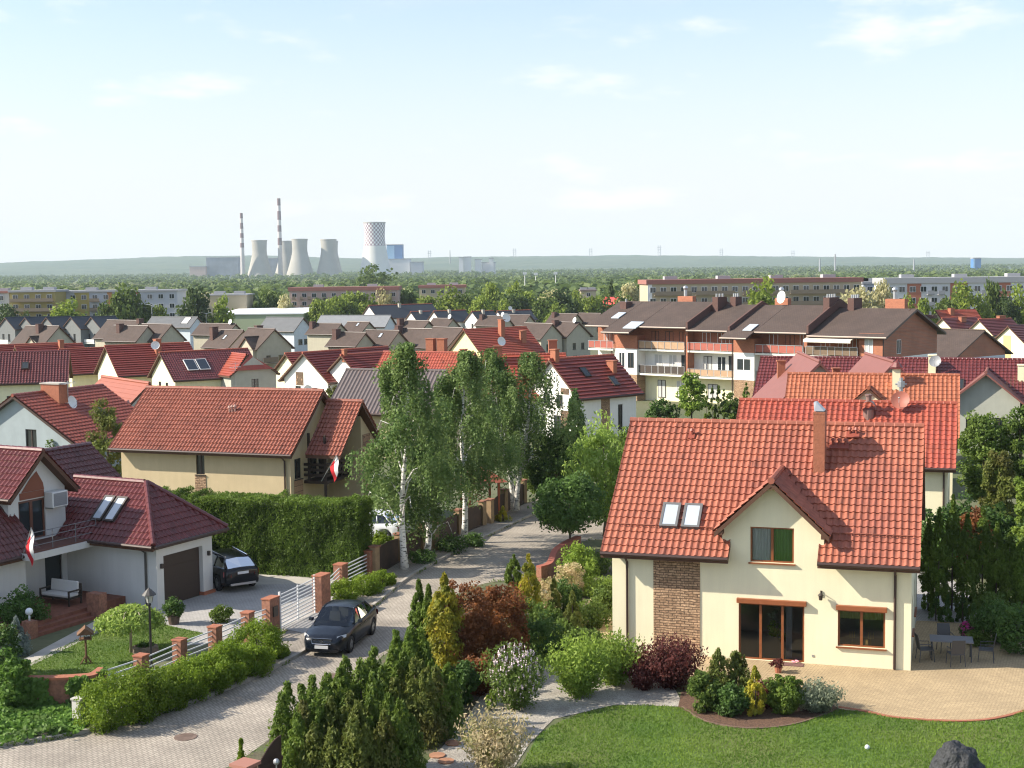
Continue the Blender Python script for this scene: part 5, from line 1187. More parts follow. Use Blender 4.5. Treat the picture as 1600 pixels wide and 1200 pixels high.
def bigroof(a, b, y0, dz, name='roof'):
    m = MB(); z0 = 9.75 + dz - (6.5 - y0) * sl
    m.mat(0).poly([(X(a), y0, z0), (X(b), y0, z0), (X(b), 6.5, 9.75 + dz), (X(a), 6.5, 9.75 + dz)]); m.poly([(X(b), 14, 9.75 + dz - 7.5 * sl), (X(a), 14, 9.75 + dz - 7.5 * sl), (X(a), 6.5, 9.75 + dz), (X(b), 6.5, 9.75 + dz)])
    m.mat(1); t_ = .25
    m.add([(X(a), y0, z0 - t_), (X(b), y0, z0 - t_), (X(b), 6.5, 9.75 + dz - t_), (X(a), 6.5, 9.75 + dz - t_), (X(a), 14, 9.75 + dz - 7.5 * sl - t_), (X(b), 14, 9.75 + dz - 7.5 * sl - t_), (X(a), y0, z0), (X(b), y0, z0), (X(b), 6.5, 9.75 + dz), (X(a), 6.5, 9.75 + dz), (X(a), 14, 9.75 + dz - 7.5 * sl), (X(b), 14, 9.75 + dz - 7.5 * sl)],
          [(0, 3, 2, 1), (3, 4, 5, 2), (0, 1, 7, 6), (1, 2, 8, 7), (2, 5, 11, 8), (0, 6, 9, 3), (3, 9, 10, 4), (4, 10, 11, 5)])
    m.mat(2).tube([(X(a), y0 - .06, z0 - .08), (X(b), y0 - .06, z0 - .08)], .09, 6)
    m.build(name, [TILE_B, GUT, mat('gutter_pale', (.45, .36, .3), .6)], o)
for a, b, y0, dz in ((41.2, 37.35, -.8, .3), (37.3, 32.9, -2.5, .3), (32.85, 25.6, -.8, .3), (25.55, 19.7, -.8, 0), (19.65, 16.0, -2.5, -.02), (15.95, 9.1, -.8, -.02), (9.05, -.7, -.8, -.3)): bigroof(a, b, y0, dz)
for a, dz in ((25.5, .9), (19.5, .5), (9.0, .8)):   # fire walls standing above the roofs
    m = MB(); x = X(a); m.add([(x - .12, -.8, 6.7), (x - .12, 6.5, 9.6), (x - .12, 14, 6.6), (x - .12, 14, 6.75 + dz), (x - .12, 6.5, 9.72 + dz), (x - .12, -.8, 6.85 + dz), (x + .12, -.8, 6.7), (x + .12, 6.5, 9.6), (x + .12, 14, 6.6), (x + .12, 14, 6.75 + dz), (x + .12, 6.5, 9.72 + dz), (x + .12, -.8, 6.85 + dz)],
        [(0, 1, 4, 5), (1, 2, 3, 4), (6, 11, 10, 7), (7, 10, 9, 8), (0, 5, 11, 6), (5, 4, 10, 11), (4, 3, 9, 10), (3, 2, 8, 9)]); m.build('fire_wall', BRICKD, o)
def railing(a, b, z, m, y=0.0, slats=True, tall=.95, name='balcony', slab=True):
    w_ = MB()
    if slab: w_.mat(0).box(X(a), y, z - .22, X(b), D_ - .001, z)
    w_.mat(1); n = max(3, int((a - b) / .9))
    for i in range(n):
        x0, x1 = X(a) + (a - b) * i / n, X(a) + (a - b) * (i + 1) / n
        w_.box(x0 + .05, y + .03, z + .12, x1 - .05, y + .07, z + tall); 
    w_.mat(2)
    for i in range(n + 1): x0 = X(a) + (a - b) * i / n; w_.box(x0 - .03, y, z, x0 + .03, y + .025, z + tall + .02)
    w_.box(X(a), y - .01, z + tall + .021, X(b), y + .1, z + tall + .07)
    w_.build(name, [OFFW, m, GREYM], o)
rl_red = mat('railing_red', (.36, .10, .07), .7, var=.1); rl_tan = mat('railing_tan', (.42, .27, .16), .7, var=.1); rl_brn = mat('railing_brown', (.16, .11, .07), .8, var=.15); rl_dark = mat('railing_dark', (.06, .045, .035), .8)
railing(41.0, 37.0, 4.2, rl_red, -.5); railing(33.35, 26.45, 4.3, rl_tan); railing(25.95, 19.3, 4.3, rl_red); railing(16.25, 10.0, 4.3, rl_red, -.2); railing(9.5, 3.05, 4.25, rl_brn, -.3, tall=1.0)
railing(33.35, 26.45, 1.25, rl_dark, tall=1.0); railing(25.95, 19.3, 1.2, rl_tan, tall=.85); railing(16.25, 10.0, 1.2, rl_brn); railing(9.5, 3.05, 1.2, rl_brn)
xfb = lambda y: (lambda u, z, d: (u, y + d, z))
for a, z, w_, hh, y in [(40, 4.3, 1, 2.1, D_), (32.4, 4.4, 1.1, 2.1, D_), (30.3, 4.4, 1.2, 2.1, D_), (28.2, 4.4, 1.1, 2.1, D_), (24.8, 4.4, 1.2, 2.1, D_), (22.6, 4.4, 1.2, 2.1, D_), (20.9, 4.4, .9, 2.1, D_), (15.4, 4.4, 1.2, 2.1, D_), (13.2, 4.4, 1.2, 2.1, D_), (11.3, 4.4, .9, 2.1, D_), (8.6, 4.4, 1.2, 2.1, D_), (6.4, 4.4, 1.2, 2.1, D_), (4.6, 4.4, 1, 2.1, D_),
                        (32.0, 1.4, 1.2, 2.2, D_), (29.8, 1.4, 1.2, 2.2, D_), (27.9, 1.4, 1.1, 2.2, D_), (24.6, 1.4, 1.2, 2.2, D_), (22.6, 1.4, 1.2, 2.2, D_), (21.0, 1.3, 1.3, 2.4, D_), (15.4, 1.4, 1.2, 2.2, D_), (12.8, 1.4, 1.2, 2.2, D_), (8.3, 1.4, 1.2, 2.2, D_), (5.9, 1.4, 1.4, 2.2, D_),
                        (36.2, 1.9, .9, 1.9, -.29), (34.8, 1.9, .9, 1.9, -.29), (18.7, 2.2, 1.9, 1.4, -.29), (2.3, 4.7, 1.0, 1.6, -.01), (36.4, -1.6, 1.2, 2, -.29), (31.5, -1.8, 1.2, 2.2, D_), (28.6, -1.8, 1.2, 2.2, D_), (24, -1.6, 1.4, 1.8, D_)]:
    # frames stand 2 cm proud of the wall
    window(o, xfb(y - .09), X(a), z, w_, hh, cols=2, fm=WHITEF if int(a * 10) % 3 else DARKF, sill=False, d=.065, pane=PANE if int(a * 7) % 4 else mat('window_curtained', (.5, .5, .48), .5))
window(o, lambda u, z, d: (LB - d, u, z), 3.0, 4.5, 1.0, 1.6, fm=WHITEF, sill=False, d=-.03)
for a, y, w_, d_, top, pots in ((31.6, 8.0, 2.3, .8, 10.7, 0), (24.9, 5.4, .8, 2.0, 10.7, 3), (23.3, 6.6, .8, 1.4, 10.7, 3), (17.6, 8.2, 1.8, .8, 10.5, 0), (9.4, 5.2, .8, 2.2, 10.7, 4), (7.2, 6.8, .8, 2.0, 10.6, 4), (2.6, 8.0, 2.4, .8, 10.5, 0), (38.9, 4.8, 1.0, 1.4, 10.0, 1), (-.1, 11, 1.2, 1.2, 8.6, 1)):
    m = MB(); m.mat(0).box(X(a) - w_ / 2, y - d_ / 2, 8.0 if y < 7.9 else 8.2, X(a) + w_ / 2, y + d_ / 2, top); m.mat(1)
    for i in range(pots): m.tube([(X(a), y - d_ / 2 + d_ * (i + .5) / pots, top), (X(a), y - d_ / 2 + d_ * (i + .5) / pots, top + .4)], .12, 7)
    if not pots: m.tube([(X(a) - .2, y, top), (X(a) - .2, y, top + .9)], .22, 9); m.sphere((X(a) - .2, y, top + 1.05), .32, 9, 6)
    m.build('chimney', [BRICKD if pots else BRICKW, GREYM], o)
dish(o, (X(16.6), 6.4, 10.65), .78, (-.35, -1, .2), post=(X(16.8), 7.4, 10.2))
for a, t0, w_, hh in ((38.6, 2.0, 1.2, 1.6), (34.6, .8, 2.0, 1.8), (17.6, 1.6, 1.2, 1.6)):
    y0_ = -.8 + t0 if a > 38 else -2.4 + t0; z = lambda y: 9.75 + (.3 if a > 30 else 0) - (6.5 - y) * sl + .05
    m = MB(); m.hexa([(X(a), y0_, z(y0_)), (X(a) + w_, y0_, z(y0_)), (X(a) + w_, y0_ + hh, z(y0_ + hh)), (X(a), y0_ + hh, z(y0_ + hh)), (X(a), y0_, z(y0_) + .1), (X(a) + w_, y0_, z(y0_) + .1), (X(a) + w_, y0_ + hh, z(y0_ + hh) + .1), (X(a), y0_ + hh, z(y0_ + hh) + .1)]); m.build('skylight', PANE_SKY, o)
m = MB(); m.hexa([(X(9.3), -1.2, 6.05), (X(3.4), -1.2, 6.05), (X(3.4), 1.4, 6.75), (X(9.3), 1.4, 6.75), (X(9.3), -1.2, 6.11), (X(3.4), -1.2, 6.11), (X(3.4), 1.4, 6.81), (X(9.3), 1.4, 6.81)]); m.box(X(9.3), -1.22, 5.8, X(3.4), -1.19, 6.1); m.build('awning', mat('awning_cream', (.7, .66, .55), .9), o)
for a in (37.3, 26.0, 19.3, .05): m = MB(); m.tube([(X(a), -.35 if a != .05 else -.06, 6.3), (X(a), -.35 if a != .05 else -.06, -2)], .07, 6); m.build('downpipe', GUT, o)
# patio umbrella folded on the lower balcony
u_ = thing('parasol', 'half open brown parasol on the lower balcony of the apartment building', 'parasol', tuple(o.location + BX * X(12.9) + Vector((math.sin(R(42)), math.cos(R(42)), 0)) * .6 + Vector((0, 0, 1.22))), .4)
m = MB(); m.tube([(0, 0, 0), (0, 0, 2.1)], .03, 6); m.build('pole', GREYM, u_); m = MB(); m.lathe([(1.3, 1.6), (.7, 2.1), (.03, 2.4)], 8, (0, 0, 0), False); m.build('canopy', mat('parasol_brown', (.16, .09, .06), .9), u_)
e = House('apartment_annexe', 'low brown roofed annexe with dark brick gable beside the long apartment building', 'building', 59.29, 187.0, 50, 13, 11.77, 4.46, 7.87, TILE_B, BRICKW, tile=FL, oe=1.2, og=.5, soffit=GUT)
m = MB(); fbox(m, e.xf['R'], 0, 11.77, -2, 4.3, -.03, -.002); m.build('lower_wall', GREYB, e.t)
# ------------------------------------------------------------------ apartment blocks, power station, pylons
def block(label, pl, pr, ytop, Y, storeys, wallm, roofm, rows=4, depth=11, dY=0.0, ww=1.5, gap=3.2, balc=None, kind=0, roofh=0.6, base=None, parapet=None, panels=()):
    """Slab block between two picture columns at distance Y (left end) and Y+dY (right end)."""
    A, B = at(pl, ytop, Y), at(pr, ytop + 0.0, Y + dY); B.z = A.z; d = Vector((B.x - A.x, B.y - A.y, 0)); L = d.length; rz = math.atan2(d.y, d.x)
    zb = gz(Y) - .5; Hh = A.z - zb
    o = thing('apartment_block', label, 'apartment block', (A.x, A.y, zb), rz)
    m = MB(); m.mat(0).box(0, 0, -1, L, depth, Hh)
    for u0, u1, k in panels: m.mat(k).box(L * u0, -.12, 0, L * u1, -.001, Hh - .02)
    pm = [wallm, mat('panel_orange', (.48, .22, .09), .9), mat('panel_ochre', (.42, .33, .10), .9), mat('panel_brick', (.40, .15, .09), .9), mat('panel_white', (.72, .72, .72), .9)]
    m.build('wall', pm, o)
    m = MB(); m.box(-.4, -.4, Hh + .003, L + .4, depth + .4, Hh + roofh)
    m.build('roof', roofm, o)
    for i in range(max(2, int(L / 13))):
        m = MB(); x = L * (i + .5) / max(2, int(L / 13)); m.box(x - 1.6, depth * .4, Hh + roofh, x + 1.6, depth * .6, Hh + roofh + .8); m.build('lift_house', RFG, o)
    n = int(L / gap); sh = 2.75
    for r_ in range(rows):
        z = Hh - 2.1 - r_ * sh
        if z < -.5: break
        for i in range(n):
            x = (i + .5) * L / n
            mf = MB(); mf.box(x - ww / 2, -.2, z, x + ww / 2, -.13, z + 1.4); f = mf.build('window', WHITEF, o)
            mp = MB(); 
            for a, b in ((-.44, -.03), (.03, .44)): mp.box(x + ww * a, -.215, z + .09, x + ww * b, -.201, z + 1.31)
            mp.build('pane', PANE, f)
        if balc:
            for u0, u1 in balc:
                mbk = MB(); mbk.box(L * u0, -1.2, z - .7, L * u1, -.13, z - .55); mbk.box(L * u0, -1.25, z - .55, L * u1, -1.19, z + .35)
                mbk.build('balcony', mat('balcony_panel', (.26, .2, .14), .8) if kind == 0 else mat('balcony_panel_grey', (.32, .32, .33), .8), o)
    return o
RFR = mat('block_roof_red', (.30, .13, .105), .8); RFG = mat('block_roof_grey', (.36, .36, .37), .8)
W1 = mat('block_wall_grey', (.46, .47, .50), .9, var=.05, vscale=.2); W2 = mat('block_wall_ochre', (.36, .29, .11), .9, var=.08, vscale=.2); W3 = mat('block_wall_pink', (.50, .36, .31), .9, var=.06, vscale=.2); W4 = mat('block_wall_beige', (.45, .38, .26), .9, var=.06, vscale=.2)
block('grey apartment block cut by the left edge', -60, 14, 459, 405, 5, W1, RFR, gap=3.4)
block('ochre apartment block with long brown balcony strips, far left', 15, 86, 457, 402, 5, W2, RFG, balc=((.02, .98),), gap=2.6)
block('pale grey apartment block with orange and ochre panels behind the left rows', 88, 277, 457.5, 412, 5, W1, RFG, panels=((.15, .27, 2), (.42, .46, 1), (.64, .68, 3)), gap=3.0, balc=((.28, .36), (.62, .70)))
block('dark beige flat roofed building between the trees on the left', 322, 385, 462, 420, 4, W4, RFG, rows=2, gap=9, roofh=.4)
block('pinkish apartment block with red roof edge, left of centre', 452, 622, 455, 460, 5, W3, RFR, balc=((.03, .06), (.10, .13), (.17, .2)), gap=3.1, roofh=1.2)
block('low red roofed block showing between trees near the centre', 655, 726, 450, 520, 4, W4, RFR, rows=1, roofh=1.0)
block('low grey roofed hut among the trees right of centre', 908, 931, 455, 560, 2, W4, mat('block_roof_brown', (.2, .15, .13), .8), rows=1)
block('long apartment block with red roof and rows of brown balconies behind the brick building', 1012, 1346, 444.5, 345, 5, W4, RFR, balc=((.03, .2), (.22, .4), (.44, .62), (.66, .98)), gap=2.5, dY=4, roofh=1.1, depth=12, panels=((0, .02, 4),))
block('small grey block at the right end of the long red roofed block', 1349, 1369, 443.5, 368, 4, W1, RFG, rows=3)
block('white and brick apartment block on the right edge', 1384, 1720, 443.5, 345, 5, mat('block_wall_pale', (.62, .62, .62), .9, var=.04), RFG, panels=((.0, .02, 4), (.10, .165, 3), (.30, .38, 3), (.52, .58, 3)), gap=2.6, balc=((.19, .22), (.24, .27), (.44, .47)), kind=1, roofh=1.4)
o = thing('hall', 'low hall with white flat roof and pale green end wall behind the left rows', 'hall', tuple(at(342, 497, 400).xy) + (gz(400) - .5,), R(-6))
z_ = at(342, 492, 400).z - gz(400) + .5
m = MB(); m.box(0, 0, -1, 24.5, 22, z_); m.build('wall', mat('hall_green', (.36, .42, .28), .9), o)
m = MB(); m.hexa([(-.3, -.3, z_ + .003), (24.8, -.3, z_ + .003), (24.8, 22, z_ + .9), (-.3, 22, z_ + .9), (-.3, -.3, z_ + .3), (24.8, -.3, z_ + .3), (24.8, 22, z_ + 1.3), (-.3, 22, z_ + 1.3)]); m.build('roof', mat('hall_roof_white', (.70, .72, .74), .6), o)
# power station
CT = mat('cooling_tower_concrete', (.36, .34, .30), .9, var=.10, vscale=.02, col2=(.30, .285, .25), c2scale=.012)
def checker():
    m, nt, b = nodes('cooling_tower_checker'); N = nt.nodes; K = nt.links
    tc = N.new('ShaderNodeTexCoord'); sp = N.new('ShaderNodeSeparateXYZ'); K.new(tc.outputs['Object'], sp.inputs[0])
    a = N.new('ShaderNodeMath'); a.operation = 'ARCTAN2'; K.new(sp.outputs[1], a.inputs[0]); K.new(sp.outputs[0], a.inputs[1])
    c = N.new('ShaderNodeCombineXYZ'); m1 = N.new('ShaderNodeMath'); m1.operation = 'MULTIPLY'; m1.inputs[1].default_value = 36 / 6.2832; K.new(a.outputs[0], m1.inputs[0])
    m2 = N.new('ShaderNodeMath'); m2.operation = 'MULTIPLY'; m2.inputs[1].default_value = 1 / 5.6; K.new(sp.outputs[2], m2.inputs[0])
    K.new(m1.outputs[0], c.inputs[0]); K.new(m2.outputs[0], c.inputs[1]); c.inputs[2].default_value = .5
    ck = N.new('ShaderNodeTexChecker'); ck.inputs['Scale'].default_value = 1; ck.inputs[1].default_value = (.66, .65, .64, 1); ck.inputs[2].default_value = (.22, .12, .15, 1); K.new(c.outputs[0], ck.inputs[0])
    K.new(ck.outputs[0], b.inputs['Base Color']); b.inputs['Roughness'].default_value = .9; return m
PS = 3900.0; pb = gz(PS)
def tower(label, cx, ptop, ybot, ytop, wtop, wbot, Y, group, m=CT, check=False):
    A = at(cx, ytop, Y); hgt = A.z - pb + 2; rt = wtop / 2 / CF * Y; rb = wbot / 2 / CF * Y
    o = thing('cooling_tower', label, 'cooling tower', (A.x, Y, pb - 2), 0, group)
    prof = []
    n = 16
    for i in range(n + 1):
        f = i / n; r = rt * (0.92 + .08 * ((f - .68) / .32) ** 2 if f > .68 else .92) + (rb - rt * .92) * max(0, 1 - f / .72) ** 1.3
        prof.append((r, hgt * f))
    k = int(n * .62) if check else n
    mb = MB(); mb.lathe(prof[:k + 1], 48, (0, 0, 0), False); mb.build('shell', m, o, smooth=True)
    if check:
        mb = MB(); mb.lathe(prof[k:], 48, (0, 0, 0), False); mb.build('checkered_band', checker(), o, smooth=True)
    mb = MB(); mb.lathe([(rt * 1.0, hgt - 1), (rt * 1.03, hgt - 1), (rt * 1.03, hgt + 1.2), (rt * .99, hgt + 1.2)], 48, (0, 0, 0), False); mb.build('rim', CT, o)
gpt = 'grey cooling towers of the power station'
tower('grey cooling tower, leftmost, just right of the shorter chimney', 405, 0, 425, 376, 24, 42, 3880, gpt)
tower('grey cooling tower half hidden behind another, at the foot of the tall chimney', 447, 0, 425, 377, 22, 40, 3990, gpt)
tower('grey cooling tower standing right of the tall chimney in front of its twin', 468, 0, 425, 374, 25, 46, 3850, gpt)
tower('grey cooling tower on its own, right of the close pair', 513, 0, 425, 374.5, 25, 42, 3870, gpt)
tower('grey cooling tower almost wholly hidden behind the lone grey one', 517, 0, 425, 377, 22, 38, 3980, gpt)
tower('tall pale cooling tower with checkered top beside the blue boiler house', 585, 0, 420, 348, 34, 52, 3900, None, mat('cooling_tower_white', (.62, .61, .57), .9, var=.05, vscale=.02), True)
def stack(label, cx, ytop, wt, wb, Y, bands):
    A = at(cx, ytop, Y); hgt = A.z - pb + 2; s_ = Y / CF / 2
    o = thing('chimney_stack', label, 'chimney', (A.x, Y, pb - 2)); mats = [mat('stack_white', (.52, .48, .46), .9, var=.06, vscale=.03), mat('stack_red', (.15, .08, .08), .9)]
    n = 20; zs = sorted({0.0, 1.0} | {b for bb in bands for b in bb}); mb = MB()
    for f0, f1 in zip(zs, zs[1:]):
        red = any(a <= (f0 + f1) / 2 <= b for a, b in bands); mb.mat(1 if red else 0)
        r0, r1 = (wb + (wt - wb) * f0) * s_, (wb + (wt - wb) * f1) * s_; k = 1.03 if red else 1
        mb.lathe([(r0 * k, hgt * f0), (r1 * k, hgt * f1)], n, (0, 0, 0), True)
    mb.build('shaft', mats, o)
stack('shorter red and white banded chimney stack, leftmost of the power station', 377, 333, 4.2, 7.5, 3850, ((.92, 1), (.76, .85), (.62, .69), (.47, .54)))
stack('tallest red and white banded chimney stack, between the grey cooling towers', 435.5, 310, 5.0, 7.5, 3900, ((.91, 1), (.73, .84), (.58, .66), (.41, .5)))
def hall(label, pl, pr, yt, Y, m, depth=60, cat='industrial building', name='boiler_house', extra=None, zb=None):
    A, B = at(pl, yt, Y), at(pr, yt, Y); o = thing(name, label, cat, (A.x, Y, (pb if zb is None else zb) - 3)); L = B.x - A.x; hgt = A.z - (pb if zb is None else zb) + 3
    mb = MB(); mb.box(0, 0, 0, L, depth, hgt); mb.build('wall', m, o); mb = MB(); mb.box(-1, -1, hgt + .01, L + 1, depth + 1, hgt + 2); mb.build('roof', RFG, o)
    if extra:
        mb = MB()
        for (a, b, h0, h1) in extra: mb.box(L * a, -.6, hgt * h0, L * b, -.05, hgt * h1)
        mb.build('facade_panel', mat('panel_light_blue', (.25, .45, .66), .8), o)
    return o
BLUE = mat('boiler_blue', (.05, .17, .42), .7)
hall('bright blue boiler house beside the checkered cooling tower', 604, 628, 383, 3990, BLUE, extra=((.02, .5, .35, .98),))
hall('low white plant building under the blue boiler house', 606, 640, 405.5, 3960, mat('plant_white', (.62, .63, .65), .8), name='plant_building')
hall('low grey plant building right of the blue boiler house', 641, 660, 410, 3940, W1, name='plant_building')
ob = hall('long dark turbine hall behind the shorter chimney stack', 322, 372, 403, 4000, mat('turbine_hall_grey', (.22, .24, .28), .8, var=.2, vscale=.05), name='turbine_hall')
hall('pinkish boiler building at the left end of the turbine hall', 296, 321, 417, 3980, W3, name='plant_building')
hall('grey building between the leftmost cooling tower and the tall chimney', 419, 433, 404, 4060, mat('turbine_hall_grey', (.22, .24, .28), .8), name='plant_building')
for i, (pl, pr, yt, lab) in enumerate([(717, 724, 403, 'low pale silo block, leftmost of the distant white factory'), (725, 736, 402, 'white factory tower with pink top on the far plain'), (742, 752, 406, 'low white factory hall on the far plain'), (764, 771, 404, 'white factory silo at the right end of the distant plant'), (753, 774, 411, 'lowest white shed of the distant factory')]):
    hall(lab, pl, pr, yt, 3600 + i * 9, mat('factory_white', (.68, .66, .66), .8), 20, 'factory building', 'factory_building')
hall('blue and white tower block standing alone on the far right plain', 1521, 1533, 404, 3300, BLUE, 20, 'tower block', 'tower_block', extra=((.0, .2, .0, 1),), zb=-2)
# pylons on the ridge
def pylon(x, ytop, ybot, Y, lab, mast=False):
    A, B = at(x, ytop, Y), at(x, ybot, Y); hgt = A.z - B.z
    o = thing('pylon' if not mast else 'mast', lab, 'pylon' if not mast else 'mast', (A.x, Y, B.z)); m = MB(); r = 1.1
    if mast: m.tube([(0, 0, 0), (0, 0, hgt)], [2.0, 1.2], 6)
    else:
        for s_ in (-1, 1):
            m.tube([(s_ * 6.5, 0, 0), (s_ * 5.2, 0, hgt)], r, 5)
            for f in (.72, .86): m.tube([(s_ * 5.4 - 6, 0, hgt * f), (s_ * 5.4 + 6, 0, hgt * f)], r * .6, 4)
        for k in range(6): m.tube([(-6, 0, hgt * k / 6), (6, 0, hgt * (k + .6) / 6)], r * .35, 4)
    m.build('lattice', mat('pylon_steel', (.30, .31, .33), .6), o)
for x, yt, lab in ((671, 391, 'twin lattice pylon on the horizon right of the power station'), (804, 388, 'twin lattice pylon on the ridge left of centre'), (923, 387.5, 'twin lattice pylon on the ridge at the centre'), (1030, 383, 'tallest looking lattice pylon on the ridge right of centre'), (1127, 388, 'twin lattice pylon on the ridge above the long block'), (1239, 391, 'faint lattice pylon on the right part of the ridge'), (1450, 392, 'faint lattice pylon near the right end of the ridge')):
    pylon(x, yt, 409, 6800, lab)
pylon(703, 391, 412, 4200, 'dark communication mast left of the white factory', True)
for x, yt, lab in ((1305, 397, 'white mast in the trees above the white block'), (1281, 404, 'shorter pale mast left of the tall white mast'), (1428, 405, 'thin pale mast far right on the plain')): pylon(x, yt, 424, 2600, lab, True)
# tall lamp masts on the left
for px, yt, yb, lab in ((237, 477, 499, 'two armed street lamp left of the bushy trees'), (299, 477, 500, 'three headed street lamp before the dark tree'), (285, 483, 500, 'street lamp with a round head between the trees'), (322, 490, 502, 'slim street lamp left of the hall')):
    Y = 384; A = at(px, yt, Y); b = gz(Y); o = thing('street_lamp', lab, 'street lamp', (A.x, Y, b)); m = MB(); m.tube([(0, 0, 0), (0, 0, A.z - b)], [.14, .09], 6); m.build('pole', GREYM, o)
    m = MB(); hh = A.z - b
    m.tube([(-1.1, 0, hh + .25), (0, 0, hh), (1.1, 0, hh + .25)], .08, 5)
    for s_ in (-1.2, 1.2): m.box(s_ - .35, -.15, hh + .2, s_ + .35, .15, hh + .32)
    m.build('lamp_head', mat('lamp_head_white', (.7, .7, .7), .5), o)
for px, yt, lab in ((820, 425, 'slim floodlight mast left of the other two in the trees'), (837, 426, 'slim floodlight mast between two others in the trees'), (868, 425, 'slim floodlight mast right of the other two in the trees')):
    Y = 900; A = at(px, yt, Y); b = gz(Y); o = thing('floodlight_mast', lab, 'floodlight', (A.x, Y, b)); m = MB(); m.tube([(0, 0, 0), (0, 0, A.z - b)], [.4, .25], 6); m.build('pole', WHITEF, o); m = MB(); m.box(-1.2, -.3, A.z - b - 1.6, 1.2, .3, A.z - b); m.build('lamp_panel', WHITEF, o)
# ------------------------------------------------------------------ plants
def dims(px, pby, pty, wpx):
    p = gnd(px, pby); r = wpx / 2 / CF * p.y; Y = p.y + r * .7
    q = Vector((p.x * Y / p.y, Y, gz(Y))); h = at(px, pty, Y).z - q.z
    return q, max(h, .15), r
SD = [100]
def RG():
    SD[0] += 1; return np.random.default_rng(SD[0])
def bush(label, px, pby, pty, wpx, m, n=2600, size=.10, name='garden_shrub', cat='shrub', group=None, k=60, aspect=1.7, droop=None, flat=.4, stem=True, hollow=.5, ry=None, rcf=.3, shoot=0, sag=0.0):
    q, h, r = dims(px, pby, pty, wpx); rg = RG()
    V, t = crown_round(rg, r * .98, h * .50, k, r * rcf * 1.08, int(n * 1.35), size, h * .47, 0.0, aspect, droop, hollow)
    if shoot:
        V2, t2 = shoots(rg, r * 1.28, h * 1.02, shoot, 24, size, .1, 2.4, 1.0, sag); k_ = len(V) // 4; sel = rg.random(k_) < .30; V = V.reshape(-1, 4, 3); V = V * np.array([.8, .8, .72]); V = np.concatenate([V[sel].reshape(-1, 3), V2]); t = np.concatenate([t[sel], t2])
    V[:, 2] = np.maximum(V[:, 2], .01)
    mb = trunk_mb(rg, h * .6, max(.02, r * .06), (0, 0), 4, r * .7, .2) if stem else None
    return shrub(name, label, cat, q, V, t, m, group, mb)
def conifer(label, px, pby, pty, wpx, m, n=2600, size=.10, power=2, name='thuja', cat='conifer', group=None, rag=.18, aspect=2.4, lean=0):
    q, h, r = dims(px, pby, pty, wpx); rg = RG()
    wide = 1.35 if power < 1 else 1.2
    if power == .42: r *= 1.05
    if power == .42:
        Vs, ts = [], []
        for j in range(7):
            a = j * 2.4 + px; rr = r * (0 if j == 0 else .75 + .35 * rg.random()); hj = h * (.98 if j == 0 else .74 + .23 * rg.random()); v, t_ = crown_cone(rg, r * .80, hj, n // 4, size, .02, .62, 120, .34, aspect, 1.2, tipr=.08); v[:, 0] += math.cos(a) * rr; v[:, 1] += math.sin(a) * rr; Vs.append(v); ts.append(t_)
        mb = MB(); mb.tube([(0, 0, 0), (0, 0, h * .8)], [r * .1, .01], 6)
        return shrub(name, label, cat, q, np.concatenate(Vs), np.concatenate(ts), m, group, mb)
    V, t = crown_cone(rg, r * .95 * wide, h, int(n * 1.5), size, 0.02, power, None, rag, aspect, 1.1, lean=lean)
    mb = MB(); mb.tube([(0, 0, 0), (lean * h * .4, 0, h * .4), (lean * h * .85, 0, h * .85)], [r * .12, r * .08, .01], 6)
    return shrub(name, label, cat, q, V, t, m, group, mb)
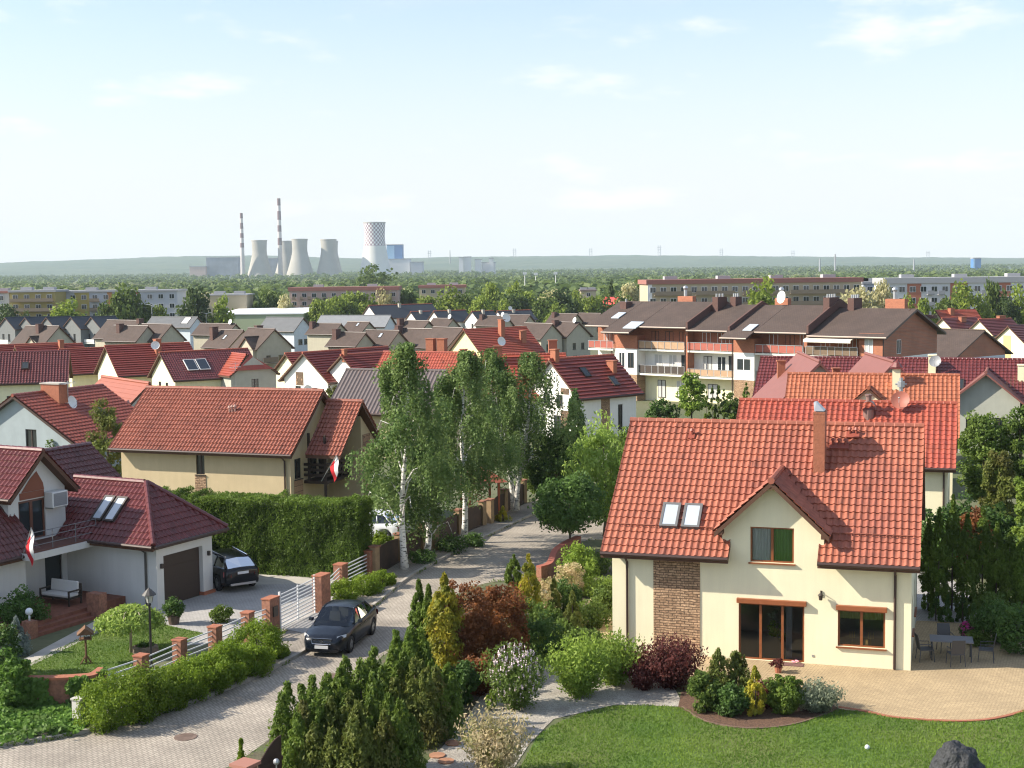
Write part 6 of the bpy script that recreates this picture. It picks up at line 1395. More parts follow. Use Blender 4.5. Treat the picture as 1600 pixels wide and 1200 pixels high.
# birches along the kerb
def birch(label, px, pby, ptx, pty, wpx, pcb, n=15000, forks=(), lean_top=True):
    p = gnd(px, pby); top = at(ptx, pty, p.y); h = top.z - p.z; lx = top.x - p.x; zb = at(px, pcb, p.y).z - p.z; r = wpx / 2 / CF * p.y; rg = RG()
    o = thing('birch_tree', label, 'tree', p, 0, 'birches along the kerb')
    mb = MB(); pts = []; rs = []; 
    for i in range(10):
        f = i / 9; pts.append((lx * f + .12 * math.sin(f * 7 + px), .1 * math.cos(f * 5 + px), h * .96 * f)); rs.append(.175 * (1.3 if i == 0 else 1) * (1 - .9 * f))
    mb.tube(pts, rs, 9)
    for b in range(16):
        f = zb / h * .85 + (.92 - zb / h * .85) * b / 15; i = min(int(f * 9), 8); q0 = Vector(pts[i]).lerp(Vector(pts[i + 1]), f * 9 - i); a = b * 2.4 + px; l = r * (.85 - .62 * f) * (.7 + .4 * rg.random())
        q1 = q0 + Vector((math.cos(a) * l * .5, math.sin(a) * l * .5, l * .75)); q2 = q0 + Vector((math.cos(a) * l, math.sin(a) * l, l * .95)); q3 = q2 + Vector((math.cos(a) * .2, math.sin(a) * .2, -.5))
        r0 = .06 * (1 - .7 * f); mb.tube([q0, q1, q2, q3], [r0, r0 * .7, r0 * .4, r0 * .15], 5, False)
    mb.build('trunk', BIRCHB, o, smooth=True)
    n = int(n * 1.25); K_ = n // 13; n = int(n * 1.4); cl = 54; r *= 1.06; zb += .7
    # masses of foliage: hanging strands gathered round limbs
    zc = zb + (h - zb) * (np.arange(cl) + rg.random(cl)) / cl; f = (zc - zb) / (h - zb)
    prof = np.minimum(1, (f + .28) * 2.4) * np.maximum(.05, 1 - f ** 2.3) ** .9 * (.8 + .4 * rg.random(cl)); ang = rg.random(cl) * 6.283; rad = r * prof * (.25 + .75 * rg.random(cl) ** .5)
    C = np.stack([np.cos(ang) * rad + lx * zc / h, np.sin(ang) * rad, zc], 1); rc = r * (.17 + .20 * rg.random(cl)) * (1 - .6 * f ** 2)
    idx = rg.integers(0, cl, K_); d = unit(rg.normal(size=(K_, 3))); S0 = C[idx] + d * (rc[idx] * rg.random(K_) ** .4)[:, None] + np.array([0, 0, .35])
    S0[:, 2] = np.minimum(S0[:, 2], h * .995)
    ln = .5 + 1.1 * rg.random(K_); P = []; TT = []; ct = rg.random(cl)
    for j in range(13):
        fj = j / 12; q = S0.copy(); q[:, 2] -= ln * fj; q[:, :2] += d[:, :2] * .12 * fj; q += rg.normal(size=q.shape) * .06; P.append(q); TT.append(.5 * ct[idx] + .5 * rg.random(K_))
    P = np.concatenate(P); TT = np.concatenate(TT); out = unit(P - np.array([0, 0, zb]) * [1, 1, 1] - np.array([0, 0, (h - zb) * .4]))
    V = leafquads(P, out, .15, .10, rg, .7, (0, 0, -.8)); put('crown', V, TT, L_BIRCH, o)
birch('tall birch nearest the camera, its trunk beside the last brick pillar', 631, 891, 634, 537, 150, 812, 19000)
birch('shorter slim birch in front, second trunk along the kerb', 666, 872, 672, 668, 105, 838, 8500)
birch('birch with a forked white trunk in the middle of the row', 723, 849, 726, 550, 140, 768, 17000)
birch('leaning birch whose trunk slants left, near the end of the row', 804, 800, 762, 546, 118, 742, 14000)
birch('birch at the far end of the row, in front of the white house', 808, 800, 832, 552, 150, 742, 14000)
# tall clipped hedge
def hedge(label, P, depth, h, n, m, size=.11, name='clipped_hedge', h1=None):
    o = thing(name, label, 'hedge', (P[0][0], P[0][1], 0)); rg = RG(); a = Vector(P[0]); b = Vector(P[1]); d = (b - a); L = d.length; d.normalize(); e = Vector((-d.y, d.x)); h1 = h1 or h
    A = np.array([L * h, L * depth, depth * h, L * h * .4]); f = rg.choice(4, n, p=A / A.sum()); u = rg.random(n); v = rg.random(n); P_ = np.zeros((n, 3)); N_ = np.zeros((n, 3))
    hh = h + (h1 - h) * u
    s = f == 0; P_[s] = np.stack([u * L, np.zeros(n), v * hh], 1)[s]; N_[s] = (0, -1, .25)
    s = f == 1; P_[s] = np.stack([u * L, v * depth, hh], 1)[s]; N_[s] = (0, -.2, 1)
    s = f == 2; P_[s] = np.stack([np.full(n, L), u * depth, v * h1], 1)[s]; N_[s] = (1, 0, .25)
    s = f == 3; P_[s] = np.stack([u * L, np.full(n, depth), v * hh], 1)[s]; N_[s] = (0, 1, .2)
    wob = np.array([mnoise.noise((p[0] * .9, p[1] * 1.2, p[2] * .9)) * .16 + mnoise.noise((p[0] * 3, p[1] * 3, p[2] * 3)) * .09 for p in P_])
    top = np.array([max(0, mnoise.noise((p[0] * 2.1, 5, 1))) * .34 for p in P_]) * (P_[:, 2] / h) ** 4
    P_ += N_ * wob[:, None] + N_ * (rg.random((n, 1)) - .6) * .16; P_[:, 2] += top; P_[:, 2] = np.maximum(P_[:, 2], .02)
    V = leafquads(P_, N_, size * 1.5, size * .62, rg, .9, (0, 0, .9))
    W = V.copy(); V[:, 0] = W[:, 0] * d.x + W[:, 1] * e.x; V[:, 1] = W[:, 0] * d.y + W[:, 1] * e.y
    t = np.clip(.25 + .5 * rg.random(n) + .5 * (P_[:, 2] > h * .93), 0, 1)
    put('foliage', V, t, m, o)
    mb = MB(); k = .16; Q = lambda u_, v_, z: (d.x * u_ + e.x * v_, d.y * u_ + e.y * v_, z)
    mb.hexa([Q(k, k, 0), Q(L - k, k, 0), Q(L - k, depth - k, 0), Q(k, depth - k, 0), Q(k, k, h - .2), Q(L - k, k, h1 - .2), Q(L - k, depth - k, h1 - .2), Q(k, depth - k, h - .2)]); mb.build('branches', mat('hedge_inside', (.03, .05, .012), .9), o)
hedge('tall dense clipped green hedge between the driveway and the tan house', [(-18.5, 68.3), (-7.2, 64.45)], 1.7, 3.55, 64000, L_HEDGE, .08)
# clipped shrubs in the kerb row
row = [(175, 1143, 1052, 92), (222, 1128, 1040, 80), (262, 1112, 1040, 70), (296, 1098, 1022, 70), (330, 1084, 1018, 68), (352, 1072, 998, 62), (388, 1058, 1002, 66), (402, 1042, 966, 72), (428, 1030, 1002, 40)]
od = ['first', 'second', 'third', 'fourth', 'fifth', 'sixth', 'seventh', 'eighth', 'ninth']
for i, (a, b_, c, d_) in enumerate(row):
    bush('clipped bright green shrub in the kerb row, %s from the grey cabinet' % od[i], a, b_ + 3, c + 9, d_ * 1.15, L_CLIP, 7500, .062, 'clipped_shrub', 'shrub', 'clipped shrubs along the white fence', 90, 1.9, (0, 0, .5), .25, True, .78, rcf=.28)
for i, (a, b_, c, d_) in enumerate([(540, 946, 902, 46), (572, 934, 896, 46), (598, 921, 890, 36)]):
    bush('clipped yellow green shrub behind the saloon car, %s from the gate' % od[i], a, b_, c + 4, d_ * 1.02, L_CLIP, 3600, .065, 'clipped_shrub', 'shrub', 'clipped shrubs behind the car', 50, 2.0, (0, 0, .5), .25, True, .62, rcf=.34)
# left garden
o = bush('small weeping tree with an umbrella shaped crown on the left lawn', 205, 1030, 947, 108, L_GREEN, 10, .08, 'weeping_tree', 'tree'); 
for c in list(KIDS[o.name]): bpy.data.objects.remove(c)
KIDS[o.name] = []
q, h, r = dims(205, 1030, 947, 108); rg = RG(); n = 5200; a = rg.random(n) * 6.283; u = rg.random(n) ** .55
dome = h * (.99 - .27 * u ** 2.0); P = np.stack([np.cos(a) * r * u, np.sin(a) * r * u, dome - rg.random(n) * (.12 + .22 * u)], 1); P += rg.normal(size=P.shape) * .04
put('crown', leafquads(P, unit(P - np.array([0, 0, h * .4])), .15, .075, rg, .8, (0, 0, -.7)), np.clip(.3 + .7 * rg.random(n), 0, 1), L_WILLOW, o)
mb = MB(); mb.tube([(0, 0, 0), (.02, 0, h * .5), (0, 0, h * .95)], [.06, .05, .04], 7)
for k in range(8): a = k * .785; mb.tube([(0, 0, h * .95), (math.cos(a) * r * .5, math.sin(a) * r * .5, h * .93), (math.cos(a) * r * .9, math.sin(a) * r * .9, h * .7)], [.03, .02, .008], 5)
mb.build('trunk', mat('bark_pale', (.36, .30, .22), .9, var=.2), o, smooth=True)
bush('large dark shrub beside the entrance steps of the left house', 34, 990, 925, 72, L_DARK, 3600, .09)
conifer('small silvery blue spruce in the left garden corner', 28, 1026, 966, 40, L_BLUE, 2200, .09, .9, 'blue_spruce')
bush('dark leaved shrub at the very left edge behind the ivy', 8, 1060, 975, 46, L_DARK, 2200, .09)
bush('low clipped shrub on the paved driveway edge', 347, 975, 947, 34, L_THUJA, 1500, .07, 'driveway_shrub')
for lab, px, by, ty, w_ in (('dark potted bush at the garage corner', 272, 978, 940, 32),):
    q, h, r = dims(px, by, ty, w_); o = thing('potted_plant', lab, 'potted plant', q); m = MB(); m.lathe([(.001, 0), (.2, 0), (.27, .38), (.23, .38), (.001, .33)], 14, (0, 0, 0), False); m.build('pot', mat('pot_dark', (.09, .06, .045), .7), o)
    V, t = crown_round(RG(), r * .9, .42, 36, .17, 1600, .08, .72); put('foliage', V, t, L_DARK, o)
bush('tangled green shrub at the left edge above the ivy bank', 22, 1118, 1020, 60, L_IVY, 3400, .12, flat=.2)
rg = RG(); n = 9000; q = np.stack([-18.4 + 5.0 * rg.random(n), 41.0 + 5.2 * rg.random(n)], 1); edge = 41.55 + (q[:, 0] + 16) * .55
kp = (q[:, 1] > edge + .1 + rg.normal(size=n) * .12) & (q[:, 1] < 46.4 + rg.normal(size=n) * .2) & (q[:, 0] < -13.55 + (q[:, 1] - 43.5) * .05); q = q[kp]; n = len(q)
zz = np.array([.16 + .28 * max(0, mnoise.noise((x * .8, y * .8, 0)) + .35) for x, y in q]) * rg.random(n) ** .5
V = leafquads(np.stack([q[:, 0], q[:, 1], zz + .03], 1), np.tile([0, -.3, 1.0], (n, 1)), .17, .13, rg, 1.0); tag(put('ivy_ground_cover', V, rg.random(n), L_IVY), kind='stuff')
# right garden: thuja screen along the road
TG = 'thujas along the road'
for i, (px, by, ty, w_, lab) in enumerate([(475, 1225, 1072, 80, 'bushy thuja in the foreground, leftmost of the roadside screen'), (520, 1230, 1090, 82, 'bushy thuja at the bottom edge, second of the roadside screen'), (508, 1180, 1062, 70, 'bushy thuja rising behind the front pair of the screen'), (566, 1165, 1030, 78, 'bushy thuja in the middle of the screen opposite the car'),
        (562, 1240, 1100, 84, 'foreground thuja with loose shoots, third along the bottom edge'), (610, 1225, 1085, 80, 'dark thuja at the bottom edge beside the gravel path'), (615, 1140, 1012, 74, 'pointed thuja in the screen left of the two column thujas'), (650, 1160, 1030, 74, 'leafy thuja at the foot of the column thujas'), (640, 1105, 985, 60, 'slender thuja just left of the column thujas'), (685, 1150, 1040, 60, 'feathery grey green thuja on the shaded path side')]):
    conifer(lab, px, by, ty, w_, [L_THUJA, L_YEW, L_THUJA][i % 3], 7500, .085, .42, group=TG, rag=.42)
conifer('dark column thuja, left one of the close pair by the road', 657, 1055, 908, 30, L_THUJA, 5200, .085, 2, 'column_thuja', rag=.14)
conifer('dark column thuja, right one of the close pair by the road', 672, 1060, 916, 28, L_THUJA, 4800, .085, 2, 'column_thuja', rag=.14)
conifer('column conifer with golden tips behind the dark pair', 697, 1070, 902, 52, L_GOLD, 5200, .095, 2, 'golden_conifer', rag=.2)
bush('big bronze leaved shrub, left half of the rusty mass by the road', 728, 1062, 908, 96, L_BRONZE, 7500, .085, 'bronze_shrub', k=110, rcf=.26)
bush('big bronze leaved shrub, right half of the rusty mass', 785, 1050, 908, 84, L_BRONZE, 6500, .085, 'bronze_shrub', k=100, rcf=.26)
conifer('small dark cone shaped thuja behind the bronze shrub', 803, 935, 868, 24, L_THUJA, 2200, .09, 1.5, 'cone_thuja')
conifer('bright golden thuja behind the bronze shrub', 827, 990, 868, 34, L_GOLD, 3800, .09, 2, 'golden_conifer')
conifer('narrow weeping conifer between the golden thuja and the pale shrub', 866, 985, 905, 18, L_YEW, 1800, .09, 2, 'weeping_conifer')
bush('pale variegated shrub left of the weeping conifer', 852, 965, 900, 40, L_CREAM, 2400, .075, 'variegated_shrub')
bush('pale rounded variegated shrub near the low brick wall', 893, 935, 878, 48, L_CREAM, 2600, .075, 'variegated_shrub')
conifer('grey green dwarf conifer beside the side path', 895, 1010, 928, 40, L_YEW, 2600, .08, .8, 'dwarf_conifer')
bush('leafy green shrub by the low brick wall', 905, 918, 850, 58, L_GREEN, 2600, .10)
bush('green shrub between the house corner and the low wall', 925, 900, 862, 60, L_MID, 2200, .10)
bush('spreading low juniper on the gravel by the house corner', 935, 935, 903, 64, L_GREEN, 1800, .08, 'low_juniper')
bush('low dark ground shrub along the side path', 925, 985, 945, 70, L_MID, 2600, .09)
bush('dark green shrub below the golden thuja', 842, 1040, 965, 70, L_DARK, 3200, .09)
bush('mid green shrub right of the bronze mass', 872, 1020, 970, 60, L_MID, 2600, .09)
bush('small light green shrub above the flowering lilac', 845, 1040, 992, 44, L_GREEN, 1600, .08)
o = bush('lilac shrub with pale pink flower spikes in the garden bed', 806, 1118, 1008, 92, L_MID, 4200, .085, 'lilac', 'flowering shrub', k=90, shoot=190)
q, h, r = dims(806, 1118, 1008, 92); rg = RG(); d = unit(rg.normal(size=(260, 3)) + [0, -.4, .35]); C = d * [r * .9, r * .9, h * .44] + [0, 0, h * .54]
V = np.concatenate([leafquads(C + [0, 0, (.05 * j)], d, .07, .05, rg, .3) for j in range(3)]); npmesh('flower_spikes', V, len(V) // 4, PETAL_P, None, o)['kind'] = 'stuff'
bush('cream variegated willow in the front of the garden', 772, 1228, 1106, 104, L_CREAM, 5200, .075, 'variegated_willow', 'shrub', k=110, aspect=2.2, droop=(0, 0, .8), shoot=240)
conifer('thin bright green spire conifer behind the cream willow', 768, 1112, 1080, 14, L_GREEN, 500, .07, 1.5, 'spire_conifer')
bush('bright green spreading shrub, left half in front of the house', 905, 1098, 992, 86, L_GREEN, 5600, .09, 'bright_shrub', k=100, flat=.2, shoot=230)
bush('bright green spreading shrub, right half against the house wall', 962, 1078, 988, 80, L_GREEN, 5000, .09, 'bright_shrub', k=90, flat=.2, shoot=200)
bush('purple leaved barberry with upright shoots before the stone strip', 1048, 1084, 996, 92, L_PURPLE, 5600, .085, 'barberry', k=110, aspect=3, droop=(0, 0, 1), shoot=260)
bush('dark red barberry left of the larger purple one', 1005, 1082, 1028, 46, L_PURPLE, 1800, .08, 'barberry', shoot=90)
bush('low mounded green shrub, left front of the mulch bed', 1100, 1118, 1050, 52, L_MID, 2400, .09, 'mounded_shrub')
conifer('upright yew with knobbly shoots in the mulch bed', 1122, 1106, 1018, 44, L_YEW, 3000, .075, .6, 'yew', rag=.5)
conifer('olive yew with spreading shoots behind the golden weeping conifer', 1150, 1104, 1022, 54, L_YEW, 3000, .075, .6, 'yew', rag=.5)
bush('dark green rounded shrub in the front of the mulch bed', 1142, 1122, 1070, 60, L_DARK, 2600, .085)
conifer('weeping conifer with yellow green top in the mulch bed', 1180, 1122, 1044, 26, L_GOLD, 2200, .075, 2, 'weeping_conifer')
bush('reddish barberry between the weeping conifer and the round thuja', 1196, 1110, 1062, 30, L_PURPLE, 1400, .07, 'barberry')
bush('round clipped dark thuja at the end of the mulch bed', 1226, 1120, 1054, 54, L_THUJA, 4200, .075, 'round_thuja', hollow=.7)
bush('low silver grey juniper at the edge of the patio', 1276, 1118, 1066, 70, L_SILVER, 4600, .075, 'silver_juniper', aspect=2.4, shoot=190)
bush('tiny green seedling shrub in the lawn at the bottom edge', 889, 1204, 1190, 10, L_GREEN, 160, .06, 'seedling')
for i, (px, by, ty, w_, mm) in enumerate([(720, 1105, 1035, 50, L_DARK), (752, 1090, 1020, 60, L_BRONZE), (690, 1120, 1060, 40, L_YEW), (820, 1000, 935, 50, L_MID), (765, 1015, 930, 70, L_BRONZE), (850, 1010, 940, 46, L_MID), (880, 960, 905, 46, L_DARK), (785, 1075, 1030, 44, L_PURPLE), (915, 1030, 985, 50, L_MID), (950, 960, 915, 40, L_MID)]):
    bush('low filling shrub in the dense border left of the house, %s from the road' % ['first', 'second', 'third', 'fourth', 'fifth', 'sixth', 'seventh', 'eighth', 'ninth', 'tenth'][i], px, by, ty, w_ * 1.2, mm, 2600, .09)
# trees in the middle
def tree(label, px, pby, pty, wpx, m, n=4200, size=.16, zlow=.12, k=90, name='broadleaf_tree', group=None, droop=None, aspect=1.6, bark=None, rcf=.28, flat=.25):
    p = gnd(px, pby); r = wpx / 2 / CF * p.y; h = at(px, pty, p.y).z - p.z; rg = RG(); zc = h * (zlow + (1 - zlow) / 2)
    V, t = crown_round(rg, r * .92, h * (1 - zlow) * .47, k, r * rcf, int(n * 1.35), size, zc, flat, aspect, droop)
    o = thing(name, label, 'tree', p, 0, group); put('crown', V, t, m, o); trunk_mb(rg, h * .8, max(.05, h * .018), (0, 0), 7, r * .8, .3).build('trunk', bark or BARK, o, smooth=True); return o
tree('round dark green tree by the road bend left of the nearest house', 890, 866, 744, 116, L_DARK, 9000, .12, .22, 130)
tree('weeping light green willow behind the round dark tree', 945, 838, 655, 118, L_WILLOW, 8500, .15, .0, 120, 'willow_tree', droop=(0, 0, -1.2), aspect=2.6)
tree('second light green willow touching the gable of the nearest house', 985, 800, 660, 70, L_WILLOW, 4500, .15, .0, 70, 'willow_tree', droop=(0, 0, -1.2), aspect=2.6)
tree('dark broad tree in the shade behind the end birches', 868, 800, 668, 84, L_DARK, 5600, .15, .05, 90)
conifer('dark spruce in front of the white house wall', 900, 770, 612, 62, L_DARK, 4200, .15, .8, 'spruce', rag=.3)
conifer('slim thuja against the white wall of the red roofed house', 907, 700, 648, 11, L_THUJA, 900, .12, 2, 'column_thuja')
tree('low dark tree behind the brown fence', 838, 780, 716, 70, L_MID, 3000, .15, .0, 60)
bush('dark undergrowth shrub along the brown fence, near the first birch', 660, 884, 862, 44, L_DARK, 900, .09)
bush('dark undergrowth shrub at the foot of the forked birch', 706, 866, 838, 56, L_DARK, 1300, .09)
bush('dark undergrowth shrub right of the forked birch', 742, 856, 834, 32, L_DARK, 800, .09)
conifer('yellow green dwarf conifer at the fence corner', 786, 818, 792, 26, L_GOLD, 1000, .09, 1.2, 'dwarf_conifer')
bush('round clipped shrub in the yard behind the brown fence', 596, 866, 830, 28, L_CLIP, 1200, .09, 'clipped_shrub')
bush('flat topped clipped shrub beside the first birch trunk', 620, 862, 838, 26, L_CLIP, 900, .09, 'clipped_shrub')
tree('mixed pale green tree left of the tan house', 172, 790, 622, 66, L_YEW, 4600, .15, .0, 80, droop=(0, 0, .8))
conifer('dark thuja between the blue grey house and the tan house', 128, 780, 690, 34, L_THUJA, 2400, .13, 2)
conifer('dark thuja left of the pale green tree, shorter one', 108, 775, 692, 26, L_DARK, 1600, .13, 2)
bush('bright shrub at the foot of the blue grey gable', 86, 782, 690, 40, L_MID, 1600, .13)
tree('small tree in front of the ribbed grey brown roof', 528, 690, 600, 46, L_YEW, 2200, .2, .05, 50)
bush('bright shrub below the striped roof on the far left', 126, 625, 596, 36, L_GREEN, 700, .25)
bush('light green bush peeking over the tan roof ridge', 345, 640, 598, 26, L_GREEN, 500, .2)
# by the apartment building
tree('bright green bushy tree in front of the apartment building', 1080, 668, 580, 44, L_GREEN, 3200, .2, .05, 60)
for i, (px, ty) in enumerate([(1104, 612), (1113, 606), (1123, 604), (1131, 610)]): conifer('dark column thuja in the row below the balconies, %s from the left' % od[i], px, 664, ty, 10, L_THUJA, 700, .17, 2, 'column_thuja', group='column thujas below the balconies')
tree('dark rounded tree right of the thuja row', 1142, 668, 612, 30, L_MID, 1800, .2, .0, 40)
for i, (px, ty, w_) in enumerate([(1022, 626, 22), (1038, 622, 26), (1052, 630, 24)]): bush('dark shrub in the yard below the apartment balconies, %s from the left' % od[i], px, 668, ty, w_, L_DARK, 700, .2, group='dark shrubs below the balconies')
for i, px in enumerate((1166, 1180, 1194)): conifer('small thuja behind the red roofs, %s from the left' % od[i], px, 640, 600, 10, L_THUJA, 400, .2, 2, 'column_thuja', group='small thujas behind the red roofs')
# right edge
tree('leafy tree in front of the grey green gable, left of the right edge', 1536, 806, 636, 80, L_MID, 8000, .15, .0, 120)
tree('leafy tree at the right edge beside the grey green gable', 1592, 806, 628, 74, L_MID, 6500, .15, .0, 90)
tree('feathery light green tree in front of the right hand trees', 1562, 872, 700, 60, L_YEW, 6500, .13, .05, 90, droop=(0, 0, .8), aspect=2.6)
tree('bright leafy tree cut by the right edge', 1606, 910, 716, 52, L_GREEN, 5500, .13, .05, 80)
bush('reddish shrub between the thujas and the leafy trees', 1520, 900, 790, 56, L_BRONZE, 2600, .11)
tall = [(1450, 956, 812, 24), (1466, 962, 796, 26), (1487, 958, 776, 27), (1510, 964, 806, 28), (1534, 960, 792, 30), (1556, 962, 820, 28), (1576, 964, 834, 30), (1596, 966, 842, 36)]
for i, (a, b_, c, d_) in enumerate(tall): conifer('tall dark thuja in the shady hedge right of the house, %s from the house' % od[i], a, b_, c, d_, L_THUJA, 4200, .10, 1.5, 'tall_thuja', group='tall thujas right of the house', rag=.22)
for i, (a, b_, c, d_) in enumerate([(1462, 972, 928, 22), (1480, 974, 932, 20), (1504, 975, 930, 24)]): conifer('small cone shaped thuja at the end of the shady yard, %s from the house' % od[i], a, b_, c, d_, L_DARK, 1000, .08, 1.2, 'cone_thuja', group='cone thujas at the end of the yard')
conifer('dark cone shaped bush beside the garden table', 1520, 1002, 945, 30, L_DARK, 2000, .08, 1.4, 'cone_thuja')
bush('dark shrub behind the garden table', 1556, 1010, 945, 66, L_DARK, 3200, .09)
bush('fern like light green shrub in the shaded border', 1550, 990, 928, 60, L_MID, 2400, .09, aspect=3)
bush('dark shrub at the right edge of the patio', 1588, 1028, 940, 66, L_DARK, 3600, .09)
bush('low light green plants along the patio border', 1530, 1012, 988, 40, L_MID, 1200, .08)
o = bush('magenta flowering plant in the shade by the garden table', 1512, 1000, 974, 26, L_DARK, 500, .07, 'flowering_plant', 'flower'); q, h, r = dims(1512, 1000, 974, 26); rg = RG(); d = unit(rg.normal(size=(220, 3)) + [0, -.3, .5]); npmesh('flowers', leafquads(d * [r, r, h * .5] + [0, 0, h * .6], d, .09, .08, rg, .3), 220, PETAL_M, None, o)['kind'] = 'stuff'
for i, (a, b_, c, d_) in enumerate([(1462, 902, 792, 60), (1500, 892, 776, 66), (1548, 896, 786, 70), (1600, 900, 800, 76)]): bush('dark broadleaf bush behind the tall thujas right of the house, %s from the house' % od[i], a, b_, c, d_, L_DARK, 3600, .14, 'tall_bush', group='dark bushes behind the tall thujas')
# ------------------------------------------------------------------ trees beyond the houses
FT = {}
def fartree(kind, var):
    key = (kind, var)
    if key in FT: return FT[key]
    rg = np.random.default_rng(500 + kind * 10 + var)
    if kind == 4: V, t = crown_cone(rg, .17, 1.0, 700, .06, .03, 2, 60, .2, 2.0, .8); mm = L_FAR[2]
    else:
        rx = (.36, .42, .34, .40)[kind]; V, t = crown_round(rg, rx, .46, 60, .15, 2300, .07, .52, .1, 1.4, None, .35); mm = L_FAR[kind]
    me = npmesh('crown', V, len(V) // 4, mm, t).data
    bpy.data.objects.remove(bpy.data.objects[-1]) if False else None
    mb = MB(); mb.tube([(0, 0, -.05), (.01, 0, .3), (0, 0, .7)], [.028, .02, .008], 6); tm = mb.build('trunk', BARK).data
    for ob in [x for x in COL.objects if x.data in (me, tm) and x.parent is None]: bpy.data.objects.remove(ob)
    FT[key] = (me, tm); return FT[key]
KN = ['mid green rounded tree among the houses and blocks beyond', 'bright spring green rounded tree beyond the rows of houses', 'dark green tree in the belt beyond the houses', 'pale blossoming tree in the belt beyond the houses', 'slim dark poplar in the far tree belt']
def ft(x, Y, h, kind, wf=1.0, label=None):
    i = rnd.randrange(3); me, tm = fartree(kind, i); o = thing('distant_tree', label or KN[kind], 'tree', (x, Y, gz(Y)), rnd.uniform(0, 6.28), None if label else 'distant trees, kind %d' % kind if False else (None if label else KN[kind].split(' tree')[0] + ' distant trees'))
    o.scale = (h * wf, h * wf, h)
    for nm, me_ in (('crown', me), ('trunk', tm)):
        c = bpy.data.objects.new(nm, me_); link(c, o)
def ftp(px, ptop, wpx, Y, kind, label=None):
    A = at(px, ptop, Y); h = A.z - gz(Y); w_ = wpx / CF * Y; ft(A.x, Y, h, kind, w_ / (h * .86), label)
for a in [(195, 446, 56, 386, 0, 'large mid green tree in front of the pale grey block'), (165, 465, 34, 386, 0), (100, 472, 70, 386, 1, 'low wide bright green tree before the ochre block'), (300, 447, 54, 386, 2, 'big dark tree at the right end of the pale grey block'), (226, 470, 30, 386, 0), (207, 476, 26, 386, 1), (250, 476, 26, 386, 1), (344, 466, 40, 386, 1, 'round bright tree before the dark beige building'), (12, 476, 44, 386, 2), (38, 488, 30, 386, 0),
          (430, 447, 56, 430, 0), (410, 458, 30, 425, 0), (445, 464, 30, 420, 3), (500, 468, 44, 400, 1, 'bright tree left of the white navy roofed gable'), (525, 462, 40, 420, 1), (560, 455, 60, 430, 1), (545, 470, 30, 420, 0), (600, 452, 34, 460, 3), (640, 447, 40, 470, 0), (670, 462, 44, 430, 1), (705, 452, 58, 440, 1), (735, 455, 46, 450, 0), (768, 442, 40, 470, 1), (752, 462, 40, 430, 1), (800, 448, 40, 450, 1), (822, 455, 36, 440, 1), (850, 462, 50, 430, 0), (878, 452, 50, 440, 2), (905, 458, 40, 450, 1), (925, 462, 40, 440, 1), (955, 440, 34, 480, 4), (985, 444, 40, 460, 3), (970, 458, 40, 450, 0), (1000, 440, 40, 470, 0), (790, 470, 36, 415, 1), (870, 476, 34, 410, 1),
          (1191, 440, 62, 300, 1, 'round bright tree standing before the long red roofed block'), (1340, 455, 70, 320, 3, 'wide blossoming tree right of the long block'), (1312, 462, 36, 310, 3), (1378, 444, 44, 325, 3, 'pale blossoming tree between the two right hand blocks'), (1420, 466, 36, 310, 1), (1508, 446, 66, 312, 1, 'large light green tree before the white and brick block'), (1480, 462, 40, 305, 0), (1558, 430, 38, 318, 0, 'slender airy tree rising above the white and brick block'), (1596, 450, 50, 315, 1), (1575, 466, 40, 310, 2), (1535, 464, 40, 312, 1), (1440, 472, 40, 300, 1), (585, 415, 62, 900, 0, 'large tree standing below the checkered cooling tower')]:
    ftp(*a)
# belt of single trees behind the blocks
rg = np.random.default_rng(77)
cnt = 0
while cnt < 150:
    Y = 430 + 330 * rg.random() ** 1.4; px = -40 + 1680 * rg.random(); X_ = at(px, 460, Y).x
    h = 8 + 6 * rg.random(); k = int(rg.choice([0, 1, 2, 3, 4], p=[.4, .2, .22, .13, .05])); ft(X_, Y, h, k, .8 + .35 * rg.random()); cnt += 1
# far woods as one mass
def woods(name, n, seed, m, y0, y1, hmin, hmax, acc=None, q=46):
    rg = np.random.default_rng(seed); Y = y0 * (y1 / y0) ** rg.random(n); px = -120 + 1840 * rg.random(n)
    if acc is not None: k = acc(px, Y, rg); Y, px = Y[k], px[k]; n = len(Y)
    X_ = (px - 800) / CF * Y; Z = np.interp(Y, TY, TZ) + np.array([hillz(x, y) if y > 4600 else 0 for x, y in zip(X_, Y)]); h = hmin + (hmax - hmin) * rg.random(n)
    d = unit(rg.normal(size=(n, q, 3)).reshape(-1, 3)).reshape(n, q, 3); rx = h[:, None] * (.38 + .2 * rg.random((n, 1)))
    P = np.stack([X_[:, None] + d[:, :, 0] * rx, Y[:, None] + d[:, :, 1] * rx, Z[:, None] + h[:, None] * (.5 + .48 * d[:, :, 2] * (.75 + .25 * rg.random((n, q))))], 2).reshape(-1, 3)
    sz = np.repeat(h * .42, q)[:, None]; V = leafquads(P, d.reshape(-1, 3) + [0, 0, .3], sz * .85, sz * .7, rg, 1.2)
    t = np.clip(np.repeat(rg.random(n), q) * .7 + .3 * rg.random(n * q), 0, 1); tag(put(name, V, t, m), kind='stuff')
LW = leafmat('woods_green', (.075, .12, .036), (.165, .215, .065), (.10, .145, .048), nscale=.006)
LB = leafmat('woods_blossom', (.17, .20, .08), (.34, .35, .20), (.13, .17, .07), nscale=.01)
pale = lambda px, Y: ((px < 340) & (Y > 900) & (Y < 2100)) | ((px > 1040) & (px < 1290) & (Y > 1200) & (Y < 2400)) | ((px > 380) & (px < 560) & (Y > 1500) & (Y < 2300))
woods('woodland', 7500, 31, LW, 620, 3500, 8, 15, lambda px, Y, rg: ~pale(px, Y) | (rg.random(len(px)) < .25))
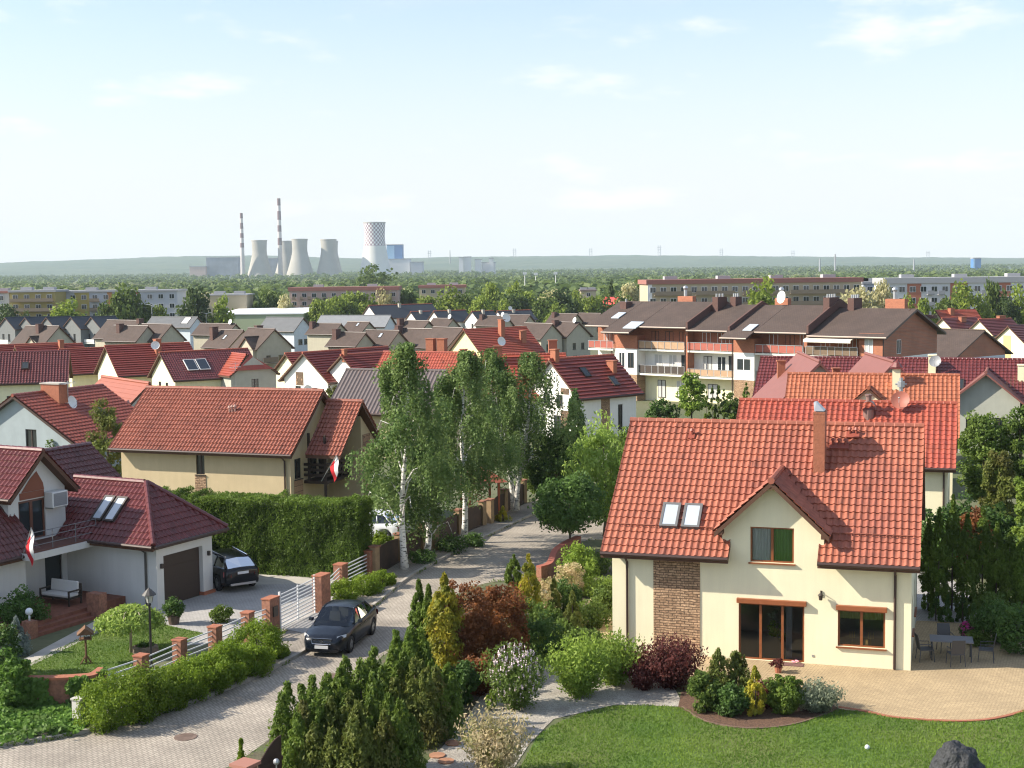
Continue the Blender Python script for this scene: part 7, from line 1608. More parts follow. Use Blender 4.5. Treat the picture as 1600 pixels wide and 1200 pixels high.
woods('blossoming_woodland', 3600, 32, LB, 850, 2500, 7, 12, lambda px, Y, rg: (pale(px, Y) & (rg.random(len(px)) < .95)) | (rg.random(len(px)) < .22))
woods('hill_woodland', 4200, 33, LW, 3500, 5000, 7, 12, lambda px, Y, rg: ~((px > 290) & (px < 660) & (Y < 4100)), 12)

rg = RG(); Q = []
for line, d0, d1, nn in ((KL, -.10, .04, 2600), (KRR, -.25, .10, 2600), (sw, -.2, .15, 1600)):
    L_ = np.array(line); ii = rg.integers(6, len(L_) - 1, nn); f = rg.random(nn)[:, None]; p = L_[ii] * (1 - f) + L_[ii + 1] * f; t_ = L_[ii + 1] - L_[ii]; t_ /= np.linalg.norm(t_, axis=1, keepdims=True); nn_ = np.stack([-t_[:, 1], t_[:, 0]], 1)
    p = p + nn_ * (d0 + (d1 - d0) * rg.random((nn, 1))); k = np.array([mnoise.noise((a * 1.1, b * 1.1, 4)) > .05 for a, b in p]); Q.append(p[k])
Q = np.concatenate(Q); n = len(Q); zz = np.interp(Q[:, 1], TY, TZ) + .02 + .10 * rg.random(n)
tag(put('weeds', leafquads(np.stack([Q[:, 0], Q[:, 1], zz], 1), np.tile([0, -.3, .6], (n, 1)), .10, .035, rg, .6, (0, 0, 1)), rg.random(n), L_MID), kind='stuff')
# ------------------------------------------------------------------ fences, walls, lamp
WR = mat('fence_white_metal', (.62, .63, .64), .45)
def pier(mb, p, sx, sy, h, rz): mb.obox((p.x, p.y, p.z), (sx, sy, h), rz)
def P3(px, py): q = gnd(px, py); return Vector((q.x, q.y, gz(q.y)))
o = thing('brick_pillar_fence', 'fence of white metal rails between red brick pillars along the left garden', 'fence', P3(222, 1078))
fp = [P3(222, 1078), P3(282, 1051), P3(337, 1029), P3(388, 1005), P3(424, 991)]
rz = math.atan2((fp[-1] - fp[0]).y, (fp[-1] - fp[0]).x)
def pillar(parent, p, sx, sy, h, rz, org):
    m = MB(); q = p - org; m.mat(0).obox(q, (sx, sy, h), rz); m.mat(1).obox(q + Vector((0, 0, h + .001)), (sx + .05, sy + .05, .05), rz); m.build('pillar', [BRICK, BRICKC], parent)
def rails(parent, a, b, zs, org, r=.022, name='rail_panel', post=0):
    m = MB(); a, b = a - org, b - org
    for z in zs: m.obox((a + b) / 2 + Vector((0, 0, z)), ((b - a).length, .03, .045), math.atan2((b - a).y, (b - a).x))
    for i in range(post): q = a.lerp(b, (i + 1) / (post + 1)); m.obox(q + Vector((0, .025, zs[0] - .1)), (.05, .05, zs[-1] - zs[0] + .2), rz)
    m.build(name, WR, parent)
org = o.location.copy(); start = P3(170, 1096)
for i, p in enumerate(fp): pillar(o, p, (.38 if i < 4 else .68), .38, (1.2 if i < 4 else 1.45), rz, org)
for a, b in zip([start] + fp[:-1], fp): rails(o, a, b, [.3 + .19 * k for k in range(5)], org)
m = MB(); q = fp[4] - org; d_ = Vector((math.sin(rz), -math.cos(rz), 0)); m.obox(q + d_ * .225 + Vector((0, 0, .75)) , (.3, .06, .4), rz); m.build('letter_box', mat('letter_box', (.06, .045, .035), .5), o)
gp = [P3(503, 955), P3(533, 925), P3(577, 902)]
g_ = thing('sliding_gate', 'white metal sliding gate of horizontal bars between two wide brick pillars', 'gate', fp[4]); rails(g_, fp[4] + Vector((.25, .3, 0)), gp[0] + Vector((-.2, -.2, 0)), [.14 + .145 * k for k in range(10)], fp[4], post=1, name='bars')
for q in (fp[4] + Vector((.3, .36, 0)), gp[0] + Vector((-.26, -.24, 0))): m = MB(); q = q - fp[4]; m.obox(q, (.08, .08, 1.62), rz); m.build('gate_post', WR, g_)
o = thing('brick_pillar_fence', 'short fence of white rails and brick pillars before the tall hedge, beyond the gate', 'fence', gp[0]); org = gp[0].copy()
for i, p in enumerate(gp): pillar(o, p, .72 if i == 0 else .5, .45, 1.55 if i == 0 else 1.25, rz, org)
for a, b in zip(gp[:-1], gp[1:]): rails(o, a, b, [.25 + .17 * k for k in range(6)], org)
# curved ivy-grown wall at the corner
wl = smoothline([tuple(P3(38, 1112).xy), tuple(P3(70, 1112).xy), tuple(P3(115, 1110).xy), tuple(P3(150, 1106).xy), tuple(P3(168, 1094).xy)], 5)
o = thing('garden_wall', 'low curved brick wall overgrown with ivy at the left garden corner', 'wall', (wl[0][0], wl[0][1], 0)); m = MB(); b2 = offset(wl, .3)
for i in range(len(wl) - 1):
    for k, (z0, z1, mm, e) in enumerate(((-.1, 1.05, 0, 0), (1.051, 1.13, 1, .04))):
        m.mat(mm); A = [wl[i], wl[i + 1], b2[i + 1], b2[i]]; m.hexa([(x - wl[0][0], y - wl[0][1] + (-e if j < 2 else e), z) for z in (z0, z1) for j, (x, y) in enumerate(A)])
m.build('wall', [BRICK, BRICKC], o)
rg = RG(); n = 2600; ii = rg.integers(0, len(wl) - 1, n); f = rg.random(n); Q = np.array([p for p in wl]); P = Q[ii] * (1 - f)[:, None] + Q[ii + 1] * f[:, None]
zz = 1.15 * rg.random(n); dens = np.array([mnoise.noise((a * 1.3, c * 1.6, 2)) for (a, b), c in zip(P, zz)]); k = (dens > -.08) | (zz < .25); P, zz = P[k], zz[k]; n = len(zz)
pp = np.stack([P[:, 0] - wl[0][0] + rg.normal(size=n) * .03, P[:, 1] - wl[0][1] - .05 - .1 * rg.random(n), zz], 1); put('ivy', leafquads(pp, np.tile([0, -1, .4], (n, 1)), .15, .12, rg, 1.2), rg.random(n), L_IVY, o)
p = P3(124, 1134); m = MB(); m.mat(0).box(-.16, -.13, 0, .16, .13, .86); m.mat(1).box(-.14, -.142, .1, .14, -.131, .8); m.mat(0).box(-.19, -.16, .861, .19, .16, .92); o = thing('utility_cabinet', 'pale grey utility cabinet in front of the ivy wall', 'cabinet', p, R(-20)); m.build('body', [mat('cabinet_concrete', (.5, .48, .43), .9, var=.08), mat('cabinet_door', (.55, .53, .49), .7)], o)
# boarded fences along the birches
bw = mat('fence_boards_dark', (.045, .026, .018), .75, var=.25, vscale=3); pt_ = mat('fence_post_tan', (.26, .18, .10), .9, var=.15, vscale=4)
runs = [([(586, 902), (624, 880), (660, 864)], 'dark brown boarded fence with tan posts beside the first two birches'), ([(679, 862), (716, 838), (754, 823)], 'dark brown boarded fence with tan posts behind the forked birch'), ([(766, 820), (788, 803), (818, 786)], 'dark brown boarded fence with tan posts at the end of the birch row')]
for pts, lab in runs:
    Q = [P3(*a) for a in pts]; o = thing('board_fence', lab, 'fence', Q[0])
    for q in Q: m = MB(); m.mat(0).obox(q - Q[0], (.34, .34, 1.45), R(60)); m.mat(1).obox(q - Q[0] + Vector((0, 0, 1.451)), (.44, .44, .06), R(60)); m.build('post', [pt_, BRICK], o)
    for a, b in zip(Q[:-1], Q[1:]):
        m = MB(); L = (b - a).length; n = int(L / .13); an = math.atan2((b - a).y, (b - a).x)
        for i in range(n): m.obox(a.lerp(b, (i + .5) / n) - Q[0] + Vector((0, 0, .12)), (.115, .025, 1.12 + .12 * math.sin(math.pi * (i + .5) / n)), an)
        m.obox((a + b) / 2 - Q[0] + Vector((0, 0, -.1)), (L, .2, .24), an); m.build('board_panel', bw, o)
# red lattice arbour behind the fence
p = P3(757, 812); o = thing('garden_arbour', 'rust red lattice arbour behind the brown fence', 'arbour', p, R(20)); rd = mat('arbour_red', (.36, .09, .035), .7)
for x in (-.9, .9):
    for y in (0, 1.6): m = MB(); m.box(x - .06, y - .06, 0, x + .06, y + .06, 2.3); m.build('post', rd, o)
m = MB()
for i in range(7): m.tube([(-.9, -.03, .9 + .2 * i), (.0, -.03, .9 + .2 * i + .5)], .02, 4); m.tube([(0, -.05, .9 + .2 * i), (-.9, -.05, .9 + .2 * i + .5)], .02, 4)
m.box(-.9, -.05, .8, 0, 0, .86); m.build('lattice', rd, o); m = MB(); m.hexa([(-1.3, -.5, 2.2), (1.3, -.5, 2.2), (1.3, 2.1, 2.2), (-1.3, 2.1, 2.2), (-.3, .6, 2.95), (.3, .6, 2.95), (.3, 1.0, 2.95), (-.3, 1.0, 2.95)]); m.build('roof', TILE_T, o)
# low brick wall by the road bend
wl = smoothline([tuple(P3(846, 912).xy), tuple(P3(864, 905).xy), tuple(P3(872, 885).xy), tuple(P3(888, 872).xy), tuple(P3(908, 862).xy)], 5); o = thing('low_brick_wall', 'low curved red brick wall at the road bend left of the house', 'wall', (wl[0][0], wl[0][1], 0)); m = MB(); b2 = offset(wl, .3)
for i in range(len(wl) - 1):
    A = [wl[i], wl[i + 1], b2[i + 1], b2[i]]
    m.mat(0).hexa([(x - wl[0][0], y - wl[0][1], z) for z in (-.1, .72) for x, y in A]); m.mat(1).hexa([(x - wl[0][0], y - wl[0][1], z) for z in (.721, .8) for x, y in A])
m.build('wall', [BRICK, REDPL], o)
# street lamp
p = P3(237, 1052); h = at(237, 920, p.y).z; o = thing('street_lamp', 'black lantern street lamp in front of the left garden fence', 'street lamp', p); blk = mat('lamp_black', (.02, .02, .022), .4)
m = MB(); m.lathe([(.09, 0), (.09, .25), (.05, .4), (.04, h - .62), (.07, h - .58), (.05, h - .5)], 10, (0, 0, 0)); m.build('pole', blk, o, smooth=True)
m = MB(); m.lathe([(.09, h - .5), (.15, h - .22)], 8, (0, 0, 0)); m.build('lantern_glass', mat('lantern_glass', (.45, .45, .42), .2), o); m = MB(); m.lathe([(.26, h - .22), (.24, h - .18), (.1, h - .04), (.03, h + .02), (.001, h + .05)], 10, (0, 0, 0))
for k in range(4): a = k * 1.571; m.tube([(.09 * math.cos(a), .09 * math.sin(a), h - .5), (.15 * math.cos(a), .15 * math.sin(a), h - .22)], .012, 4)
m.build('lantern_hood', mat('lamp_hood_grey', (.06, .055, .05), .5), o)
# bird feeder
p = P3(135, 1038); o = thing('bird_feeder', 'wooden bird feeder house on a post on the left lawn', 'bird feeder', p, .3); wd = mat('feeder_wood', (.14, .07, .035), .8, var=.2, vscale=8)
m = MB(); m.tube([(0, 0, .1), (0, 0, .95)], .045, 6); m.build('post', wd, o); m = MB(); m.box(-.22, -.2, .95, .22, .2, .99)
for x in (-.18, .18):
    for y in (-.16, .16): m.tube([(x, y, .99), (x, y, 1.2)], .015, 4)
m.build('tray', wd, o); m = MB(); m.add([(-.3, -.28, 1.16), (.3, -.28, 1.16), (0, -.28, 1.42), (-.3, .28, 1.16), (.3, .28, 1.16), (0, .28, 1.42)], [(0, 1, 2), (5, 4, 3), (0, 2, 5, 3), (1, 4, 5, 2), (0, 3, 4, 1)]); m.build('roof', wd, o); m = MB(); m.tube([(-.2, 0, .02), (0, 0, .35)], .03, 5); m.tube([(.2, 0, .02), (0, 0, .35)], .03, 5); m.tube([(0, .2, .02), (0, 0, .35)], .03, 5); m.tube([(-.22, 0, .03), (.22, 0, .03)], .03, 5); m.build('foot', wd, o)
o = thing('stone_planter', 'round stone planter under the weeping tree', 'planter', P3(227, 1022)); m = MB(); m.lathe([(.3, 0), (.5, .12), (.48, .3), (.36, .34), (.34, .22), (.001, .2)], 16, (0, 0, 0), False); m.build('bowl', mat('planter_stone', (.17, .13, .095), .9, var=.3, vscale=6), o)
V, t = crown_round(RG(), .34, .14, 20, .1, 300, .07, .3); put('plants', V, t, L_DARK, o)
# boarded gate, brick pillar and two small thujas at the bottom edge
pa = onx(383, 1192, 1.25); pb_ = onx(437, 1152, 1.6); o = thing('brick_pillar', 'brick gate pillar with flat red cap at the bottom edge', 'pillar', (pa.x, pa.y, 0), R(60)); m = MB(); m.obox((0, 0, 0), (.46, .46, 1.18)); m.build('shaft', BRICK, o); m = MB(); m.obox((0, 0, 1.181), (.6, .6, .09)); m.build('cap', mat('pillar_cap', (.33, .15, .11), .8), o)
o = thing('board_gate', 'dark brown boarded gate with arched top behind the bottom left pillar', 'gate', (pa.x + .3, pa.y + .3, 0)); m = MB(); a = Vector((0, 0, 0)); b = Vector((pb_.x - pa.x - .3, pb_.y - pa.y - .1, 0)); n = 22; an = math.atan2(b.y, b.x)
for i in range(n): f = (i + .5) / n; m.obox(a.lerp(b, f) + Vector((0, 0, .1)), (b.length / n * .86, .03, 1.0 + .5 * math.sin(f * 1.6)), an)
m.build('boards', mat('gate_boards', (.06, .032, .024), .75, var=.2), o); m = MB()
for z in (.35, .9): m.obox((a + b) / 2 + Vector((.02, .04, z)), (b.length, .05, .1), an)
m.build('crossbar', mat('gate_boards', (.06, .032, .024), .75), o)
m = MB(); m.sphere((.5, -.1, 1.2), .09, 8, 6); m.tube([(.5, -.1, 0), (.5, -.1, 1.15)], .02, 5); m.build('handle', GREYM, o)
conifer('small yellow green thuja beside the bottom left pillar', 378, 1222, 1158, 30, L_CLIP, 1800, .07, 1.4, 'dwarf_thuja'); conifer('small yellow green thuja behind the boarded gate', 440, 1185, 1132, 22, L_CLIP, 1400, .07, 1.3, 'dwarf_thuja')
# boulder and ball on the lawn
p = P3(1508, 1232); o = thing('boulder', 'dark rough boulder on the lawn at the bottom right', 'boulder', (p.x, p.y + .5, 0)); bm = bmesh.new(); bmesh.ops.create_icosphere(bm, subdivisions=5, radius=1)
for v in bm.verts:
    c = v.co.copy(); f = 1 + .28 * mnoise.noise(c * 1.1 + Vector((3, 1, 7))) + .13 * mnoise.noise(c * 2.7) + .06 * mnoise.noise(c * 7) + .03 * mnoise.noise(c * 17); v.co = Vector((c.x * .82 * f * (1 - .30 * max(c.z, 0)), c.y * .7 * f * (1 - .2 * max(c.z, 0)), .22 + c.z * .80 * f))
me = bpy.data.meshes.new('stone'); bm.to_mesh(me); bm.free(); me.materials.append(mat('boulder_black', (.028, .03, .033), .75, var=.5, vscale=14, bump=.8, bscale=16)); c_ = bpy.data.objects.new('stone', me); link(c_, o)
p = P3(1355, 1171); m = MB(); m.sphere((0, 0, .07), .075, 10, 7); ob = m.build('ball', mat('ball_white', (.7, .72, .78), .6), loc=p, smooth=True); tag(ob, 'small white ball lying on the right lawn', 'ball')
# garden table and chairs in the shade
p = P3(1486, 1030); ch = mat('garden_furniture', (.06, .06, .065), .5); o = thing('garden_table', 'grey garden table in the shade right of the house', 'table', (p.x, p.y, .024), R(-15)); m = MB(); m.box(-.75, -.45, .7, .75, .45, .74); m.build('table_top', mat('table_top_grey', (.16, .16, .17), .5), o)
for x in (-.68, .68):
    for y in (-.38, .38): m = MB(); m.tube([(x, y, 0), (x, y, .7)], .025, 6); m.build('leg', ch, o)
for i, (dx, dy, rr, lab) in enumerate([(-1.0, -.2, 90, 'mesh garden chair on the house side of the table'), (-.1, -.85, 180, 'mesh garden chair in front of the table'), (1.15, -.35, -110, 'mesh garden chair turned away on the right of the table'), (.1, .95, 0, 'mesh garden chair behind the table')]):
    c = thing('garden_chair', lab, 'chair', (p.x + dx, p.y + dy, .024), R(rr), 'garden chairs round the table'); m = MB(); m.box(-.25, -.25, .42, .25, .25, .45); m.build('seat', ch, c); m = MB(); m.hexa([(-.25, .23, .46), (.25, .23, .46), (.25, .25, .46), (-.25, .25, .46), (-.23, .33, .98), (.23, .33, .98), (.23, .35, .98), (-.23, .35, .98)]) ; m.build('backrest', ch, c)
    for x in (-.24, .24):
        for y in (-.23, .24): m = MB(); m.tube([(x, y, .42), (x * 1.1, y * 1.15, 0)], .016, 5); m.build('leg', ch, c)
        m = MB(); m.tube([(x * 1.05, -.2, .45), (x * 1.05, -.2, .64), (x * 1.05, .28, .66)], .016, 5); m.build('armrest', ch, c)
# ------------------------------------------------------------------ cars
def carpaint(name, col, rough=.25):
    return mat(name, col, rough, spec=.42)
TYRE = mat('tyre_rubber', (.015, .015, .016), .8); RIM = mat('wheel_alloy', (.45, .46, .48), .35, metal=.8); CARGL = glassmat('car_glass', (.24, .26, .26)); CARWS = glassmat('windscreen_glass', (.42, .46, .46)); LAMPG = mat('headlamp_glass', (.5, .52, .54), .1, metal=.2); TAIL = mat('tail_lamp_red', (.22, .012, .012), .15); PLATE = mat('number_plate_white', (.6, .6, .6), .5); TRIM = mat('car_trim_black', (.012, .012, .013), .5); CHROME = mat('chrome', (.6, .6, .62), .15, metal=1.0); INTER = mat('car_interior', (.05, .05, .052), .9); SEATM = mat('car_seat', (.25, .24, .22), .9)
def lerp_tab(tab, x): return float(np.interp(x, [a for a, _ in tab], [b for _, b in tab]))
def car(label, loc, rz, paint, spec, suv=False, driver=False):
    L2, HW = spec['len'] / 2, spec['hw']; wb = spec['wb'] / 2; wr = spec['wr']; o = thing('parked_car' if not driver else 'saloon_car', label, 'car', loc, rz)
    top, bot, hw = spec['top'], spec['bot'], spec['w']
    xs = sorted(set(list(np.linspace(-L2, L2, 74)) + [s * wb + d for s in (-1, 1) for d in (-wr - .07, -wr - .03, wr + .03, wr + .07)])); ring = []
    for x in xs:
        zt, zb_, w_ = lerp_tab(top, x), lerp_tab(bot, x), HW * lerp_tab(hw, x); za = zb_
        for s in (-1, 1):
            d = abs(x - s * wb)
            if d < wr + .06: za = max(za, wr + math.sqrt(max(0, (wr + .06) ** 2 - d * d)))
        m1 = max(za + .02, .62 * zt + .10)
        sh = [(0, zb_ + .02), (w_ * .8, zb_ + .02), (w_ * .96, za), (w_, max(za + .01, min(.5, zt * .6))), (w_ * .995, max(m1, za + .015)), (w_ * .955, max(zt - .06, za + .02)), (w_ * .88, zt - .005), (w_ * .45, zt + .03), (0, zt + .04)]
        ring.append([(x, y, z) for y, z in sh] + [(x, -y, z) for y, z in sh[-2:0:-1]])
    n = len(ring[0]); vs = [p for r_ in ring for p in r_]; fs = []
    for i in range(len(ring) - 1):
        for k in range(n): fs.append((i * n + k, (i + 1) * n + k, (i + 1) * n + (k + 1) % n, i * n + (k + 1) % n))
    fs += [tuple(range(n)), tuple((len(ring) - 1) * n + k for k in range(n))[::-1]]
    # open the top under the cabin so that the interior shows
    cab = spec['cab']; keep = []
    for f in fs:
        c = [sum(vs[i][k] for i in f) / len(f) for k in range(3)]
        if len(f) == 4 and cab[0][0] + .12 < c[0] < cab[-1][0] - .12 and abs(c[1]) < HW * .8 and c[2] > .8: continue
        keep.append(f)
    m = MB(); m.add(vs, keep); m.build('body', paint, o, smooth=True, recalc=True)
    # cabin: base line (x, half width, z) and roof line
    def tri(tab): return tab
    B = spec['cab']; T_ = spec['roof']   # B: belt points rear -> front ; T: roof points rear -> front (same count)
    m = MB(); rows = []
    for (x, y, z) in T_: rows.append([(x, -y, z), (x, -y * .6, z + .035), (x, 0, z + .05), (x, y * .6, z + .035), (x, y, z)])
    vs = [p for r_ in rows for p in r_]; m.add(vs, [(i * 5 + k, i * 5 + k + 1, (i + 1) * 5 + k + 1, (i + 1) * 5 + k) for i in range(len(rows) - 1) for k in range(4)]); m.build('roof_panel', paint, o, smooth=True)
    for s in (-1, 1):
        m = MB()
        for (bx, by, bz), (tx, ty, tz) in zip(B, T_): m.tube([(bx, s * by, bz - .03), (tx, s * ty, tz)], .036, 6)
        for (a, b) in zip(T_[:-1], T_[1:]): m.tube([(a[0], s * a[1], a[2]), (b[0], s * b[1], b[2])], .034, 6)
        m.build('pillar', paint, o, smooth=True)
        for i in range(len(B) - 1):
            q = MB(); q.poly([(B[i][0], s * B[i][1], B[i][2] - .02), (B[i + 1][0], s * B[i + 1][1], B[i + 1][2] - .02), (T_[i + 1][0], s * T_[i + 1][1], T_[i + 1][2]), (T_[i][0], s * T_[i][1], T_[i][2])]); q.build('side_window', CARGL, o)
        q = MB(); q.tube([(B[i][0], s * (B[i][1] + .012), B[i][2] - .02) for i in range(len(B))], .014, 5); q.build('window_trim', CHROME if suv else TRIM, o)
    for nm, i in (('rear_window', 0), ('windscreen', -1)):
        q = MB(); b, t_ = B[i], T_[i]; ex = -.34 if i == 0 else .42
        if suv and i == 0: ex = -.1
        P = [(b[0] + ex, -b[1] * .86, b[2] - .01), (b[0] + ex * 1.12, 0, b[2] + .0), (b[0] + ex, b[1] * .86, b[2] - .01), (b[0], b[1] * .99, b[2] - .01), (t_[0], t_[1], t_[2]), (t_[0], 0, t_[2] + .045), (t_[0], -t_[1], t_[2]), (b[0], -b[1] * .99, b[2] - .01)]
        q.add(P, [(0, 1, 5, 6), (1, 2, 4, 5), (2, 3, 4), (0, 6, 7)]); q.build(nm, CARWS if i else CARGL, o)
    m = MB(); m.box(B[0][0] + .1, -HW * .78, .32, B[-1][0] - .05, HW * .78, .4); m.box(B[-1][0] - .25, -HW * .78, .4, B[-1][0] + .2, HW * .78, B[-1][2] - .05); m.build('interior', INTER, o)
    m = MB()
    for x in (.05, -.95):
        for y in (-.38, .38): m.box(x - .25, y - .25, .4, x + .25, y + .25, .58); m.hexa([(x - .38, y - .24, .55), (x - .24, y - .24, .55), (x - .24, y + .24, .55), (x - .38, y + .24, .55), (x - .52, y - .2, 1.1), (x - .42, y - .2, 1.1), (x - .42, y + .2, 1.1), (x - .52, y + .2, 1.1)]); m.box(x - .54, y - .12, 1.12, x - .44, y + .12, 1.28)
    m.build('seat', SEATM, o)
    m = MB(); m.lathe([(.17, -.012), (.185, 0), (.17, .012)], 16, (0, 0, 0), False)
    for i in range(len(m.v)): x, y, z = m.v[i]; m.v[i] = (B[-1][0] - .42 + z - y * .35, x + .38, .93 + y * .9)
    m.build('steering_wheel', TRIM, o)
    for sx in (-1, 1):
        for sy in (-1, 1):
            y0 = sy * HW * .985; y1 = sy * (HW - .21); w_ = MB()
            prof = [(wr * .62, 0), (wr * .9, .0), (wr, .03), (wr, .17), (wr * .9, .2)]
            N = 26; vs = []; fs = []
            for r_, d in prof:
                for k in range(N): a = 2 * math.pi * k / N; vs.append((sx * wb + r_ * math.cos(a), y0 - sy * d, wr + r_ * math.sin(a)))
            for i in range(len(prof) - 1):
                for k in range(N): fs.append((i * N + k, i * N + (k + 1) % N, (i + 1) * N + (k + 1) % N, (i + 1) * N + k))
            w_.add(vs, fs); wh = w_.build('wheel', TYRE, o, smooth=True)
            r2 = MB(); c = Vector((sx * wb, y0 - sy * .035, wr))
            for k in range(5):
                a = 2 * math.pi * k / 5 + .3; u = Vector((math.cos(a), 0, math.sin(a))); v = Vector((-math.sin(a), 0, math.cos(a))); q0, q1 = c + u * .03, c + u * wr * .62
                r2.hexa([q0 - v * .05, q1 - v * .04, q1 + v * .04, q0 + v * .05] + [p - Vector((0, -sy * .02, 0)) for p in (q0 - v * .05, q1 - v * .04, q1 + v * .04, q0 + v * .05)])
            vs = []; 
            for r_, d in ((wr * .6, .0), (wr * .66, -.005), (wr * .66, .03)):
                for k in range(N): a = 2 * math.pi * k / N; vs.append((c.x + r_ * math.cos(a), c.y - sy * d, wr + r_ * math.sin(a)))
            r2.add(vs, [(i * N + k, i * N + (k + 1) % N, (i + 1) * N + (k + 1) % N, (i + 1) * N + k) for i in range(2) for k in range(N)]); r2.build('rim', RIM, wh)
            d_ = MB(); d_.tube([(sx * wb, y0 - sy * .1, wr), (sx * wb, y0 - sy * .19, wr)], wr * .6, 18); d_.build('brake_disc', TRIM, wh)
    F = L2; zt = lerp_tab(top, F - .25)
    for sy in (-1, 1):
        m = MB(); a = [(F - .12, sy * HW * .62, .66), (F - .44, sy * HW * .925, .70), (F - .5, sy * HW * .915, .80), (F - .2, sy * HW * .62, .765)]; m.poly([(x + .035, y * 1.02, z + .012) for x, y, z in a]); m.build('headlight', LAMPG, o)
        m = MB(); zr_ = lerp_tab(top, -F + .1) - .12; a = [(-F + .02, sy * HW * .60, zr_ - .22), (-F + .22, sy * HW * .93, zr_ - .22), (-F + .26, sy * HW * .92, zr_), (-F + .05, sy * HW * .60, zr_)]; m.poly([(x - .04, y * 1.02, z) for x, y, z in a]); m.build('tail_light', TAIL, o)
        m = MB(); m.hexa([(B[-1][0] - .25, sy * (HW + .02), .98), (B[-1][0] - .05, sy * (HW + .02), .98), (B[-1][0] - .08, sy * (HW + .2), .98), (B[-1][0] - .2, sy * (HW + .2), .98), (B[-1][0] - .25, sy * (HW + .02), 1.1), (B[-1][0] - .07, sy * (HW + .02), 1.1), (B[-1][0] - .1, sy * (HW + .18), 1.1), (B[-1][0] - .2, sy * (HW + .18), 1.1)]); m.build('door_mirror', paint, o, bevel=.02)
        m = MB()
        for x in (B[1][0] + .5, B[-2][0] + .1): m.box(x - .1, sy * HW * 1.0 - .01, .78, x + .1, sy * HW * 1.0 + .01, .81)
        m.build('door_handle', paint if not suv else CHROME, o)
    m = MB(); xg = F - .02; m.hexa([(xg - .02, -.36, .52), (xg + .03, -.34, .5), (xg + .03, .34, .5), (xg - .02, .36, .52), (xg - .05, -.4, .71), (xg - .01, -.38, .71), (xg - .01, .38, .71), (xg - .05, .4, .71)]); g = m.build('grille', TRIM, o)
    m = MB(); m.tube([(xg + .03, -.36, .51), (xg + .03, .36, .51), (xg + .005, .4, .71), (xg + .005, -.4, .71), (xg + .03, -.36, .51)], .014, 5); m.tube([(xg + .035, .3, .52), (xg + .01, -.3, .7)], .014, 5); m.tube([(xg + .015, .0, .615), (xg + .045, .0, .615)], .06, 14); m.build('grille_frame', CHROME, g)
    m = MB(); m.box(F + .0, -.26, .34, F + .035, .26, .45); m.build('front_plate', PLATE, o); m = MB(); zp = .62 if not suv else .84; m.box(-F - .05, -.26, zp, -F - .02, .26, zp + .11); m.build('rear_plate', PLATE, o)
    m = MB(); m.hexa([(F - .3, -HW * .8, .18), (F - .02, -.6, .2), (F - .02, .6, .2), (F - .3, HW * .8, .18), (F - .3, -HW * .82, .3), (F + .005, -.6, .31), (F + .005, .6, .31), (F - .3, HW * .82, .3)]); m.build('lower_grille', TRIM, o)
    if suv:
        m = MB()
        for sy in (-1, 1): m.tube([(T_[0][0] + .1, sy * (T_[0][1] - .06), T_[0][2] + .1), (T_[-1][0] - .1, sy * (T_[-1][1] - .06), T_[-1][2] + .1)], .03, 6)
        m.build('roof_rail', CHROME, o); m = MB(); m.box(-F - .03, -.6, .34, -F + .05, .6, .44); m.build('bumper_guard', RIM, o)
    if driver:
        pr = thing('person', 'driver with dark top seated at the wheel of the dark saloon car', 'person', Matrix.Translation(loc) @ Matrix.Rotation(rz, 4, 'Z') @ Vector((-.12, .38, .5)), rz)
        V_ = [(0, 0, .05), (-.03, 0, .22), (-.06, 0, .42), (-.05, 0, .52), (-.03, 0, .62), (-.02, 0, .70), (-.06, .2, .46), (.1, .25, .24), (.32, .12, .36), (-.06, -.2, .46), (.1, -.25, .24), (.32, -.12, .36), (.25, .1, .08), (.5, .11, .02), (.25, -.1, .08), (.5, -.11, .02)]
        E_ = [(0, 1), (1, 2), (2, 3), (3, 4), (4, 5), (2, 6), (6, 7), (7, 8), (2, 9), (9, 10), (10, 11), (0, 12), (12, 13), (0, 14), (14, 15)]
        RD = [.15, .14, .155, .06, .085, .075, .06, .045, .035, .06, .045, .035, .08, .06, .08, .06]
        me = bpy.data.meshes.new('body'); me.from_pydata(V_, E_, []); sk = bpy.data.objects.new('body', me); link(sk, pr); md = sk.modifiers.new('skin', 'SKIN'); sk.modifiers.new('sub', 'SUBSURF').levels = 2; sk.modifiers['sub'].render_levels = 2
        for i, v in enumerate(me.skin_vertices[0].data): v.radius = (RD[i], RD[i] * (1.25 if i in (0, 1, 2) else 1)); v.use_root = i == 0
        me.materials.append(mat('person_skin', (.45, .26, .18), .6)); md.use_smooth_shade = True
        m = MB(); m.lathe([(.165, .0), (.185, .2), (.19, .36), (.15, .46), (.075, .53)], 14, (-.045, 0, .02), False); m.v = [(x, y * 1.28, z) for x, y, z in m.v]
        for s in (-1, 1): m.tube([(-.06, s * .19, .47), (.0, s * .235, .34), (.09, s * .25, .25)], [.085, .07, .06], 9)
        m.build('shirt', mat('shirt_dark', (.035, .03, .035), .9), pr, smooth=True); m = MB(); m.sphere((-.045, 0, .69), .097, 12, 9, (1.0, .92, .95)); m.build('hair', mat('hair_brown', (.045, .028, .018), .8), pr, smooth=True)
        m = MB(); m.sphere((.05, 0, .655), .022, 7, 5); 
        for s in (-1, 1): m.sphere((.03, s * .033, .68), .013, 6, 5)
        m.build('face_features', mat('person_face', (.36, .19, .14), .6), pr, smooth=True)
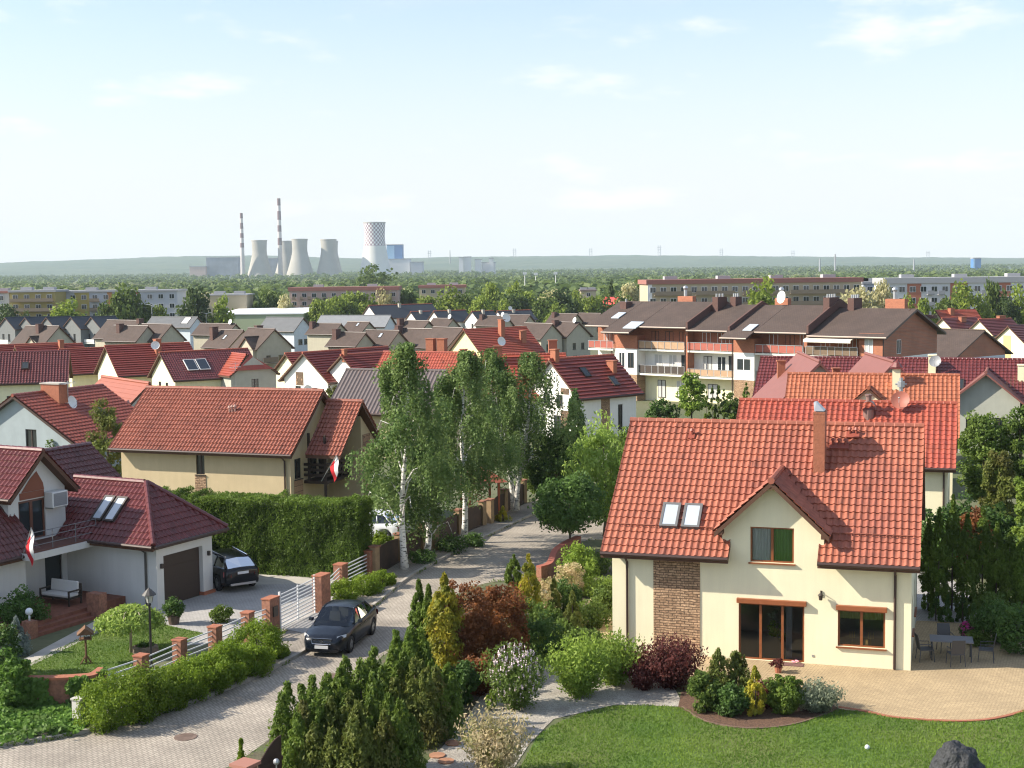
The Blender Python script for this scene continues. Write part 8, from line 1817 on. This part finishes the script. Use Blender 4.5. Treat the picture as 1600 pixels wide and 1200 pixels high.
        for s in (-1, 1):
            for k in range(5): m = MB(); zz = .345 + .017 * k; m.tube([(.33, s * .115, zz), (.365 + .006 * (2 - abs(k - 2)), s * .12, zz + .01), (.37, s * .15, zz + .012)] if k < 4 else [(.33, s * .1, .36), (.35, s * .085, .39), (.36, s * .09, .42)], [.011, .010, .008], 6); m.build('finger' if k < 4 else 'thumb', mat('person_skin', (.45, .26, .18), .6), pr, smooth=True)
    return o
SAL = dict(len=4.47, hw=.885, wb=2.64, wr=.315, top=[(-2.235, .86), (-2.18, .97), (-1.7, 1.01), (-1.2, 1.0), (.6, .965), (1.0, .95), (1.5, .88), (2.0, .77), (2.15, .70), (2.235, .58)], bot=[(-2.235, .36), (-2.0, .24), (-1.6, .2), (1.7, .19), (2.05, .22), (2.235, .28)], w=[(-2.235, .74), (-2.15, .86), (-1.8, .95), (-1.0, 1.0), (.9, 1.0), (1.6, .965), (2.0, .87), (2.16, .76), (2.235, .62)],
    cab=[(-1.62, .74, 1.01), (-.85, .81, .99), (.1, .82, .97), (.78, .80, .955)], roof=[(-1.12, .57, 1.37), (-.72, .62, 1.425), (.0, .63, 1.445), (.26, .62, 1.415)])
SUVS = dict(len=4.5, hw=.91, wb=2.68, wr=.36, top=[(-2.25, .95), (-2.2, 1.08), (-1.6, 1.12), (.7, 1.06), (1.1, 1.03), (1.6, .98), (2.05, .88), (2.2, .78), (2.25, .66)], bot=[(-2.25, .42), (-2.0, .3), (-1.6, .26), (1.7, .26), (2.05, .3), (2.25, .36)], w=[(-2.25, .80), (-2.15, .9), (-1.8, .97), (-1.0, 1.0), (.9, 1.0), (1.6, .97), (2.0, .89), (2.17, .78), (2.25, .66)],
    cab=[(-2.0, .76, 1.11), (-.95, .83, 1.09), (.0, .84, 1.07), (.8, .82, 1.05)], roof=[(-1.62, .58, 1.44), (-.95, .64, 1.53), (-.05, .65, 1.56), (.30, .63, 1.51)])
car('dark navy saloon car driving on the paved road by the white gate', (-6.72, 53.6, .008), R(-102.5), carpaint('paint_navy', (.006, .009, .016)), SAL, driver=True)
car('black estate style suv parked beside the garage in front of the hedge', (-13.45, 64.25, .016), R(124), carpaint('paint_black', (.01, .01, .012), .2), SUVS, suv=True)
p = P3(578, 840); car('white car half hidden behind the first birch', (p.x, p.y, gz(p.y)), R(160), carpaint('paint_white', (.62, .64, .66)), SAL)
# ------------------------------------------------------------------ light, sky, air
SUN_EL, SUN_D = 34.0, Vector((-0.997, -0.07))
w = bpy.data.worlds.new('World'); S.world = w; w.use_nodes = True
nt = w.node_tree; N = nt.nodes; K = nt.links; bg = N['Background']
sky = N.new('ShaderNodeTexSky'); sky.sky_type = 'NISHITA'; sky.sun_disc = False
sky.sun_elevation = R(SUN_EL); sky.sun_rotation = math.atan2(SUN_D.x, SUN_D.y)
sky.altitude = 250; sky.air_density = 1.0; sky.dust_density = 1.0; sky.ozone_density = 2.5
# thin cloud veil and small cumulus, laid out by direction on the dome
tc = N.new('ShaderNodeTexCoord'); mp = N.new('ShaderNodeMapping'); mp.inputs['Scale'].default_value = (1.0, 1.0, 3.6); K.new(tc.outputs['Generated'], mp.inputs[0])
n1 = N.new('ShaderNodeTexNoise'); n1.inputs['Scale'].default_value = 9.0; n1.inputs['Detail'].default_value = 8; n1.inputs['Roughness'].default_value = 0.55; K.new(mp.outputs[0], n1.inputs[0])
r1 = N.new('ShaderNodeMapRange'); r1.interpolation_type = 'SMOOTHSTEP'; r1.inputs[1].default_value = 0.555; r1.inputs[2].default_value = 0.72; K.new(n1.outputs['Fac'], r1.inputs[0])
n2 = N.new('ShaderNodeTexNoise'); n2.inputs['Scale'].default_value = 2.5; n2.inputs['Detail'].default_value = 5; K.new(mp.outputs[0], n2.inputs[0])
r2 = N.new('ShaderNodeMapRange'); r2.interpolation_type = 'SMOOTHSTEP'; r2.inputs[1].default_value = 0.4; r2.inputs[2].default_value = 0.75; r2.inputs[4].default_value = 0.45; K.new(n2.outputs['Fac'], r2.inputs[0])
mx = N.new('ShaderNodeMath'); mx.operation = 'MAXIMUM'
m5 = N.new('ShaderNodeMath'); m5.operation = 'MULTIPLY'; m5.inputs[1].default_value = 0.6; K.new(r1.outputs[0], m5.inputs[0])
K.new(m5.outputs[0], mx.inputs[0]); K.new(r2.outputs[0], mx.inputs[1])
sx = N.new('ShaderNodeSeparateXYZ'); K.new(tc.outputs['Generated'], sx.inputs[0])
r3 = N.new('ShaderNodeMapRange'); r3.interpolation_type = 'SMOOTHSTEP'; r3.inputs[1].default_value = 0.0; r3.inputs[2].default_value = 0.23; r3.inputs[3].default_value = 0.95; r3.inputs[4].default_value = 0.22; K.new(sx.outputs[2], r3.inputs[0])
mx2 = N.new('ShaderNodeMath'); mx2.operation = 'MAXIMUM'; K.new(mx.outputs[0], mx2.inputs[0]); K.new(r3.outputs[0], mx2.inputs[1]); mx = mx2
mixc = N.new('ShaderNodeMix'); mixc.data_type = 'RGBA'; mixc.inputs[7].default_value = (SKYW * 1.0, SKYW * .995, SKYW * .985, 1)
K.new(mx.outputs[0], mixc.inputs[0]); K.new(sky.outputs[0], mixc.inputs[6])
mixd = N.new('ShaderNodeMix'); mixd.data_type = 'RGBA'; mixd.inputs[7].default_value = (SKYW * 1.22, SKYW * 1.21, SKYW * 1.19, 1)
K.new(m5.outputs[0], mixd.inputs[0]); K.new(mixc.outputs[2], mixd.inputs[6]); K.new(mixd.outputs[2], bg.inputs['Color'])
bg.inputs['Strength'].default_value = SKYS
sl = bpy.data.lights.new('sun', 'SUN'); sl.energy = SUNS; sl.angle = R(0.53); sl.color = (1.0, 0.91, 0.77)
so = bpy.data.objects.new('sun', sl); COL.objects.link(so)
d = Vector((SUN_D.x * math.cos(R(SUN_EL)), SUN_D.y * math.cos(R(SUN_EL)), math.sin(R(SUN_EL)))).normalized()
so.rotation_euler = d.to_track_quat('Z', 'Y').to_euler(); so.location = (-60, 0, 80)
if HAZE:
    mb = MB(); mb.box(-6200, -130, -9, 6200, 9100, 260)
    m = bpy.data.materials.new('air_haze'); m.use_nodes = True; n_ = m.node_tree; n_.nodes.remove(n_.nodes['Principled BSDF'])
    pv = n_.nodes.new('ShaderNodeVolumePrincipled'); pv.inputs['Color'].default_value = (0.74, 0.88, 1.0, 1); pv.inputs['Density'].default_value = HAZE; pv.inputs['Anisotropy'].default_value = 0.0
    n_.links.new(pv.outputs[0], n_.nodes['Material Output'].inputs['Volume'])
    h = mb.build('haze', m); tag(h, kind='stuff')
S.view_settings.view_transform = 'Standard'; S.view_settings.look = 'None'; S.view_settings.exposure = EXPO; S.view_settings.gamma = 1
S.cycles.max_bounces = 6; S.cycles.volume_bounces = 1; S.cycles.transparent_max_bounces = 12
S.cycles.use_denoising = True; S.cycles.pixel_filter_type = 'BLACKMAN_HARRIS'; S.cycles.filter_width = 1.15
